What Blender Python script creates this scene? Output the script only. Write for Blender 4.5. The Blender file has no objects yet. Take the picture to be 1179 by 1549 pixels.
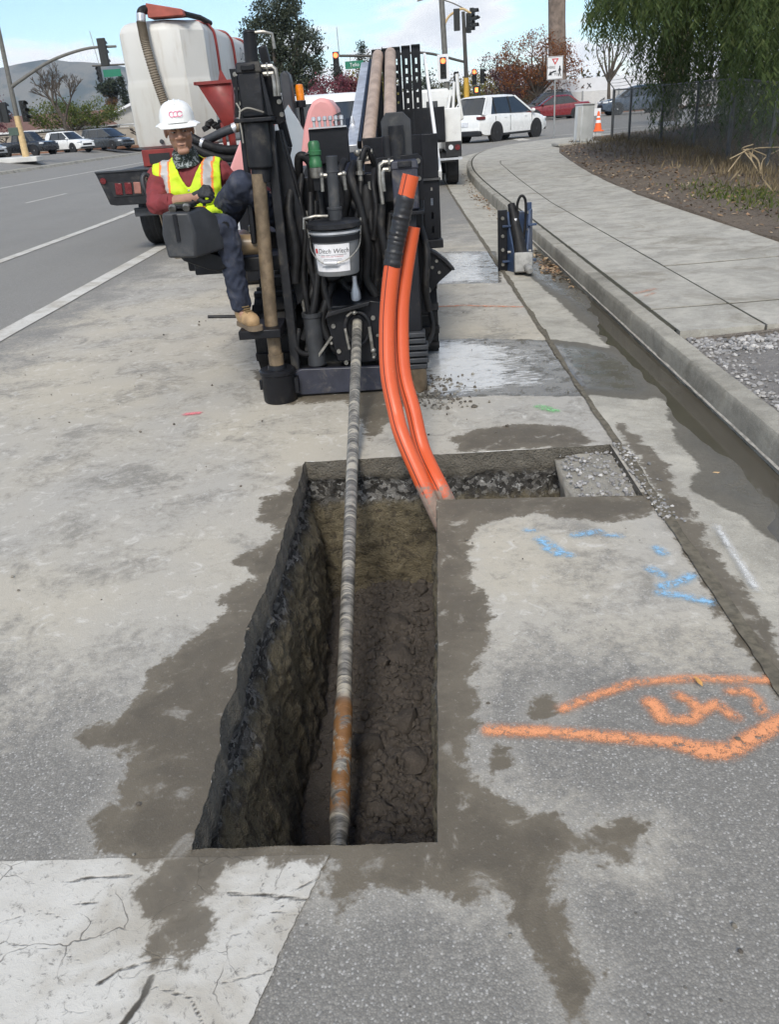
import bpy, bmesh, math, random
import numpy as np
from mathutils import Vector, Matrix, Euler
from mathutils import noise as mnoise

SC = bpy.context.scene
COL = SC.collection
R = math.radians
random.seed(7)
np.random.seed(7)

# ------------------------------------------------------------------ camera
cam_d = bpy.data.cameras.new('camera')
cam_d.sensor_fit = 'VERTICAL'
cam_d.sensor_height = 24.0
cam_d.lens = 24.0 * 1230.0 / 1549.0
cam_d.clip_start = 0.05
cam_d.clip_end = 9000
cam = bpy.data.objects.new('camera', cam_d)
COL.objects.link(cam)
cam.matrix_world = Matrix(((0.997778, 0.054919, 0.037719, 0.0),
                           (0.009866, 0.438107, -0.898869, 0.0),
                           (-0.065889, 0.897244, 0.436592, 1.58),
                           (0, 0, 0, 1)))
SC.camera = cam

# ------------------------------------------------------------------ node helpers
def nd(nt, typ, props=None, **ins):
    n = nt.nodes.new('ShaderNode' + typ)
    for k, v in (props or {}).items():
        setattr(n, k, v)
    for k, v in ins.items():
        s = n.inputs[int(k[1:])] if k[0] == 'i' and k[1:].isdigit() else n.inputs[k.replace('_', ' ')]
        if isinstance(v, bpy.types.NodeSocket):
            nt.links.new(v, s)
        else:
            s.default_value = v
    return n
def c4(c):
    return (c[0], c[1], c[2], 1.0)
def mth(nt, op, a, b=0.0, c=0.0, clamp=False):
    return nd(nt, 'Math', dict(operation=op, use_clamp=clamp), i0=a, i1=b, i2=c).outputs[0]
def mixc(nt, fac, a, b, blend='MIX'):
    a = c4(a) if isinstance(a, (tuple, list)) else a
    b = c4(b) if isinstance(b, (tuple, list)) else b
    return nd(nt, 'Mix', dict(data_type='RGBA', blend_type=blend), i0=fac, i6=a, i7=b).outputs[2]
def mixf(nt, fac, a, b):
    return nd(nt, 'Mix', dict(data_type='FLOAT'), i0=fac, i2=a, i3=b).outputs[0]
def sstep(nt, x, lo, hi):
    return nd(nt, 'MapRange', dict(interpolation_type='SMOOTHSTEP'), i0=x, i1=lo, i2=hi, i3=0.0, i4=1.0).outputs[0]
def nz(nt, vec, scale, detail=4.0, rough=0.55, dist=0.0):
    return nd(nt, 'TexNoise', None, Vector=vec, Scale=scale, Detail=detail, Roughness=rough, Distortion=dist).outputs[0]
def vor(nt, vec, scale, feature='F1', out=0):
    return nd(nt, 'TexVoronoi', dict(feature=feature), Vector=vec, Scale=scale).outputs[out]
def ocoord(nt):
    return nd(nt, 'TexCoord').outputs['Object']
def att(nt, name):
    return nd(nt, 'Attribute', dict(attribute_name=name)).outputs['Fac']
def bumpn(nt, h, strength, dist):
    return nd(nt, 'Bump', None, Strength=strength, Distance=dist, Height=h).outputs[0]
def newmat(name):
    m = bpy.data.materials.new(name)
    m.use_nodes = True
    nt = m.node_tree
    return m, nt, nt.nodes['Principled BSDF']
def setp(nt, p, **ins):
    for k, v in ins.items():
        s = p.inputs[k.replace('_', ' ')]
        if isinstance(v, bpy.types.NodeSocket):
            nt.links.new(v, s)
        elif isinstance(v, tuple) and len(v) == 3 and s.type == 'RGBA':
            s.default_value = c4(v)
        else:
            s.default_value = v

# ------------------------------------------------------------------ world, sun, exposure
SUN_EL, SUN_AZ = 45.0, 188.0          # azimuth clockwise from +Y: behind the camera, to the left
world = bpy.data.worlds.new('World')
SC.world = world
world.use_nodes = True
wt = world.node_tree
for n in list(wt.nodes):
    wt.nodes.remove(n)
sky = nd(wt, 'TexSky', dict(sky_type='NISHITA', sun_disc=False, sun_elevation=R(SUN_EL), sun_rotation=R(SUN_AZ),
                            altitude=30.0, air_density=1.0, dust_density=0.25, ozone_density=1.2))
dirv = nd(wt, 'TexCoord').outputs['Generated']
sx = nd(wt, 'SeparateXYZ', None, Vector=dirv)
den = mth(wt, 'ADD', mth(wt, 'MAXIMUM', sx.outputs[2], 0.0), 0.16)
flat = nd(wt, 'CombineXYZ', None, X=mth(wt, 'DIVIDE', sx.outputs[0], den), Y=mth(wt, 'DIVIDE', sx.outputs[1], den), Z=0.0).outputs[0]
warp = nd(wt, 'VectorMath', dict(operation='ADD'), i0=flat, i1=(5.1, 2.6, 0.0)).outputs[0]
n1 = nz(wt, warp, 1.05, 4.0, 0.58, 0.4)
veil = mth(wt, 'MULTIPLY', sstep(wt, sx.outputs[2], 0.09, 0.0), 0.10)      # paler towards the horizon
cmask = sstep(wt, mth(wt, 'ADD', n1, veil), 0.475, 0.575)
ccol = mixc(wt, sstep(wt, n1, 0.42, 0.75), (8.9, 8.9, 8.8), (6.2, 6.4, 6.8))
skyc = mixc(wt, cmask, mixc(wt, 1.0, sky.outputs[0], (1.0, 1.12, 1.22), 'MULTIPLY'), ccol)
bg = nd(wt, 'Background', None, Color=skyc, Strength=0.10)
wo = nd(wt, 'OutputWorld', None, Surface=bg.outputs[0])

sun_d = bpy.data.lights.new('sun', 'SUN')
sun_d.energy = 2.3
sun_d.angle = R(16)
sun_d.color = (1.0, 0.94, 0.84)
sun = bpy.data.objects.new('sun', sun_d)
COL.objects.link(sun)
_sd = Vector((math.sin(R(SUN_AZ)) * math.cos(R(SUN_EL)), math.cos(R(SUN_AZ)) * math.cos(R(SUN_EL)), math.sin(R(SUN_EL))))
sun.rotation_euler = _sd.to_track_quat('Z', 'Y').to_euler()
sun.location = (0, 0, 30)

SC.render.engine = 'CYCLES'
SC.view_settings.view_transform = 'Standard'
SC.view_settings.look = 'None'
SC.view_settings.exposure = 0.55
SC.view_settings.gamma = 1.0
SC.cycles.max_bounces = 5
SC.cycles.diffuse_bounces = 2
SC.cycles.glossy_bounces = 2
SC.cycles.transparent_max_bounces = 14
SC.cycles.use_denoising = True
SC.cycles.use_adaptive_sampling = True
SC.cycles.adaptive_threshold = 0.02
SC.cycles.sample_clamp_indirect = 6.0

# ------------------------------------------------------------------ object helpers
WORLDK = set()
def tag(o, label, cat, group=None):
    o['label'] = label
    o['category'] = cat
    if group:
        o['group'] = group
    return o
def struct(o):
    o['kind'] = 'structure'
    return o
def stuff(o, label=None, cat=None):
    o['kind'] = 'stuff'
    if label:
        o['label'] = label
        o['category'] = cat
    return o
def thing(name, label, cat, loc=(0, 0, 0), rz=0.0, group=None, local=False):
    o = bpy.data.objects.new(name, None)
    o.empty_display_size = 0.1
    COL.objects.link(o)
    o.location = loc
    o.rotation_euler = (0, 0, R(rz))
    tag(o, label, cat, group)
    if not local:
        WORLDK.add(o.name)
    return o
def link(name, me, parent=None):
    o = bpy.data.objects.new(name, me)
    COL.objects.link(o)
    if parent is not None:
        o.parent = parent
        if parent.name in WORLDK:
            o.matrix_parent_inverse = Matrix.Translation(-Vector(parent.location))
    return o
def copy_tree(o, parent=None):
    c = o.copy()
    COL.objects.link(c)
    if parent is not None:
        c.parent = parent
        c.matrix_parent_inverse = o.matrix_parent_inverse.copy()
    for ch in list(o.children):
        copy_tree(ch, c)
    return c
def rotm(r):
    return r if isinstance(r, Matrix) else Euler((R(r[0]), R(r[1]), R(r[2]))).to_matrix()

class MB:
    def __init__(s):
        s.v = []; s.f = []; s.m = []
    def add(s, vs, fs, mi=0, M=None):
        b = len(s.v)
        s.v.extend([tuple(M @ Vector(p)) if M is not None else tuple(p) for p in vs])
        s.f.extend([tuple(i + b for i in f) for f in fs])
        s.m.extend([mi] * len(fs))
        return s
    def box(s, c, d, rot=None, mi=0, taper=1.0):
        x, y, z = d[0] / 2, d[1] / 2, d[2] / 2
        vs = [Vector((a * x * (taper if e > 0 else 1), b * y * (taper if e > 0 else 1), e * z)) for e in (-1, 1) for b in (-1, 1) for a in (-1, 1)]
        if rot is not None:
            m = rotm(rot)
            vs = [m @ v for v in vs]
        vs = [v + Vector(c) for v in vs]
        return s.add(vs, [(0, 2, 3, 1), (4, 5, 7, 6), (0, 1, 5, 4), (2, 6, 7, 3), (0, 4, 6, 2), (1, 3, 7, 5)], mi)
    def bb(s, x0, x1, y0, y1, z0, z1, mi=0):
        return s.box(((x0 + x1) / 2, (y0 + y1) / 2, (z0 + z1) / 2), (abs(x1 - x0), abs(y1 - y0), abs(z1 - z0)), None, mi)
    def bar(s, p0, p1, w, d, mi=0, up=(0, 0, 1)):
        p0, p1 = Vector(p0), Vector(p1)
        z = (p1 - p0); L = z.length; z.normalize()
        u = Vector(up)
        if abs(z.dot(u)) > 0.97:
            u = Vector((0, 1, 0))
        x = u.cross(z).normalized(); y = z.cross(x)
        m = Matrix((x, y, z)).transposed()
        return s.box((p0 + p1) / 2, (w, d, L), m, mi)
    def tube(s, pts, r, n=8, cap=True, mi=0, closed=False):
        pts = [Vector(p) for p in pts]
        k = len(pts)
        rs = r if isinstance(r, (list, tuple)) else [r] * k
        t0 = (pts[1] - pts[0]).normalized()
        u = Vector((0, 0, 1)) if abs(t0.z) < 0.9 else Vector((1, 0, 0))
        u = (u - t0 * u.dot(t0)).normalized()
        vs = []
        for i in range(k):
            if closed:
                t = pts[(i + 1) % k] - pts[i - 1]
            else:
                t = pts[min(i + 1, k - 1)] - pts[max(i - 1, 0)]
            t.normalize()
            u = (u - t * u.dot(t))
            u = u.normalized() if u.length > 1e-6 else t.orthogonal().normalized()
            w = t.cross(u)
            for j in range(n):
                a = 2 * math.pi * j / n
                vs.append(pts[i] + (u * math.cos(a) + w * math.sin(a)) * rs[i])
        fs = []
        for i in range(k if closed else k - 1):
            i2 = (i + 1) % k
            for j in range(n):
                fs.append((i * n + j, i * n + (j + 1) % n, i2 * n + (j + 1) % n, i2 * n + j))
        if cap and not closed:
            fs.append(tuple(range(n))[::-1]); fs.append(tuple((k - 1) * n + j for j in range(n)))
        return s.add(vs, fs, mi)
    def cyl(s, p0, p1, r0, r1=None, n=16, mi=0, cap=True):
        return s.tube([p0, p1], [r0, r0 if r1 is None else r1], n, cap, mi)
    def lathe(s, prof, n=20, c=(0, 0, 0), rot=None, mi=0, arc=None, sc=(1, 1)):
        m = rotm(rot) if rot is not None else Matrix.Identity(3)
        vs = []
        full = arc is None
        a0, a1 = (0, 2 * math.pi) if full else arc
        nn = n if full else n + 1
        for r, z in prof:
            for j in range(nn):
                a = a0 + (a1 - a0) * j / n
                vs.append(m @ Vector((r * math.cos(a) * sc[0], r * math.sin(a) * sc[1], z)) + Vector(c))
        fs = []
        for i in range(len(prof) - 1):
            for j in range(n):
                fs.append((i * nn + j, i * nn + (j + 1) % nn, (i + 1) * nn + (j + 1) % nn, (i + 1) * nn + j))
        if full:
            if prof[0][0] > 1e-5: fs.append(tuple(range(n))[::-1])
            if prof[-1][0] > 1e-5: fs.append(tuple((len(prof) - 1) * n + j for j in range(n)))
        return s.add(vs, fs, mi)
    def prism(s, poly, ax, d0, d1, mi=0, M=None):
        # poly in the plane normal to ax ('x': (y,z), 'y': (x,z), 'z': (x,y)), extruded d0..d1
        def p3(p, d):
            return {'x': (d, p[0], p[1]), 'y': (p[0], d, p[1]), 'z': (p[0], p[1], d)}[ax]
        k = len(poly)
        vs = [p3(p, d0) for p in poly] + [p3(p, d1) for p in poly]
        fs = [tuple(range(k)), tuple(range(k, 2 * k))[::-1]] + [(i, i + k, (i + 1) % k + k, (i + 1) % k) for i in range(k)]
        return s.add(vs, fs, mi, M)
    def sph(s, c, r, nu=14, nv=9, rot=None, mi=0):
        r = r if isinstance(r, (tuple, list)) else (r, r, r)
        m = rotm(rot) if rot is not None else Matrix.Identity(3)
        vs = []; 
        for i in range(nv + 1):
            t = math.pi * i / nv
            for j in range(nu):
                a = 2 * math.pi * j / nu
                vs.append(m @ Vector((r[0] * math.sin(t) * math.cos(a), r[1] * math.sin(t) * math.sin(a), r[2] * math.cos(t))) + Vector(c))
        fs = [(i * nu + j, (i + 1) * nu + j, (i + 1) * nu + (j + 1) % nu, i * nu + (j + 1) % nu) for i in range(nv) for j in range(nu)]
        return s.add(vs, fs, mi)
    def mesh(s, name):
        me = bpy.data.meshes.new(name)
        me.from_pydata(s.v, [], s.f)
        return me
    def build(s, name, mat, parent=None, smooth=40, bevel=0.0, fix=True):
        me = s.mesh(name)
        mats = mat if isinstance(mat, (list, tuple)) else [mat]
        for m in mats:
            me.materials.append(m)
        if len(mats) > 1:
            me.polygons.foreach_set('material_index', s.m)
        if fix:
            bm = bmesh.new(); bm.from_mesh(me)
            bmesh.ops.remove_doubles(bm, verts=bm.verts, dist=1e-6)
            bmesh.ops.recalc_face_normals(bm, faces=bm.faces)
            bm.to_mesh(me); bm.free()
        if smooth:
            me.shade_smooth()
            me.set_sharp_from_angle(angle=R(smooth))
        o = link(name, me, parent)
        if bevel:
            b = o.modifiers.new('bevel', 'BEVEL')
            b.width = bevel; b.segments = 2; b.limit_method = 'ANGLE'; b.angle_limit = R(38)
            b.harden_normals = False
        return o

def catmull(pts, k=8):
    pts = [Vector(p) for p in pts]
    out = []
    for i in range(len(pts) - 1):
        p0 = pts[i - 1] if i else pts[0] * 2 - pts[1]
        p1, p2 = pts[i], pts[i + 1]
        p3 = pts[i + 2] if i + 2 < len(pts) else pts[-1] * 2 - pts[-2]
        for j in range(k):
            t = j / k
            out.append(0.5 * ((2 * p1) + (p2 - p0) * t + (2 * p0 - 5 * p1 + 4 * p2 - p3) * t * t + (3 * p1 - p0 - 3 * p2 + p3) * t ** 3))
    out.append(pts[-1])
    return out

MATS = {}
def pm(name, col, rough=0.55, metal=0.0, var=0.18, scale=7.0, dirt=None, damt=0.0, dscale=5.0, bump=0.0, bscale=60.0, coat=0.0, spec=0.5, fine=0.0):
    """everyday surface: base colour with mottling, patchy dirt, uneven gloss, fine relief"""
    if name in MATS:
        return MATS[name]
    m, nt, p = newmat(name)
    co = ocoord(nt)
    a = nz(nt, co, scale, 5.0, 0.6)
    lo = tuple(max(0, x * (1 - var)) for x in col); hi = tuple(min(1, x * (1 + var)) for x in col)
    c = mixc(nt, sstep(nt, a, 0.3, 0.7), lo, hi)
    rr = mth(nt, 'ADD', mth(nt, 'MULTIPLY', nz(nt, co, scale * 2.3, 4.0), 0.3), rough - 0.15, clamp=True)
    if fine:
        c = mixc(nt, mth(nt, 'MULTIPLY', sstep(nt, nz(nt, co, 220.0, 2.0), 0.45, 0.6), fine), c, tuple(min(1, x * 2.4 + 0.03) for x in col))
    if dirt is not None:
        dn = mth(nt, 'MULTIPLY', sstep(nt, nz(nt, co, dscale, 8.0, 0.68, 0.4), 0.62 - 0.25 * damt, 0.78 - 0.2 * damt), min(1.0, damt * 1.1), clamp=True)
        c = mixc(nt, dn, c, dirt)
        rr = mixf(nt, dn, rr, 0.85)
    setp(nt, p, Base_Color=c, Roughness=rr, Metallic=metal, Coat_Weight=coat, Specular_IOR_Level=spec)
    if bump:
        setp(nt, p, Normal=bumpn(nt, nz(nt, co, bscale, 6.0, 0.65), bump, 0.01))
    MATS[name] = m
    return m
def emat(name, col, strength):
    m, nt, p = newmat(name)
    setp(nt, p, Base_Color=(col[0] * .3, col[1] * .3, col[2] * .3), Emission_Color=c4(col), Emission_Strength=strength, Roughness=0.4)
    return m
def text_mesh(txt, size, ex=0.0):
    cu = bpy.data.curves.new('txt', 'FONT')
    cu.body = txt; cu.size = size; cu.extrude = ex; cu.align_x = 'CENTER'; cu.align_y = 'CENTER'
    to = bpy.data.objects.new('txt', cu); COL.objects.link(to)
    me = bpy.data.meshes.new_from_object(to.evaluated_get(bpy.context.evaluated_depsgraph_get()))
    bpy.data.objects.remove(to); bpy.data.curves.remove(cu)
    return me
def text_obj(name, txt, size, mat, parent, M, ex=0.0, sx=1.0, shear=0.0):
    me = text_mesh(txt, size, ex)
    S = Matrix(((sx, shear, 0, 0), (0, 1, 0, 0), (0, 0, 1, 0), (0, 0, 0, 1)))
    me.transform(M @ S)
    me.materials.clear(); me.materials.append(mat)
    return link(name, me, parent)
def frame(o, x, y):
    """matrix with local x along x, local y along y, at o"""
    x = Vector(x).normalized(); y = Vector(y); y = (y - x * y.dot(x)).normalized(); z = x.cross(y)
    m = Matrix((x, y, z)).transposed().to_4x4(); m.translation = Vector(o)
    return m

# signed distance helpers (numpy, used for stains, slurry and sprayed paint)
def sd_poly(P, poly):
    poly = np.array(poly, float); n = len(poly)
    d = np.full(len(P), 1e9); inside = np.zeros(len(P), bool)
    for i in range(n):
        a = poly[i]; b = poly[(i + 1) % n]
        e = b - a; w = P - a
        t = np.clip((w @ e) / max(e @ e, 1e-12), 0, 1)
        q = w - t[:, None] * e
        d = np.minimum(d, (q * q).sum(1))
        c = ((a[1] > P[:, 1]) != (b[1] > P[:, 1])) & (P[:, 0] < (b[0] - a[0]) * (P[:, 1] - a[1]) / (b[1] - a[1] + 1e-15) + a[0])
        inside ^= c
    d = np.sqrt(d)
    return np.where(inside, -d, d)
def sd_line(P, line, w=0.0):
    d = np.full(len(P), 1e9); line = np.array(line, float)
    for a, b in zip(line[:-1], line[1:]):
        e = b - a; q = P - a
        t = np.clip((q @ e) / max(e @ e, 1e-12), 0, 1)
        q = q - t[:, None] * e
        d = np.minimum(d, np.sqrt((q * q).sum(1)))
    return d - w
def vnoise(P, s, seed=0.0):
    return np.array([mnoise.noise(Vector((p[0] * s + seed, p[1] * s - seed, (p[2] if len(p) > 2 else 0) * s + 3.1 * seed))) for p in P])
def smooth01(x, a, b):
    t = np.clip((x - a) / (b - a), 0, 1)
    return t * t * (3 - 2 * t)
def setattrf(me, name, vals):
    a = me.attributes.new(name, 'FLOAT', 'POINT')
    a.data.foreach_set('value', np.asarray(vals, dtype=np.float32))
WETP= {'apronL': [(-0.579, 3.846), (-0.623, 3.844), (-0.655, 3.664), (-0.622, 3.504), (-0.747, 3.49), (-0.742, 3.225), (-0.601, 3.144), (-0.658, 3.016), (-0.782, 2.871), (-0.643, 2.741), (-0.775, 2.594), (-0.715, 2.476), (-0.809, 2.367), (-0.907, 2.178), (-0.934, 1.964), (-1.062, 1.875), (-0.985, 1.813), (-0.86, 1.76), (-0.851, 1.622), (-0.875, 1.532), (-0.852, 1.436), (-0.759, 1.38), (-0.683, 1.364), (-0.713, 1.292), (-0.639, 1.214), (-0.661, 1.186), (-0.607, 1.107), (-0.573, 1.118), (-0.517, 1.172), (-0.533, 1.26), (-0.519, 1.325), (-0.505, 1.374), (-0.251, 1.378), (-0.268, 1.256), (-0.219, 1.24), (-0.162, 1.293), (-0.033, 1.291), (0.047, 1.252), (0.134, 1.249), (0.172, 1.182), (0.185, 1.135), (0.217, 1.09), (0.212, 1.037), (0.216, 0.959), (0.282, 0.957), (0.268, 1.019), (0.297, 1.075), (0.257, 1.163), (0.26, 1.281), (0.281, 1.33), (0.331, 1.354), (0.419, 1.342), (0.463, 1.363), (0.513, 1.435), (0.45, 1.467), (0.342, 1.448), (0.244, 1.49), (0.129, 1.578), (0.086, 1.664), (0.128, 1.819), (0.126, 2.03), (0.21, 2.253), (0.233, 2.39), (0.186, 2.594), (0.179, 2.833), (0.239, 3.093), (0.466, 3.155), (0.726, 3.047), (0.889, 3.04), (1.002, 3.152), (1.03, 3.305), (0.903, 3.322), (0.086, 3.469), (-0.103, 2.15), (-0.363, 2.17)], 'back': [(0.179, 4.131), (0.407, 4.269), (0.628, 4.285), (0.836, 4.185), (0.937, 3.949), (0.841, 3.89), (0.235, 3.911)], 'under': [(-1.001, 5.216), (-0.773, 4.87), (-0.441, 4.885), (-0.307, 4.447), (-0.252, 4.141), (-0.165, 4.422), (-0.108, 4.585), (0.056, 4.869), (0.072, 5.451), (-1.164, 5.721)], 'spot1': [(0.299, 1.911), (0.37, 1.961), (0.377, 1.87), (0.322, 1.811), (0.291, 1.853)], 'spot2': [(0.169, 1.709), (0.196, 1.723), (0.196, 1.667), (0.168, 1.664)], 'far': [(0.224, 8.565), (0.95, 8.382), (1.121, 10.438), (0.425, 10.749)], 'slick': [(-0.112, 6.177), (0.401, 6.252), (0.887, 6.087), (1.172, 5.975), (1.472, 5.748), (1.617, 5.348), (1.517, 4.713), (1.341, 4.57), (1.001, 4.685), (0.541, 4.801), (0.257, 4.803), (-0.027, 4.806)], 'guts': [(1.439, 2.586), (1.399, 2.839), (1.318, 3.099), (1.205, 3.353), (1.347, 3.603), (1.316, 3.916), (1.448, 4.477), (1.435, 5.153), (1.425, 5.65), (1.414, 6.24), (1.358, 6.963), (1.269, 8.755), (1.221, 10.394), (1.795, 10.692), (1.73, 7.707), (1.68, 5.417), (1.628, 3.39), (1.625, 2.88)], 'jointR': [(1.044, 3.2), (1.091, 3.641), (1.059, 4.106), (1.117, 4.2), (1.19, 3.711), (1.153, 3.186), (1.119, 2.619), (1.132, 2.193), (0.999, 1.873), (0.985, 2.132), (1.002, 2.631)]}
ORANGE= [([(0.381, 1.87), (0.484, 1.922), (0.613, 1.974), (0.774, 1.988), (1.009, 1.963)], 0.022), ([(0.163, 1.794), (0.306, 1.779), (0.447, 1.754), (0.619, 1.722), (0.717, 1.695), (0.792, 1.683)], 0.034), ([(0.653, 1.717), (0.714, 1.675), (0.779, 1.671), (0.857, 1.717), (0.959, 1.777), (1.072, 1.825)], 0.042), ([(0.637, 1.881), (0.645, 1.863), (0.654, 1.811)], 0.04), ([(0.683, 1.804), (0.725, 1.801), (0.768, 1.837), (0.754, 1.876), (0.726, 1.908)], 0.026), ([(0.768, 1.837), (0.821, 1.868), (0.833, 1.833), (0.85, 1.809)], 0.026), ([(0.877, 1.918), (0.925, 1.92), (0.939, 1.883), (0.933, 1.82)], 0.02)]
BLUE= [([(0.846, 2.638), (0.875, 2.587)], 0.03), ([(0.854, 2.514), (0.938, 2.543), (0.972, 2.577)], 0.035), ([(0.834, 2.471), (0.897, 2.448), (0.98, 2.397)], 0.03), ([(0.915, 2.795), (0.925, 2.751)], 0.03), ([(0.484, 2.91), (0.533, 2.794)], 0.05), ([(0.621, 2.928), (0.719, 2.952)], 0.03), ([(0.748, 2.925), (0.797, 2.908)], 0.018), ([(0.493, 2.831), (0.569, 2.769)], 0.03), ([(0.439, 3.002), (0.459, 2.994)], 0.02)]
GREEN= [([(0.734, 4.539), (0.796, 4.456)], 0.06)]
PINK= [([(-1.415, 4.785), (-1.343, 4.796)], 0.035)]
CRACKS= [[(-0.49, 1.293), (-0.404, 1.286), (-0.327, 1.272), (-0.22, 1.257)], [(-0.885, 1.337), (-0.833, 1.348), (-0.731, 1.351)], [(-0.609, 1.134), (-0.687, 1.11), (-0.72, 1.082)], [(-0.612, 1.093), (-0.619, 1.044), (-0.648, 0.985)], [(-0.599, 1.071), (-0.517, 1.045), (-0.476, 0.98)], [(-0.469, 1.074), (-0.376, 1.096), (-0.337, 1.112)], [(-0.383, 1.24), (-0.307, 1.229)], [(-0.876, 1.271), (-0.787, 1.281)], [(-0.999, 1.235), (-0.919, 1.262), (-0.831, 1.233)], [(-0.944, 1.178), (-0.834, 1.161), (-0.772, 1.131)], [(-0.381, 1.337), (-0.38, 1.274), (-0.354, 1.252)], [(-0.434, 1.377), (-0.407, 1.302)], [(-0.256, 1.34), (-0.33, 1.298), (-0.366, 1.282)]]

# ================================================================== GROUND
def gz(x, y):
    x = np.asarray(x, float); y = np.asarray(y, float)
    return (0.30 * smooth01(y, 16, 40) + 0.36 * smooth01(y, 42, 61)) * smooth01(x, -12, -3) + 0.58 * smooth01(-x, 24.6, 27.0) * smooth01(y, 20, 40)
def gz1(x, y):
    return float(gz(x, y))

KERB = [(1.66, -3.0), (1.66, 8.0), (1.66, 16.0), (1.67, 20.0), (1.73, 23.0), (1.95, 26.0), (2.4, 28.8), (3.2, 31.2), (4.4, 33.0), (6.0, 34.2), (8.5, 35.0), (14.0, 35.7), (40.0, 37.5)]
KC = [Vector((p.x, p.y, 0)) for p in catmull([(a, b, 0) for a, b in KERB], 14)]
KX = np.array([p.x for p in KC]); KY = np.array([p.y for p in KC])
def kerbx(y):
    return float(np.interp(y, KY, KX))
BACK_Y = [5.45, 12, 14, 18, 22, 26, 29, 31, 32.4, 33.3, 34, 34.8]
BACK_X = [3.78, 3.78, 3.80, 4.0, 4.3, 4.65, 5.2, 6.2, 8.0, 12.0, 20.0, 40.0]
def backx(y):
    return 1.80 if y < 5.45 else float(np.interp(y, BACK_Y, BACK_X))

# trench outline -------------------------------------------------------
TY0, TY1 = 1.42, 3.90
def jn(t, s, seed):
    return mnoise.noise(Vector((t * s, seed, 0.3)))
def xl(y):
    t = (y - TY0) / (TY1 - TY0)
    notch = 0.035 * math.exp(-((y - 2.35) / 0.25) ** 2) + 0.02 * math.exp(-((y - 1.9) / 0.12) ** 2)
    return -0.605 + 0.022 * t - notch + 0.010 * jn(y, 9.0, 1.0) + 0.006 * jn(y, 31.0, 2.0)
def xr(y):
    t = (y - TY0) / (3.36 - TY0)
    return 0.0 + 0.08 * t + 0.004 * jn(y, 7.0, 4.0) + 0.002 * jn(y, 40.0, 5.0)
def yf(x):
    return TY1 + 0.010 * jn(x, 6.0, 7.0) + 0.005 * jn(x, 28.0, 8.0)
def yn(x):
    return TY0 + 0.006 * jn(x, 9.0, 9.0) + 0.004 * jn(x, 33.0, 3.0) - 0.01 * (x + 0.3)
def ys(x):
    return 3.355 - 0.085 * (x - 0.08) + 0.004 * jn(x, 12.0, 6.0)
BX1 = 0.99

def axis(parts):
    out = []
    for a, b, st in parts:
        n = max(1, int(round((b - a) / st)))
        out += [a + (b - a) * i / n for i in range(n)]
    out.append(parts[-1][1])
    return np.array(out)
ax_x = axis([(-2500, -300, 700), (-300, -60, 40), (-60, -24, 4), (-24, -5, 1.2), (-5, -2.6, 0.08), (-2.6, -0.60, 0.0225), (-0.60, 0.04, 0.02), (0.04, 0.99, 0.0225), (0.99, 1.03, 0.02), (1.03, 2.0, 0.3), (2, 12, 1.0), (12, 60, 6), (60, 300, 40), (300, 2500, 700)])
ax_y = axis([(-60, -4, 14), (-4, 0.6, 0.46), (0.6, 0.9, 0.05), (0.9, 1.42, 0.02), (1.42, 3.30, 0.02), (3.30, 3.9, 0.02), (3.9, 5.6, 0.0225), (5.6, 9, 0.06), (9, 16, 0.25), (16, 44, 1.0), (44, 140, 8), (140, 400, 60), (400, 3400, 600)])
GX, GY = np.meshgrid(ax_x, ax_y)
ny, nx = GX.shape
gx, gy = GX.copy(), GY.copy()
# bend the sheet so that the hole follows the broken saw-cut edge
fl_l = np.interp(ax_y, [0.9, 1.42, 3.9, 4.4], [0, 1, 1, 0]); sh_l = np.array([xl(min(max(y, TY0), TY1)) + 0.60 for y in ax_y]) * fl_l
fl_r = np.interp(ax_y, [0.9, 1.42, 3.3, 3.7], [0, 1, 1, 0]); sh_r = np.array([xr(min(max(y, TY0), 3.36)) - 0.04 for y in ax_y]) * fl_r
gx += np.exp(-((GX + 0.60) / 0.10) ** 2) * sh_l[:, None] + np.exp(-((GX - 0.04) / 0.10) ** 2) * sh_r[:, None]
fy_n = np.interp(ax_x, [-1.2, -0.6, 0.04, 0.6], [0, 1, 1, 0]); sh_n = np.array([yn(min(max(x, -0.6), 0.04)) - TY0 for x in ax_x]) * fy_n
fy_f = np.interp(ax_x, [-1.2, -0.6, 0.99, 1.03], [0, 1, 1, 0.3]); sh_f = np.array([yf(min(max(x, -0.6), 0.99)) - TY1 for x in ax_x]) * fy_f
fy_s = np.interp(ax_x, [-0.3, 0.04, 0.99, 1.03], [0, 1, 1, 0.3]); sh_s = np.array([ys(min(max(x, 0.04), 0.99)) - 3.30 for x in ax_x]) * fy_s
gy += np.exp(-((GY - TY0) / 0.10) ** 2) * sh_n[None, :] + np.exp(-((GY - TY1) / 0.10) ** 2) * sh_f[None, :] + np.exp(-((GY - 3.30) / 0.09) ** 2) * sh_s[None, :]
P2 = np.stack([gx.ravel(), gy.ravel()], 1)
gzv = gz(P2[:, 0], P2[:, 1])
off = sd_poly(P2, [(1.035, -70), (1.035, 21)] + [(a - 0.6, b) for a, b in KERB[4:]] + [(60, 36), (60, -70)])
gzv = np.where(off < 0, gzv - 0.22, gzv)
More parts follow.
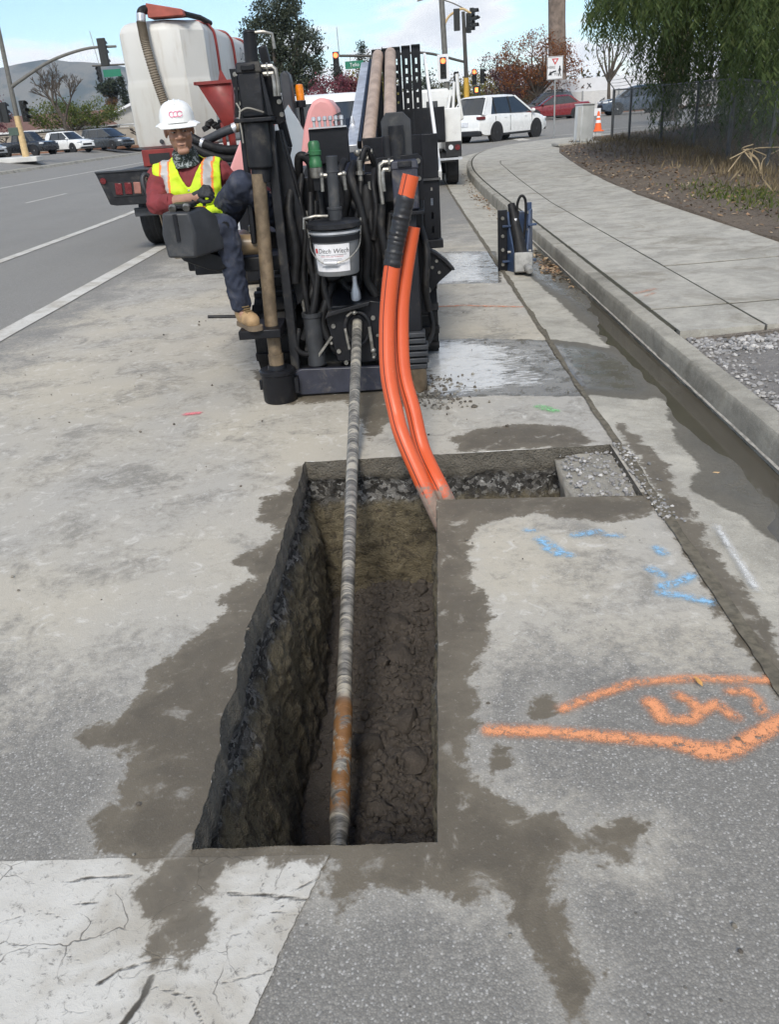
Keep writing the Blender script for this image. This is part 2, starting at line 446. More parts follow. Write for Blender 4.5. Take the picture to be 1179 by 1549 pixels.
# gentle unevenness near the works
near = (np.abs(P2[:, 0]) < 4.5) & (P2[:, 1] > 0) & (P2[:, 1] < 10)
un = np.zeros(len(P2)); un[near] = vnoise(P2[near], 1.3, 2.0) * 0.006 + vnoise(P2[near], 5.0, 5.0) * 0.002
gzv = gzv + un
V = np.stack([P2[:, 0], P2[:, 1], gzv], 1)
cxm = (GX[:-1, :-1] + GX[1:, 1:]) / 2; cym = (GY[:-1, :-1] + GY[1:, 1:]) / 2
hole = ((cxm > -0.60) & (cxm < 0.04) & (cym > TY0) & (cym < TY1)) | ((cxm > 0.0) & (cxm < BX1) & (cym > 3.30) & (cym < TY1))
I = np.arange(ny * nx).reshape(ny, nx)
Q = np.stack([I[:-1, :-1], I[:-1, 1:], I[1:, 1:], I[1:, :-1]], -1)[~hole]
road_me = bpy.data.meshes.new('road')
road_me.from_pydata(V.tolist(), [], Q.reshape(-1, 4).tolist())
road_me.shade_smooth()

def wet_field(P):
    d = np.full(len(P), 9.0)
    m = (P[:, 0] > -6) & (P[:, 0] < 3) & (P[:, 1] > -1) & (P[:, 1] < 14)
    dd = np.full(m.sum(), 9.0)
    for k, poly in WETP.items():
        if k in ('slick', 'far', 'guts'):
            continue
        dd = np.minimum(dd, sd_poly(P[m], poly))
    d[m] = dd
    return d
def slick_field(P):
    d = np.full(len(P), 9.0)
    m = (P[:, 0] > -4) & (P[:, 0] < 3) & (P[:, 1] > 0) & (P[:, 1] < 14)
    d[m] = np.minimum(np.minimum(sd_poly(P[m], WETP['slick']), sd_poly(P[m], WETP['far'])), sd_poly(P[m], WETP['guts']))
    return d
def slurry_field(P):
    # white drilling slurry: strongest beside the rig, thinning towards the gutter
    d = slick_field(P)
    return np.where(P[:, 1] < 12, np.clip(-d / 0.25, -1, 1), -1) - 0.9 * smooth01(P[:, 0], 0.25, 1.0) + 0.35 * (smooth01(P[:, 1], 7.2, 8.5))
def dust_field(P):
    x, y = P[:, 0], P[:, 1]
    a = smooth01(y, 1.3, 2.6) * (1 - 0.75 * smooth01(y, 8, 16)) * smooth01(x, -4.2, -2.6)
    a = a * (1 - 0.55 * smooth01(x + (2.6 - y) * 0.5, 0.25, 0.8) * (1 - smooth01(y, 1.7, 2.2)))
    b = np.exp(-((y - 1.45) / 0.35) ** 2) * np.exp(-((x - 0.1) / 0.45) ** 2) * 0.7
    return np.clip(np.maximum(a, b), 0.05, 1)
setattrf(road_me, 'wet', wet_field(P2))
setattrf(road_me, 'slick', slick_field(P2))
setattrf(road_me, 'slurry', slurry_field(P2))
setattrf(road_me, 'dust', dust_field(P2))

def wet_nodes(nt, co, col, rough, bump_h, mud=(0.082, 0.066, 0.044)):
    """shared stain layers: damp slurry fines, standing film of water, white slurry"""
    wn = nz(nt, co, 9.0, 4.0, 0.62, 0.5)
    wn2 = nz(nt, co, 60.0, 3.0, 0.65)
    d = mth(nt, 'ADD', att(nt, 'wet'), mth(nt, 'ADD', mth(nt, 'MULTIPLY', mth(nt, 'SUBTRACT', wn, 0.5), 0.17), mth(nt, 'MULTIPLY', mth(nt, 'SUBTRACT', wn2, 0.5), 0.06)))
    halo = sstep(nt, d, 0.10, -0.02)
    w = sstep(nt, d, 0.014, -0.014)
    col = mixc(nt, mth(nt, 'MULTIPLY', halo, 0.4), col, (0.40, 0.375, 0.325))
    mudc = mixc(nt, wn, tuple(x * 0.62 for x in mud), tuple(x * 1.5 for x in mud))
    deep = sstep(nt, mth(nt, 'ADD', d, mth(nt, 'MULTIPLY', mth(nt, 'SUBTRACT', nz(nt, co, 3.7, 4.0, 0.65, 0.8), 0.5), 0.35)), 0.0, -0.11)
    mudc = mixc(nt, deep, mixc(nt, 0.5, mudc, (0.16, 0.134, 0.094)), mudc)
    keep = mth(nt, 'MAXIMUM', mth(nt, 'MULTIPLY', sstep(nt, wn2, 0.60, 0.72), 0.30), mth(nt, 'MULTIPLY', sstep(nt, wn, 0.58, 0.70), 0.6))
    wf = mth(nt, 'MULTIPLY', w, mth(nt, 'SUBTRACT', 1.0, keep))
    col = mixc(nt, mth(nt, 'MULTIPLY', wf, 0.9), col, mudc)
    rough = mixf(nt, wf, rough, 0.66)
    sa = att(nt, 'slick')
    sd = mth(nt, 'ADD', sa, mth(nt, 'MULTIPLY', mth(nt, 'SUBTRACT', wn, 0.5), 0.12))
    s = sstep(nt, sd, 0.012, -0.014)
    col = mixc(nt, mth(nt, 'MULTIPLY', s, 0.85), col, mixc(nt, wn2, (0.045, 0.040, 0.030), (0.12, 0.108, 0.082)))
    film = mth(nt, 'MULTIPLY', mth(nt, 'MULTIPLY', s, sstep(nt, att(nt, 'slurry'), -1.3, -0.5)), sstep(nt, mth(nt, 'ADD', wn, mth(nt, 'MULTIPLY', wn2, 0.5)), 0.52, 0.74))
    rough = mixf(nt, mth(nt, 'MULTIPLY', film, 0.92), rough, 0.09)
    mp = nd(nt, 'Mapping', None, Vector=co, Scale=(0.5, 1.5, 1.0)).outputs[0]
    sl = mth(nt, 'ADD', att(nt, 'slurry'), mth(nt, 'MULTIPLY', mth(nt, 'SUBTRACT', nz(nt, mp, 11.0, 6.0, 0.75, 1.2), 0.5), 3.4))
    sf = mth(nt, 'MULTIPLY', sstep(nt, sl, 0.25, 0.75), s)
    col = mixc(nt, mth(nt, 'MULTIPLY', sf, 0.85), col, (0.60, 0.60, 0.58))
    bump_h = mth(nt, 'MULTIPLY', bump_h, mth(nt, 'SUBTRACT', 1.0, mth(nt, 'MULTIPLY', mth(nt, 'MAXIMUM', mth(nt, 'MULTIPLY', wf, 0.6), film), 0.8)))
    return col, rough, bump_h

def asphalt_material():
    m, nt, p = newmat('dusty_asphalt')
    co = ocoord(nt)
    v1 = nd(nt, 'TexVoronoi', None, Vector=co, Scale=190.0)
    sc1 = nd(nt, 'SeparateColor', None, Color=v1.outputs[1])
    stone = mixc(nt, mth(nt, 'POWER', sc1.outputs[0], 1.5), (0.155, 0.143, 0.122), (0.335, 0.315, 0.275))
    stone = mixc(nt, mth(nt, 'MULTIPLY', sstep(nt, sc1.outputs[1], 0.88, 0.97), 0.8), stone, (0.62, 0.60, 0.56))
    stone = mixc(nt, mth(nt, 'MULTIPLY', sstep(nt, v1.outputs[0], 0.35, 0.62), 0.45), stone, (0.085, 0.082, 0.078))
    big = nz(nt, co, 0.45, 3.0, 0.6, 0.3)
    stone = mixc(nt, 0.45, stone, mixc(nt, mth(nt, 'ADD', mth(nt, 'MULTIPLY', big, 0.5), mth(nt, 'MULTIPLY', nz(nt, nd(nt, 'Mapping', None, Vector=co, Scale=(1.0, 0.06, 1.0)).outputs[0], 1.1, 4.0, 0.6), 0.5)), (0.12, 0.118, 0.112), (0.305, 0.29, 0.26)))
    # dried cement dust, patchy
    dm = nz(nt, co, 2.4, 5.0, 0.66, 0.7)
    dm2 = nz(nt, co, 28.0, 4.0, 0.72)
    dd = mth(nt, 'ADD', mth(nt, 'ADD', mth(nt, 'MULTIPLY', att(nt, 'dust'), 0.85), mth(nt, 'MULTIPLY', mth(nt, 'SUBTRACT', dm, 0.5), 1.3)), mth(nt, 'MULTIPLY', mth(nt, 'SUBTRACT', dm2, 0.5), 1.1))
    df = sstep(nt, dd, 0.18, 0.95)
    md = nz(nt, co, 11.0, 5.0, 0.72, 0.9)
    dustc = mixc(nt, sstep(nt, big, 0.38, 0.62), (0.41, 0.388, 0.345), (0.48, 0.435, 0.35))
    dustc = mixc(nt, mth(nt, 'MULTIPLY', sstep(nt, md, 0.54, 0.70), 0.65), dustc, (0.66, 0.635, 0.58))
    dustc = mixc(nt, mth(nt, 'MULTIPLY', sstep(nt, mth(nt, 'ADD', mth(nt, 'MULTIPLY', md, 0.5), mth(nt, 'MULTIPLY', dm, 0.5)), 0.49, 0.36), 0.75), dustc, (0.24, 0.222, 0.185))
    col = mixc(nt, mth(nt, 'MULTIPLY', df, 0.88), stone, dustc)
    # small dark crumbs
    cr = nd(nt, 'TexVoronoi', None, Vector=co, Scale=17.0)
    crs = nd(nt, 'SeparateColor', None, Color=cr.outputs[1]).outputs[2]
    crumb = mth(nt, 'MULTIPLY', sstep(nt, cr.outputs[0], 0.085, 0.05), mth(nt, 'GREATER_THAN', crs, 0.955))
    col = mixc(nt, mth(nt, 'MULTIPLY', crumb, 0.7), col, (0.09, 0.08, 0.065))
    rough = mixf(nt, df, 0.72, 0.9)
    h = mth(nt, 'ADD', mth(nt, 'MULTIPLY', v1.outputs[0], mixf(nt, df, -0.5, -0.3)), mth(nt, 'ADD', dm2, mth(nt, 'MULTIPLY', crumb, 0.8)))
    col, rough, h = wet_nodes(nt, co, col, rough, h)
    setp(nt, p, Base_Color=col, Roughness=rough, Specular_IOR_Level=0.4, Normal=bumpn(nt, h, 0.45, 0.005))
    return m
M_ROAD = asphalt_material()
road_me.materials.append(M_ROAD)
struct(link('road', road_me))

# ---- concrete
def concrete_material(name, base=(0.33, 0.315, 0.28), stain=(0.16, 0.145, 0.115), wet=False, amt=0.5, bump=0.5):
    m, nt, p = newmat(name)
    co = ocoord(nt)
    isl = nd(nt, 'ObjectInfo').outputs['Random']
    a = nz(nt, co, 3.0, 5.0, 0.68, 0.4)
    c = mixc(nt, sstep(nt, a, 0.3, 0.7), tuple(x * 0.74 for x in base), tuple(min(1, x * 1.18) for x in base))
    mo = nz(nt, co, 14.0, 5.0, 0.75, 0.3)
    c = mixc(nt, mth(nt, 'MULTIPLY', sstep(nt, mo, 0.52, 0.66), 0.45), c, tuple(x * 0.62 for x in base))
    c = mixc(nt, mth(nt, 'MULTIPLY', sstep(nt, mo, 0.46, 0.34), 0.35), c, tuple(min(1, x * 1.35) for x in base))
    c = mixc(nt, mth(nt, 'MULTIPLY', isl, 0.16), c, tuple(x * 0.6 for x in base))
    b_ = nz(nt, co, 1.7, 5.0, 0.7, 0.8)
    c = mixc(nt, mth(nt, 'MULTIPLY', sstep(nt, b_, 0.5, 0.72), amt), c, stain)
    sp = nz(nt, co, 150.0, 2.0, 0.7)
    c = mixc(nt, mth(nt, 'MULTIPLY', sstep(nt, sp, 0.55, 0.72), 0.4), c, (0.14, 0.13, 0.115))
    c = mixc(nt, mth(nt, 'MULTIPLY', sstep(nt, sp, 0.42, 0.3), 0.4), c, (0.58, 0.57, 0.54))
    r = 0.85
    h = mth(nt, 'ADD', mth(nt, 'MULTIPLY', sp, 0.7), nz(nt, co, 18.0, 4.0, 0.6))
    if wet:
        c, r, h = wet_nodes(nt, co, c, r, h)
    setp(nt, p, Base_Color=c, Roughness=r, Normal=bumpn(nt, h, bump, 0.006))
    return m
M_GUT = concrete_material('gutter_concrete', (0.40, 0.375, 0.315), (0.22, 0.195, 0.145), True)
M_KERB = concrete_material('kerb_concrete', (0.34, 0.318, 0.265), (0.13, 0.118, 0.09), False, 0.75, 0.9)
M_WALK = concrete_material('walk_concrete', (0.40, 0.378, 0.325), (0.20, 0.178, 0.135), False, 0.75)
M_GROUT = pm('mossy_joint', (0.05, 0.046, 0.028), 0.95, var=0.4, scale=20)

# gutter pan ----------------------------------------------------------
def curve_frames(step_fn, y_end):
    """stations along the kerb line with left normals"""
    out = []; y = -3.0
    while y < y_end:
        x = kerbx(y); t = Vector((kerbx(y + 0.05) - kerbx(y - 0.05), 0.1, 0)).normalized()
        out.append((Vector((x, y, 0)), Vector((-t.y, t.x, 0))))
        y += step_fn(y)
    return out
fr = curve_frames(lambda y: 0.04 if 1 < y < 10 else 0.2, 34.3)
acr = np.linspace(0, 0.635, 27)
gv = []
for c, n in fr:
    for k, a in enumerate(acr):
        q = c + n * (0.635 - a)
        z = gz1(q.x, q.y) + 0.004 - 0.042 * (a / 0.635) ** 1.3
        if k == 0:
            z -= 0.012
        z += 0.006 * mnoise.noise(Vector((q.x * 3, q.y * 2.2, 0))) + 0.004 * mnoise.noise(Vector((q.x * 9, q.y * 7, 4))) + 0.012 * mnoise.noise(Vector((q.x * 0.5, q.y * 0.6, 9)))
        gv.append((q.x, q.y, z))
k = len(acr)
gf = [(i * k + j, i * k + j + 1, (i + 1) * k + j + 1, (i + 1) * k + j) for i in range(len(fr) - 1) for j in range(k - 1)]
gme = bpy.data.meshes.new('gutter'); gme.from_pydata(gv, [], gf); gme.shade_smooth()
GP = np.array(gv)[:, :2]
setattrf(gme, 'wet', wet_field(GP)); setattrf(gme, 'slick', slick_field(GP)); setattrf(gme, 'slurry', slurry_field(GP) - 0.5); setattrf(gme, 'dust', dust_field(GP))
gme.materials.append(M_GUT)
struct(link('gutter', gme))
# dirt packed in the joint between asphalt and gutter
jb = MB()
jp = [(c + n * 0.632) for c, n in fr if c.y < 26]
for side in (0,):
    vs = []; 
    for q in jp:
        wv = 0.020 + 0.012 * mnoise.noise(Vector((q.y * 4, 2, 0))) + 0.006 * mnoise.noise(Vector((q.y * 19, 5, 0)))
        z = gz1(q.x, q.y) + 0.007
        vs += [(q.x - wv, q.y, z), (q.x + wv * 1.4, q.y, z - 0.002)]
    jb.add(vs, [(2 * i, 2 * i + 1, 2 * i + 3, 2 * i + 2) for i in range(len(jp) - 1)])
M_JDIRT = pm('packed_joint_dirt', (0.115, 0.10, 0.072), 0.95, var=0.35, scale=30, dirt=(0.26, 0.24, 0.19), damt=0.35, dscale=9)
struct(jb.build('gutter_joint', M_JDIRT, None, fix=False))

# water standing in the gutter
wm, nt, p = newmat('gutter_water')
co = ocoord(nt)
setp(nt, p, Base_Color=mixc(nt, nz(nt, co, 2.2, 5.0), (0.06, 0.053, 0.040), (0.10, 0.09, 0.07)), Roughness=0.045, Specular_IOR_Level=0.5, IOR=1.33, Normal=bumpn(nt, nz(nt, co, 5.0, 3.0), 0.04, 0.02))
wv = []
wf = []
for i, (c, n) in enumerate([q for q in fr if 1.2 < q[0].y < 9.0]):
    y = c.y
    lev = -0.020 + 0.0035 * math.sin(y * 1.7) - 0.020 * smooth01(np.array([y]), 6.6, 8.6)[0]
    wv += [(c.x - 0.62, y, lev), (c.x + 0.004, y, lev)]
wf = [(2 * i, 2 * i + 1, 2 * i + 3, 2 * i + 2) for i in range(len(wv) // 2 - 1)]
wme = bpy.data.meshes.new('gutter_water'); wme.from_pydata(wv, [], wf); wme.materials.append(wm)
struct(link('gutter_water', wme))

# pale mineral line at the kerb foot
ml = MB(); q_ = [c for c, n in fr if 2 < c.y < 12]
ml.add([p for c in q_ for p in ((c.x - 0.006 - 0.004 * mnoise.noise(Vector((c.y * 9, 0, 0))), c.y, 0.004), (c.x + 0.006, c.y, 0.014))], [(2 * i, 2 * i + 1, 2 * i + 3, 2 * i + 2) for i in range(len(q_) - 1)])
struct(ml.build('kerb_foot_crust', pm('mineral_crust', (0.36, 0.335, 0.29), 0.9, var=0.3, scale=20), None, fix=False))

# kerb ----------------------------------------------------------------
kb = MB()
kb.add([(p.x + 0.03, p.y, gz1(p.x, p.y) - 0.1) for p in KC] + [(p.x + 0.10, p.y, gz1(p.x, p.y) - 0.1) for p in KC] + [(p.x + 0.10, p.y, gz1(p.x, p.y) + 0.10) for p in KC] + [(p.x + 0.03, p.y, gz1(p.x, p.y) + 0.10) for p in KC],
       [(a * len(KC) + i, a * len(KC) + i + 1, ((a + 1) % 4) * len(KC) + i + 1, ((a + 1) % 4) * len(KC) + i) for a in range(4) for i in range(len(KC) - 1)])
kerb = struct(kb.build('kerb', M_GROUT))
PROF = [(0.0, -0.07), (0.002, 0.0), (0.009, 0.10), (0.013, 0.128), (0.020, 0.140), (0.032, 0.146), (0.122, 0.151), (0.122, -0.07)]
kj = [-3, 0.1, 3.15, 6.17, 9.53, 12.63, 15.7, 18.8, 21.9, 25.0, 27.6, 29.9, 31.7, 33.1, 34.0, 34.6, 35.1, 35.5]
for y0, y1 in zip(kj[:-1], kj[1:]):
    st = np.linspace(y0 + 0.004, y1 - 0.004, max(3, int((y1 - y0) / (0.05 if 1 < y0 < 10 else 0.3))))
    vs = []
    for y in st:
        x = kerbx(y); t = Vector((kerbx(y + 0.03) - kerbx(y - 0.03), 0.06, 0)).normalized(); nrm = Vector((t.y, -t.x, 0))
        for (a, z) in PROF:
            q = Vector((x, y, 0)) + nrm * (a + 0.004 * mnoise.noise(Vector((y * 4, a * 30, 1))) + 0.003 * mnoise.noise(Vector((y * 23, z * 30, 1))))
            vs.append((q.x, q.y, gz1(q.x, q.y) + z + 0.003 * mnoise.noise(Vector((y * 6, a * 20, 8)))))
    k = len(PROF)
    fs = [(i * k + j, (i + 1) * k + j, (i + 1) * k + (j + 1) % k, i * k + (j + 1) % k) for i in range(len(st) - 1) for j in range(k)] + [tuple(range(k)), tuple((len(st) - 1) * k + j for j in range(k))[::-1]]
    MB().add(vs, fs).build('kerb_stone', M_KERB, kerb, smooth=28)

# sidewalk ------------------------------------------------------------
def swz(x, y):
    return gz1(x, y) + 0.150 + 0.018 * (x - kerbx(y) - 0.12)
def col_div(y):
    return 2.39 + 0.03 * max(0, y - 14) if y < 24 else 2.69 + 0.12 * (y - 24)
def slab_mesh(lf, rf, y0, y1, lift=0.0, rag=False):
    st = np.linspace(y0, y1, 7 if y1 < 26 else 9)
    vs = []; u = np.linspace(0, 1, 9)
    for i, y in enumerate(st):
        for s_ in u:
            x = lf(y) + (rf(y) - lf(y)) * s_
            yy = y + (0.03 * mnoise.noise(Vector((x * 5, 3, 0))) + 0.02 * mnoise.noise(Vector((x * 17, 3, 0))) if rag and i == 0 else 0)
            vs.append((x, yy, swz(x, y) + lift + 0.002 * mnoise.noise(Vector((x * 3, y * 3, 0)))))
    nt_ = len(vs); m_ = len(u); L = len(st)
    top = [(i * m_ + j, i * m_ + j + 1, (i + 1) * m_ + j + 1, (i + 1) * m_ + j) for i in range(L - 1) for j in range(m_ - 1)]
    ring = [j for j in range(m_)] + [i * m_ + m_ - 1 for i in range(1, L)] + [(L - 1) * m_ + j for j in range(m_ - 2, -1, -1)] + [i * m_ for i in range(L - 2, 0, -1)]
    low = [(vs[r][0], vs[r][1], vs[r][2] - 0.10) for r in ring]
    vs += low
    k = len(ring)
    side = [(ring[i], nt_ + i, nt_ + (i + 1) % k, ring[(i + 1) % k]) for i in range(k)]
    return vs, top + side
sj = [5.47, 6.17, 9.53, 12.63, 15.7, 18.8, 21.9, 25.0, 28.0, 30.5, 32.2, 33.2, 33.9, 34.5]
bvs = []
for y in np.linspace(5.56, 34.4, 160):
    x0, x1 = kerbx(y) + 0.13, backx(y) - 0.03
    bvs += [(x0, y, swz(x0, y) - 0.007), (x1, y, swz(x1, y) - 0.007)]
swb = struct(MB().add(bvs, [(2 * i, 2 * i + 1, 2 * i + 3, 2 * i + 2) for i in range(len(bvs) // 2 - 1)]).build('sidewalk', M_GROUT, None, fix=False))
def slab(lf, rf, y0, y1, rag=False):
    vs, fs = slab_mesh(lf, rf, y0, y1, random.uniform(-0.003, 0.003), rag)
    MB().add(vs, fs).build('slab', M_WALK, swb, smooth=30)
g_ = 0.011
h_ = 0.020
for i, (y0, y1) in enumerate(zip(sj[:-1], sj[1:])):
    lf = lambda y: kerbx(y) + 0.122 + 0.04
    if y1 <= 25.1:
        md = lambda y: col_div(y)
        slab(lf, lambda y: md(y) - g_, y0 + h_, y1 - h_, i == 0)
        cuts = [y0, 7.85, y1] if i == 1 else [y0, y1]
        for a, b in zip(cuts[:-1], cuts[1:]):
            slab(lambda y: md(y) + g_, lambda y: backx(y), a + h_, b - h_, i == 0)
    else:
        slab(lf, lambda y: backx(y), y0 + h_, y1 - h_)

# dirt bank behind the sidewalk ---------------------------------------
def bankz(x, y):
    base = 0.16 + gz1(x, y) + 0.02 * (min(x, 8) - 1.8)
    z = base + 0.75 * float(smooth01(x, 6.3, 10.5)) * float(1 - smooth01(y, 24, 31))
    z += 0.05 * mnoise.noise(Vector((x * 0.7, y * 0.7, 0))) + 0.018 * mnoise.noise(Vector((x * 3, y * 3, 2))) + 0.008 * mnoise.noise(Vector((x * 11, y * 11, 2)))
    if y < 5.45 and x < 3.9:
        z -= 0.05
    return z
ys_ = list(np.arange(-2, 5.44, 0.12)) + [5.445, 5.45] + list(np.arange(5.6, 16, 0.2)) + list(np.arange(16, 34.3, 0.4))
ss = np.concatenate([np.linspace(0, 1, 60) ** 1.6 * 10, np.linspace(11, 40, 16)])
bv = []
for y in ys_:
    b = backx(y) - (0.03 if y > 5.45 else 0.0)
    for q in ss:
        x = b + q
        z = bankz(x, y)
        if q == 0: z -= 0.12
        bv.append((x, y, z))
k = len(ss)
bf = [(i * k + j, i * k + j + 1, (i + 1) * k + j + 1, (i + 1) * k + j) for i in range(len(ys_) - 1) for j in range(k - 1)]
dm_, nt, p = newmat('bare_dirt')
co = ocoord(nt)
c = mixc(nt, nz(nt, co, 2.0, 5.0, 0.7), (0.085, 0.065, 0.048), (0.22, 0.175, 0.13))
c = mixc(nt, sstep(nt, nz(nt, co, 24.0, 5.0, 0.7), 0.5, 0.66), c, (0.05, 0.037, 0.028))
c = mixc(nt, mth(nt, 'MULTIPLY', sstep(nt, nz(nt, co, 60.0, 3.0, 0.7), 0.60, 0.68), 0.7), c, (0.33, 0.27, 0.19))
sepx = nd(nt, 'SeparateXYZ', None, Vector=co)
gry = mth(nt, 'MULTIPLY', sstep(nt, sepx.outputs[1], 5.6, 5.3), sstep(nt, sepx.outputs[0], 5.0, 3.4))
c = mixc(nt, mth(nt, 'MULTIPLY', gry, 0.85), c, mixc(nt, nz(nt, co, 9.0, 4.0, 0.7), (0.15, 0.14, 0.13), (0.33, 0.315, 0.295)))
setp(nt, p, Base_Color=c, Roughness=0.95, Normal=bumpn(nt, mth(nt, 'ADD', nz(nt, co, 26.0, 4.0, 0.75), mth(nt, 'MULTIPLY', nz(nt, co, 130.0, 3.0), 0.5)), 0.9, 0.03))
bme = bpy.data.meshes.new('dirt_bank'); bme.from_pydata(bv, [], bf); bme.shade_smooth(); bme.materials.append(dm_)
struct(link('dirt_bank', bme))

# gravel along the broken slab ----------------------------------------
def rock_proto(seed, sub=1):
    bm = bmesh.new(); bmesh.ops.create_icosphere(bm, subdivisions=sub, radius=1.0)
    vs = [v.co * (1 + 0.55 * mnoise.noise(v.co * 1.1 + Vector((seed, seed * 2, 0))) + 0.35 * mnoise.noise(v.co * 2.7 + Vector((seed, 0, seed)))) for v in bm.verts]
    fs = [tuple(v.index for v in f.verts) for f in bm.faces]; bm.free()
    return vs, fs
RP = [rock_proto(s * 3.7, 1) for s in range(6)]
RP2 = [rock_proto(s * 5.1, 2) for s in range(6)]
def scatter(name, mat, items, hi=False, smooth=0):
    """items: (x,y,z,size,flat)"""
    b = MB()
    for (x, y, z, sz, fl) in items:
        vs, fs = random.choice(RP2 if hi else RP)
        m = Euler((random.uniform(0, 6), random.uniform(0, 6), random.uniform(0, 6))).to_matrix()
        s3 = (sz * random.uniform(.7, 1.3), sz * random.uniform(.7, 1.3), sz * fl)
        b.add([(x + (m @ v).x * s3[0], y + (m @ v).y * s3[1], z + (m @ v).z * s3[2]) for v in vs], fs)
    return b.build(name, mat, None, smooth=smooth, fix=False)
def isl_mat(name, cols, rough=0.9, trans=0.0, bump=0.0):
    m, nt, p = newmat(name)
    rnd = nd(nt, 'NewGeometry').outputs['Random Per Island']
    rp = nd(nt, 'ValToRGB', None, Fac=rnd)
    el = rp.color_ramp.elements
    while len(el) < len(cols): el.new(0.5)
    for i, c_ in enumerate(cols):
        el[i].position = i / max(1, len(cols) - 1); el[i].color = c4(c_)
    c_ = rp.outputs[0]
    co = ocoord(nt)
    c_ = mixc(nt, 0.5, c_, mixc(nt, nz(nt, co, 1.2, 4.0), (0.55, 0.55, 0.55), (1.3, 1.3, 1.3)), 'MULTIPLY')
    setp(nt, p, Base_Color=c_, Roughness=rough)
    if trans:
        setp(nt, p, Subsurface_Weight=0.0, Specular_IOR_Level=0.25)
        tr = nd(nt, 'BsdfTranslucent', None, Color=c_)
        mx = nd(nt, 'MixShader', None, Fac=trans)
        nt.links.new(p.outputs[0], mx.inputs[1]); nt.links.new(tr.outputs[0], mx.inputs[2])
        nt.links.new(mx.outputs[0], nt.nodes['Material Output'].inputs[0])
    if bump:
        setp(nt, p, Normal=bumpn(nt, nz(nt, co, 90, 4.0), bump, 0.01))
    return m
M_GRAVEL = isl_mat('grey_gravel', [(0.12, 0.12, 0.12), (0.35, 0.34, 0.33), (0.2, 0.19, 0.18), (0.55, 0.53, 0.5)])
it = []
for _ in range(900):
    x = random.uniform(1.84, 4.2); y = 5.43 - abs(random.gauss(0, 0.16)) - 0.05 * random.random()
    it.append((x, y, bankz(x, y) + 0.008, random.uniform(0.008, 0.022), 0.7))
for _ in range(520):
    x = 1.84 + abs(random.gauss(0, 0.12)); y = random.uniform(1.5, 5.4)
    it.append((x, y, bankz(x, y) + 0.005, random.uniform(0.006, 0.018), 0.7))
for _ in range(500):
    x = random.uniform(1.9, 4.5); y = random.uniform(3.0, 5.4)
    it.append((x, y, bankz(x, y) + 0.003, random.uniform(0.004, 0.014), 0.7))
stuff(scatter('gravel', M_GRAVEL, it), 'loose grey gravel along the broken sidewalk edge', 'gravel')
M_LITTER = isl_mat('leaf_litter', [(0.16, 0.09, 0.045), (0.30, 0.20, 0.11), (0.10, 0.06, 0.035), (0.42, 0.33, 0.22), (0.24, 0.12, 0.06)], 0.9)
def leaf_bits(name, mat, spots, label, cat):
    b = MB()
    for (x, y, z, s_) in spots:
        a = random.uniform(0, 6.28); t = random.uniform(-.5, .5); u = random.uniform(-.5, .5)
        m = Euler((t, u, a)).to_matrix()
        q = [m @ Vector(p) for p in ((-s_, 0, 0), (0, -s_ * .5, s_ * .12), (s_, 0, 0), (0, s_ * .5, s_ * .12))]
        b.add([(x + v.x, y + v.y, z + v.z) for v in q], [(0, 1, 2), (0, 2, 3)])
    return stuff(b.build(name, mat, None, smooth=0, fix=False), label, cat)
sp = []
for _ in range(4200):
    y = random.uniform(6, 31); x = backx(y) + abs(random.gauss(0, 2.4)) + 0.02
    sp.append((x, y, bankz(x, y) + 0.012, random.uniform(0.015, 0.05)))
leaf_bits('leaf_litter', M_LITTER, sp, 'brown leaf litter and wood chips behind the sidewalk', 'leaf litter')
sp = []
for _ in range(420):
    y = random.choice([random.gauss(9.3, 0.35), random.gauss(17, 1.2), random.uniform(8, 24)]); x = kerbx(y) - 0.02 - abs(random.gauss(0, 0.09 if y < 11 else .25))
    sp.append((x, y, gz1(x, y) - 0.035 + 0.015, random.uniform(0.015, 0.045)))
leaf_bits('gutter_leaves', M_LITTER, sp, 'dry brown leaves gathered in the gutter against the kerb', 'leaves')

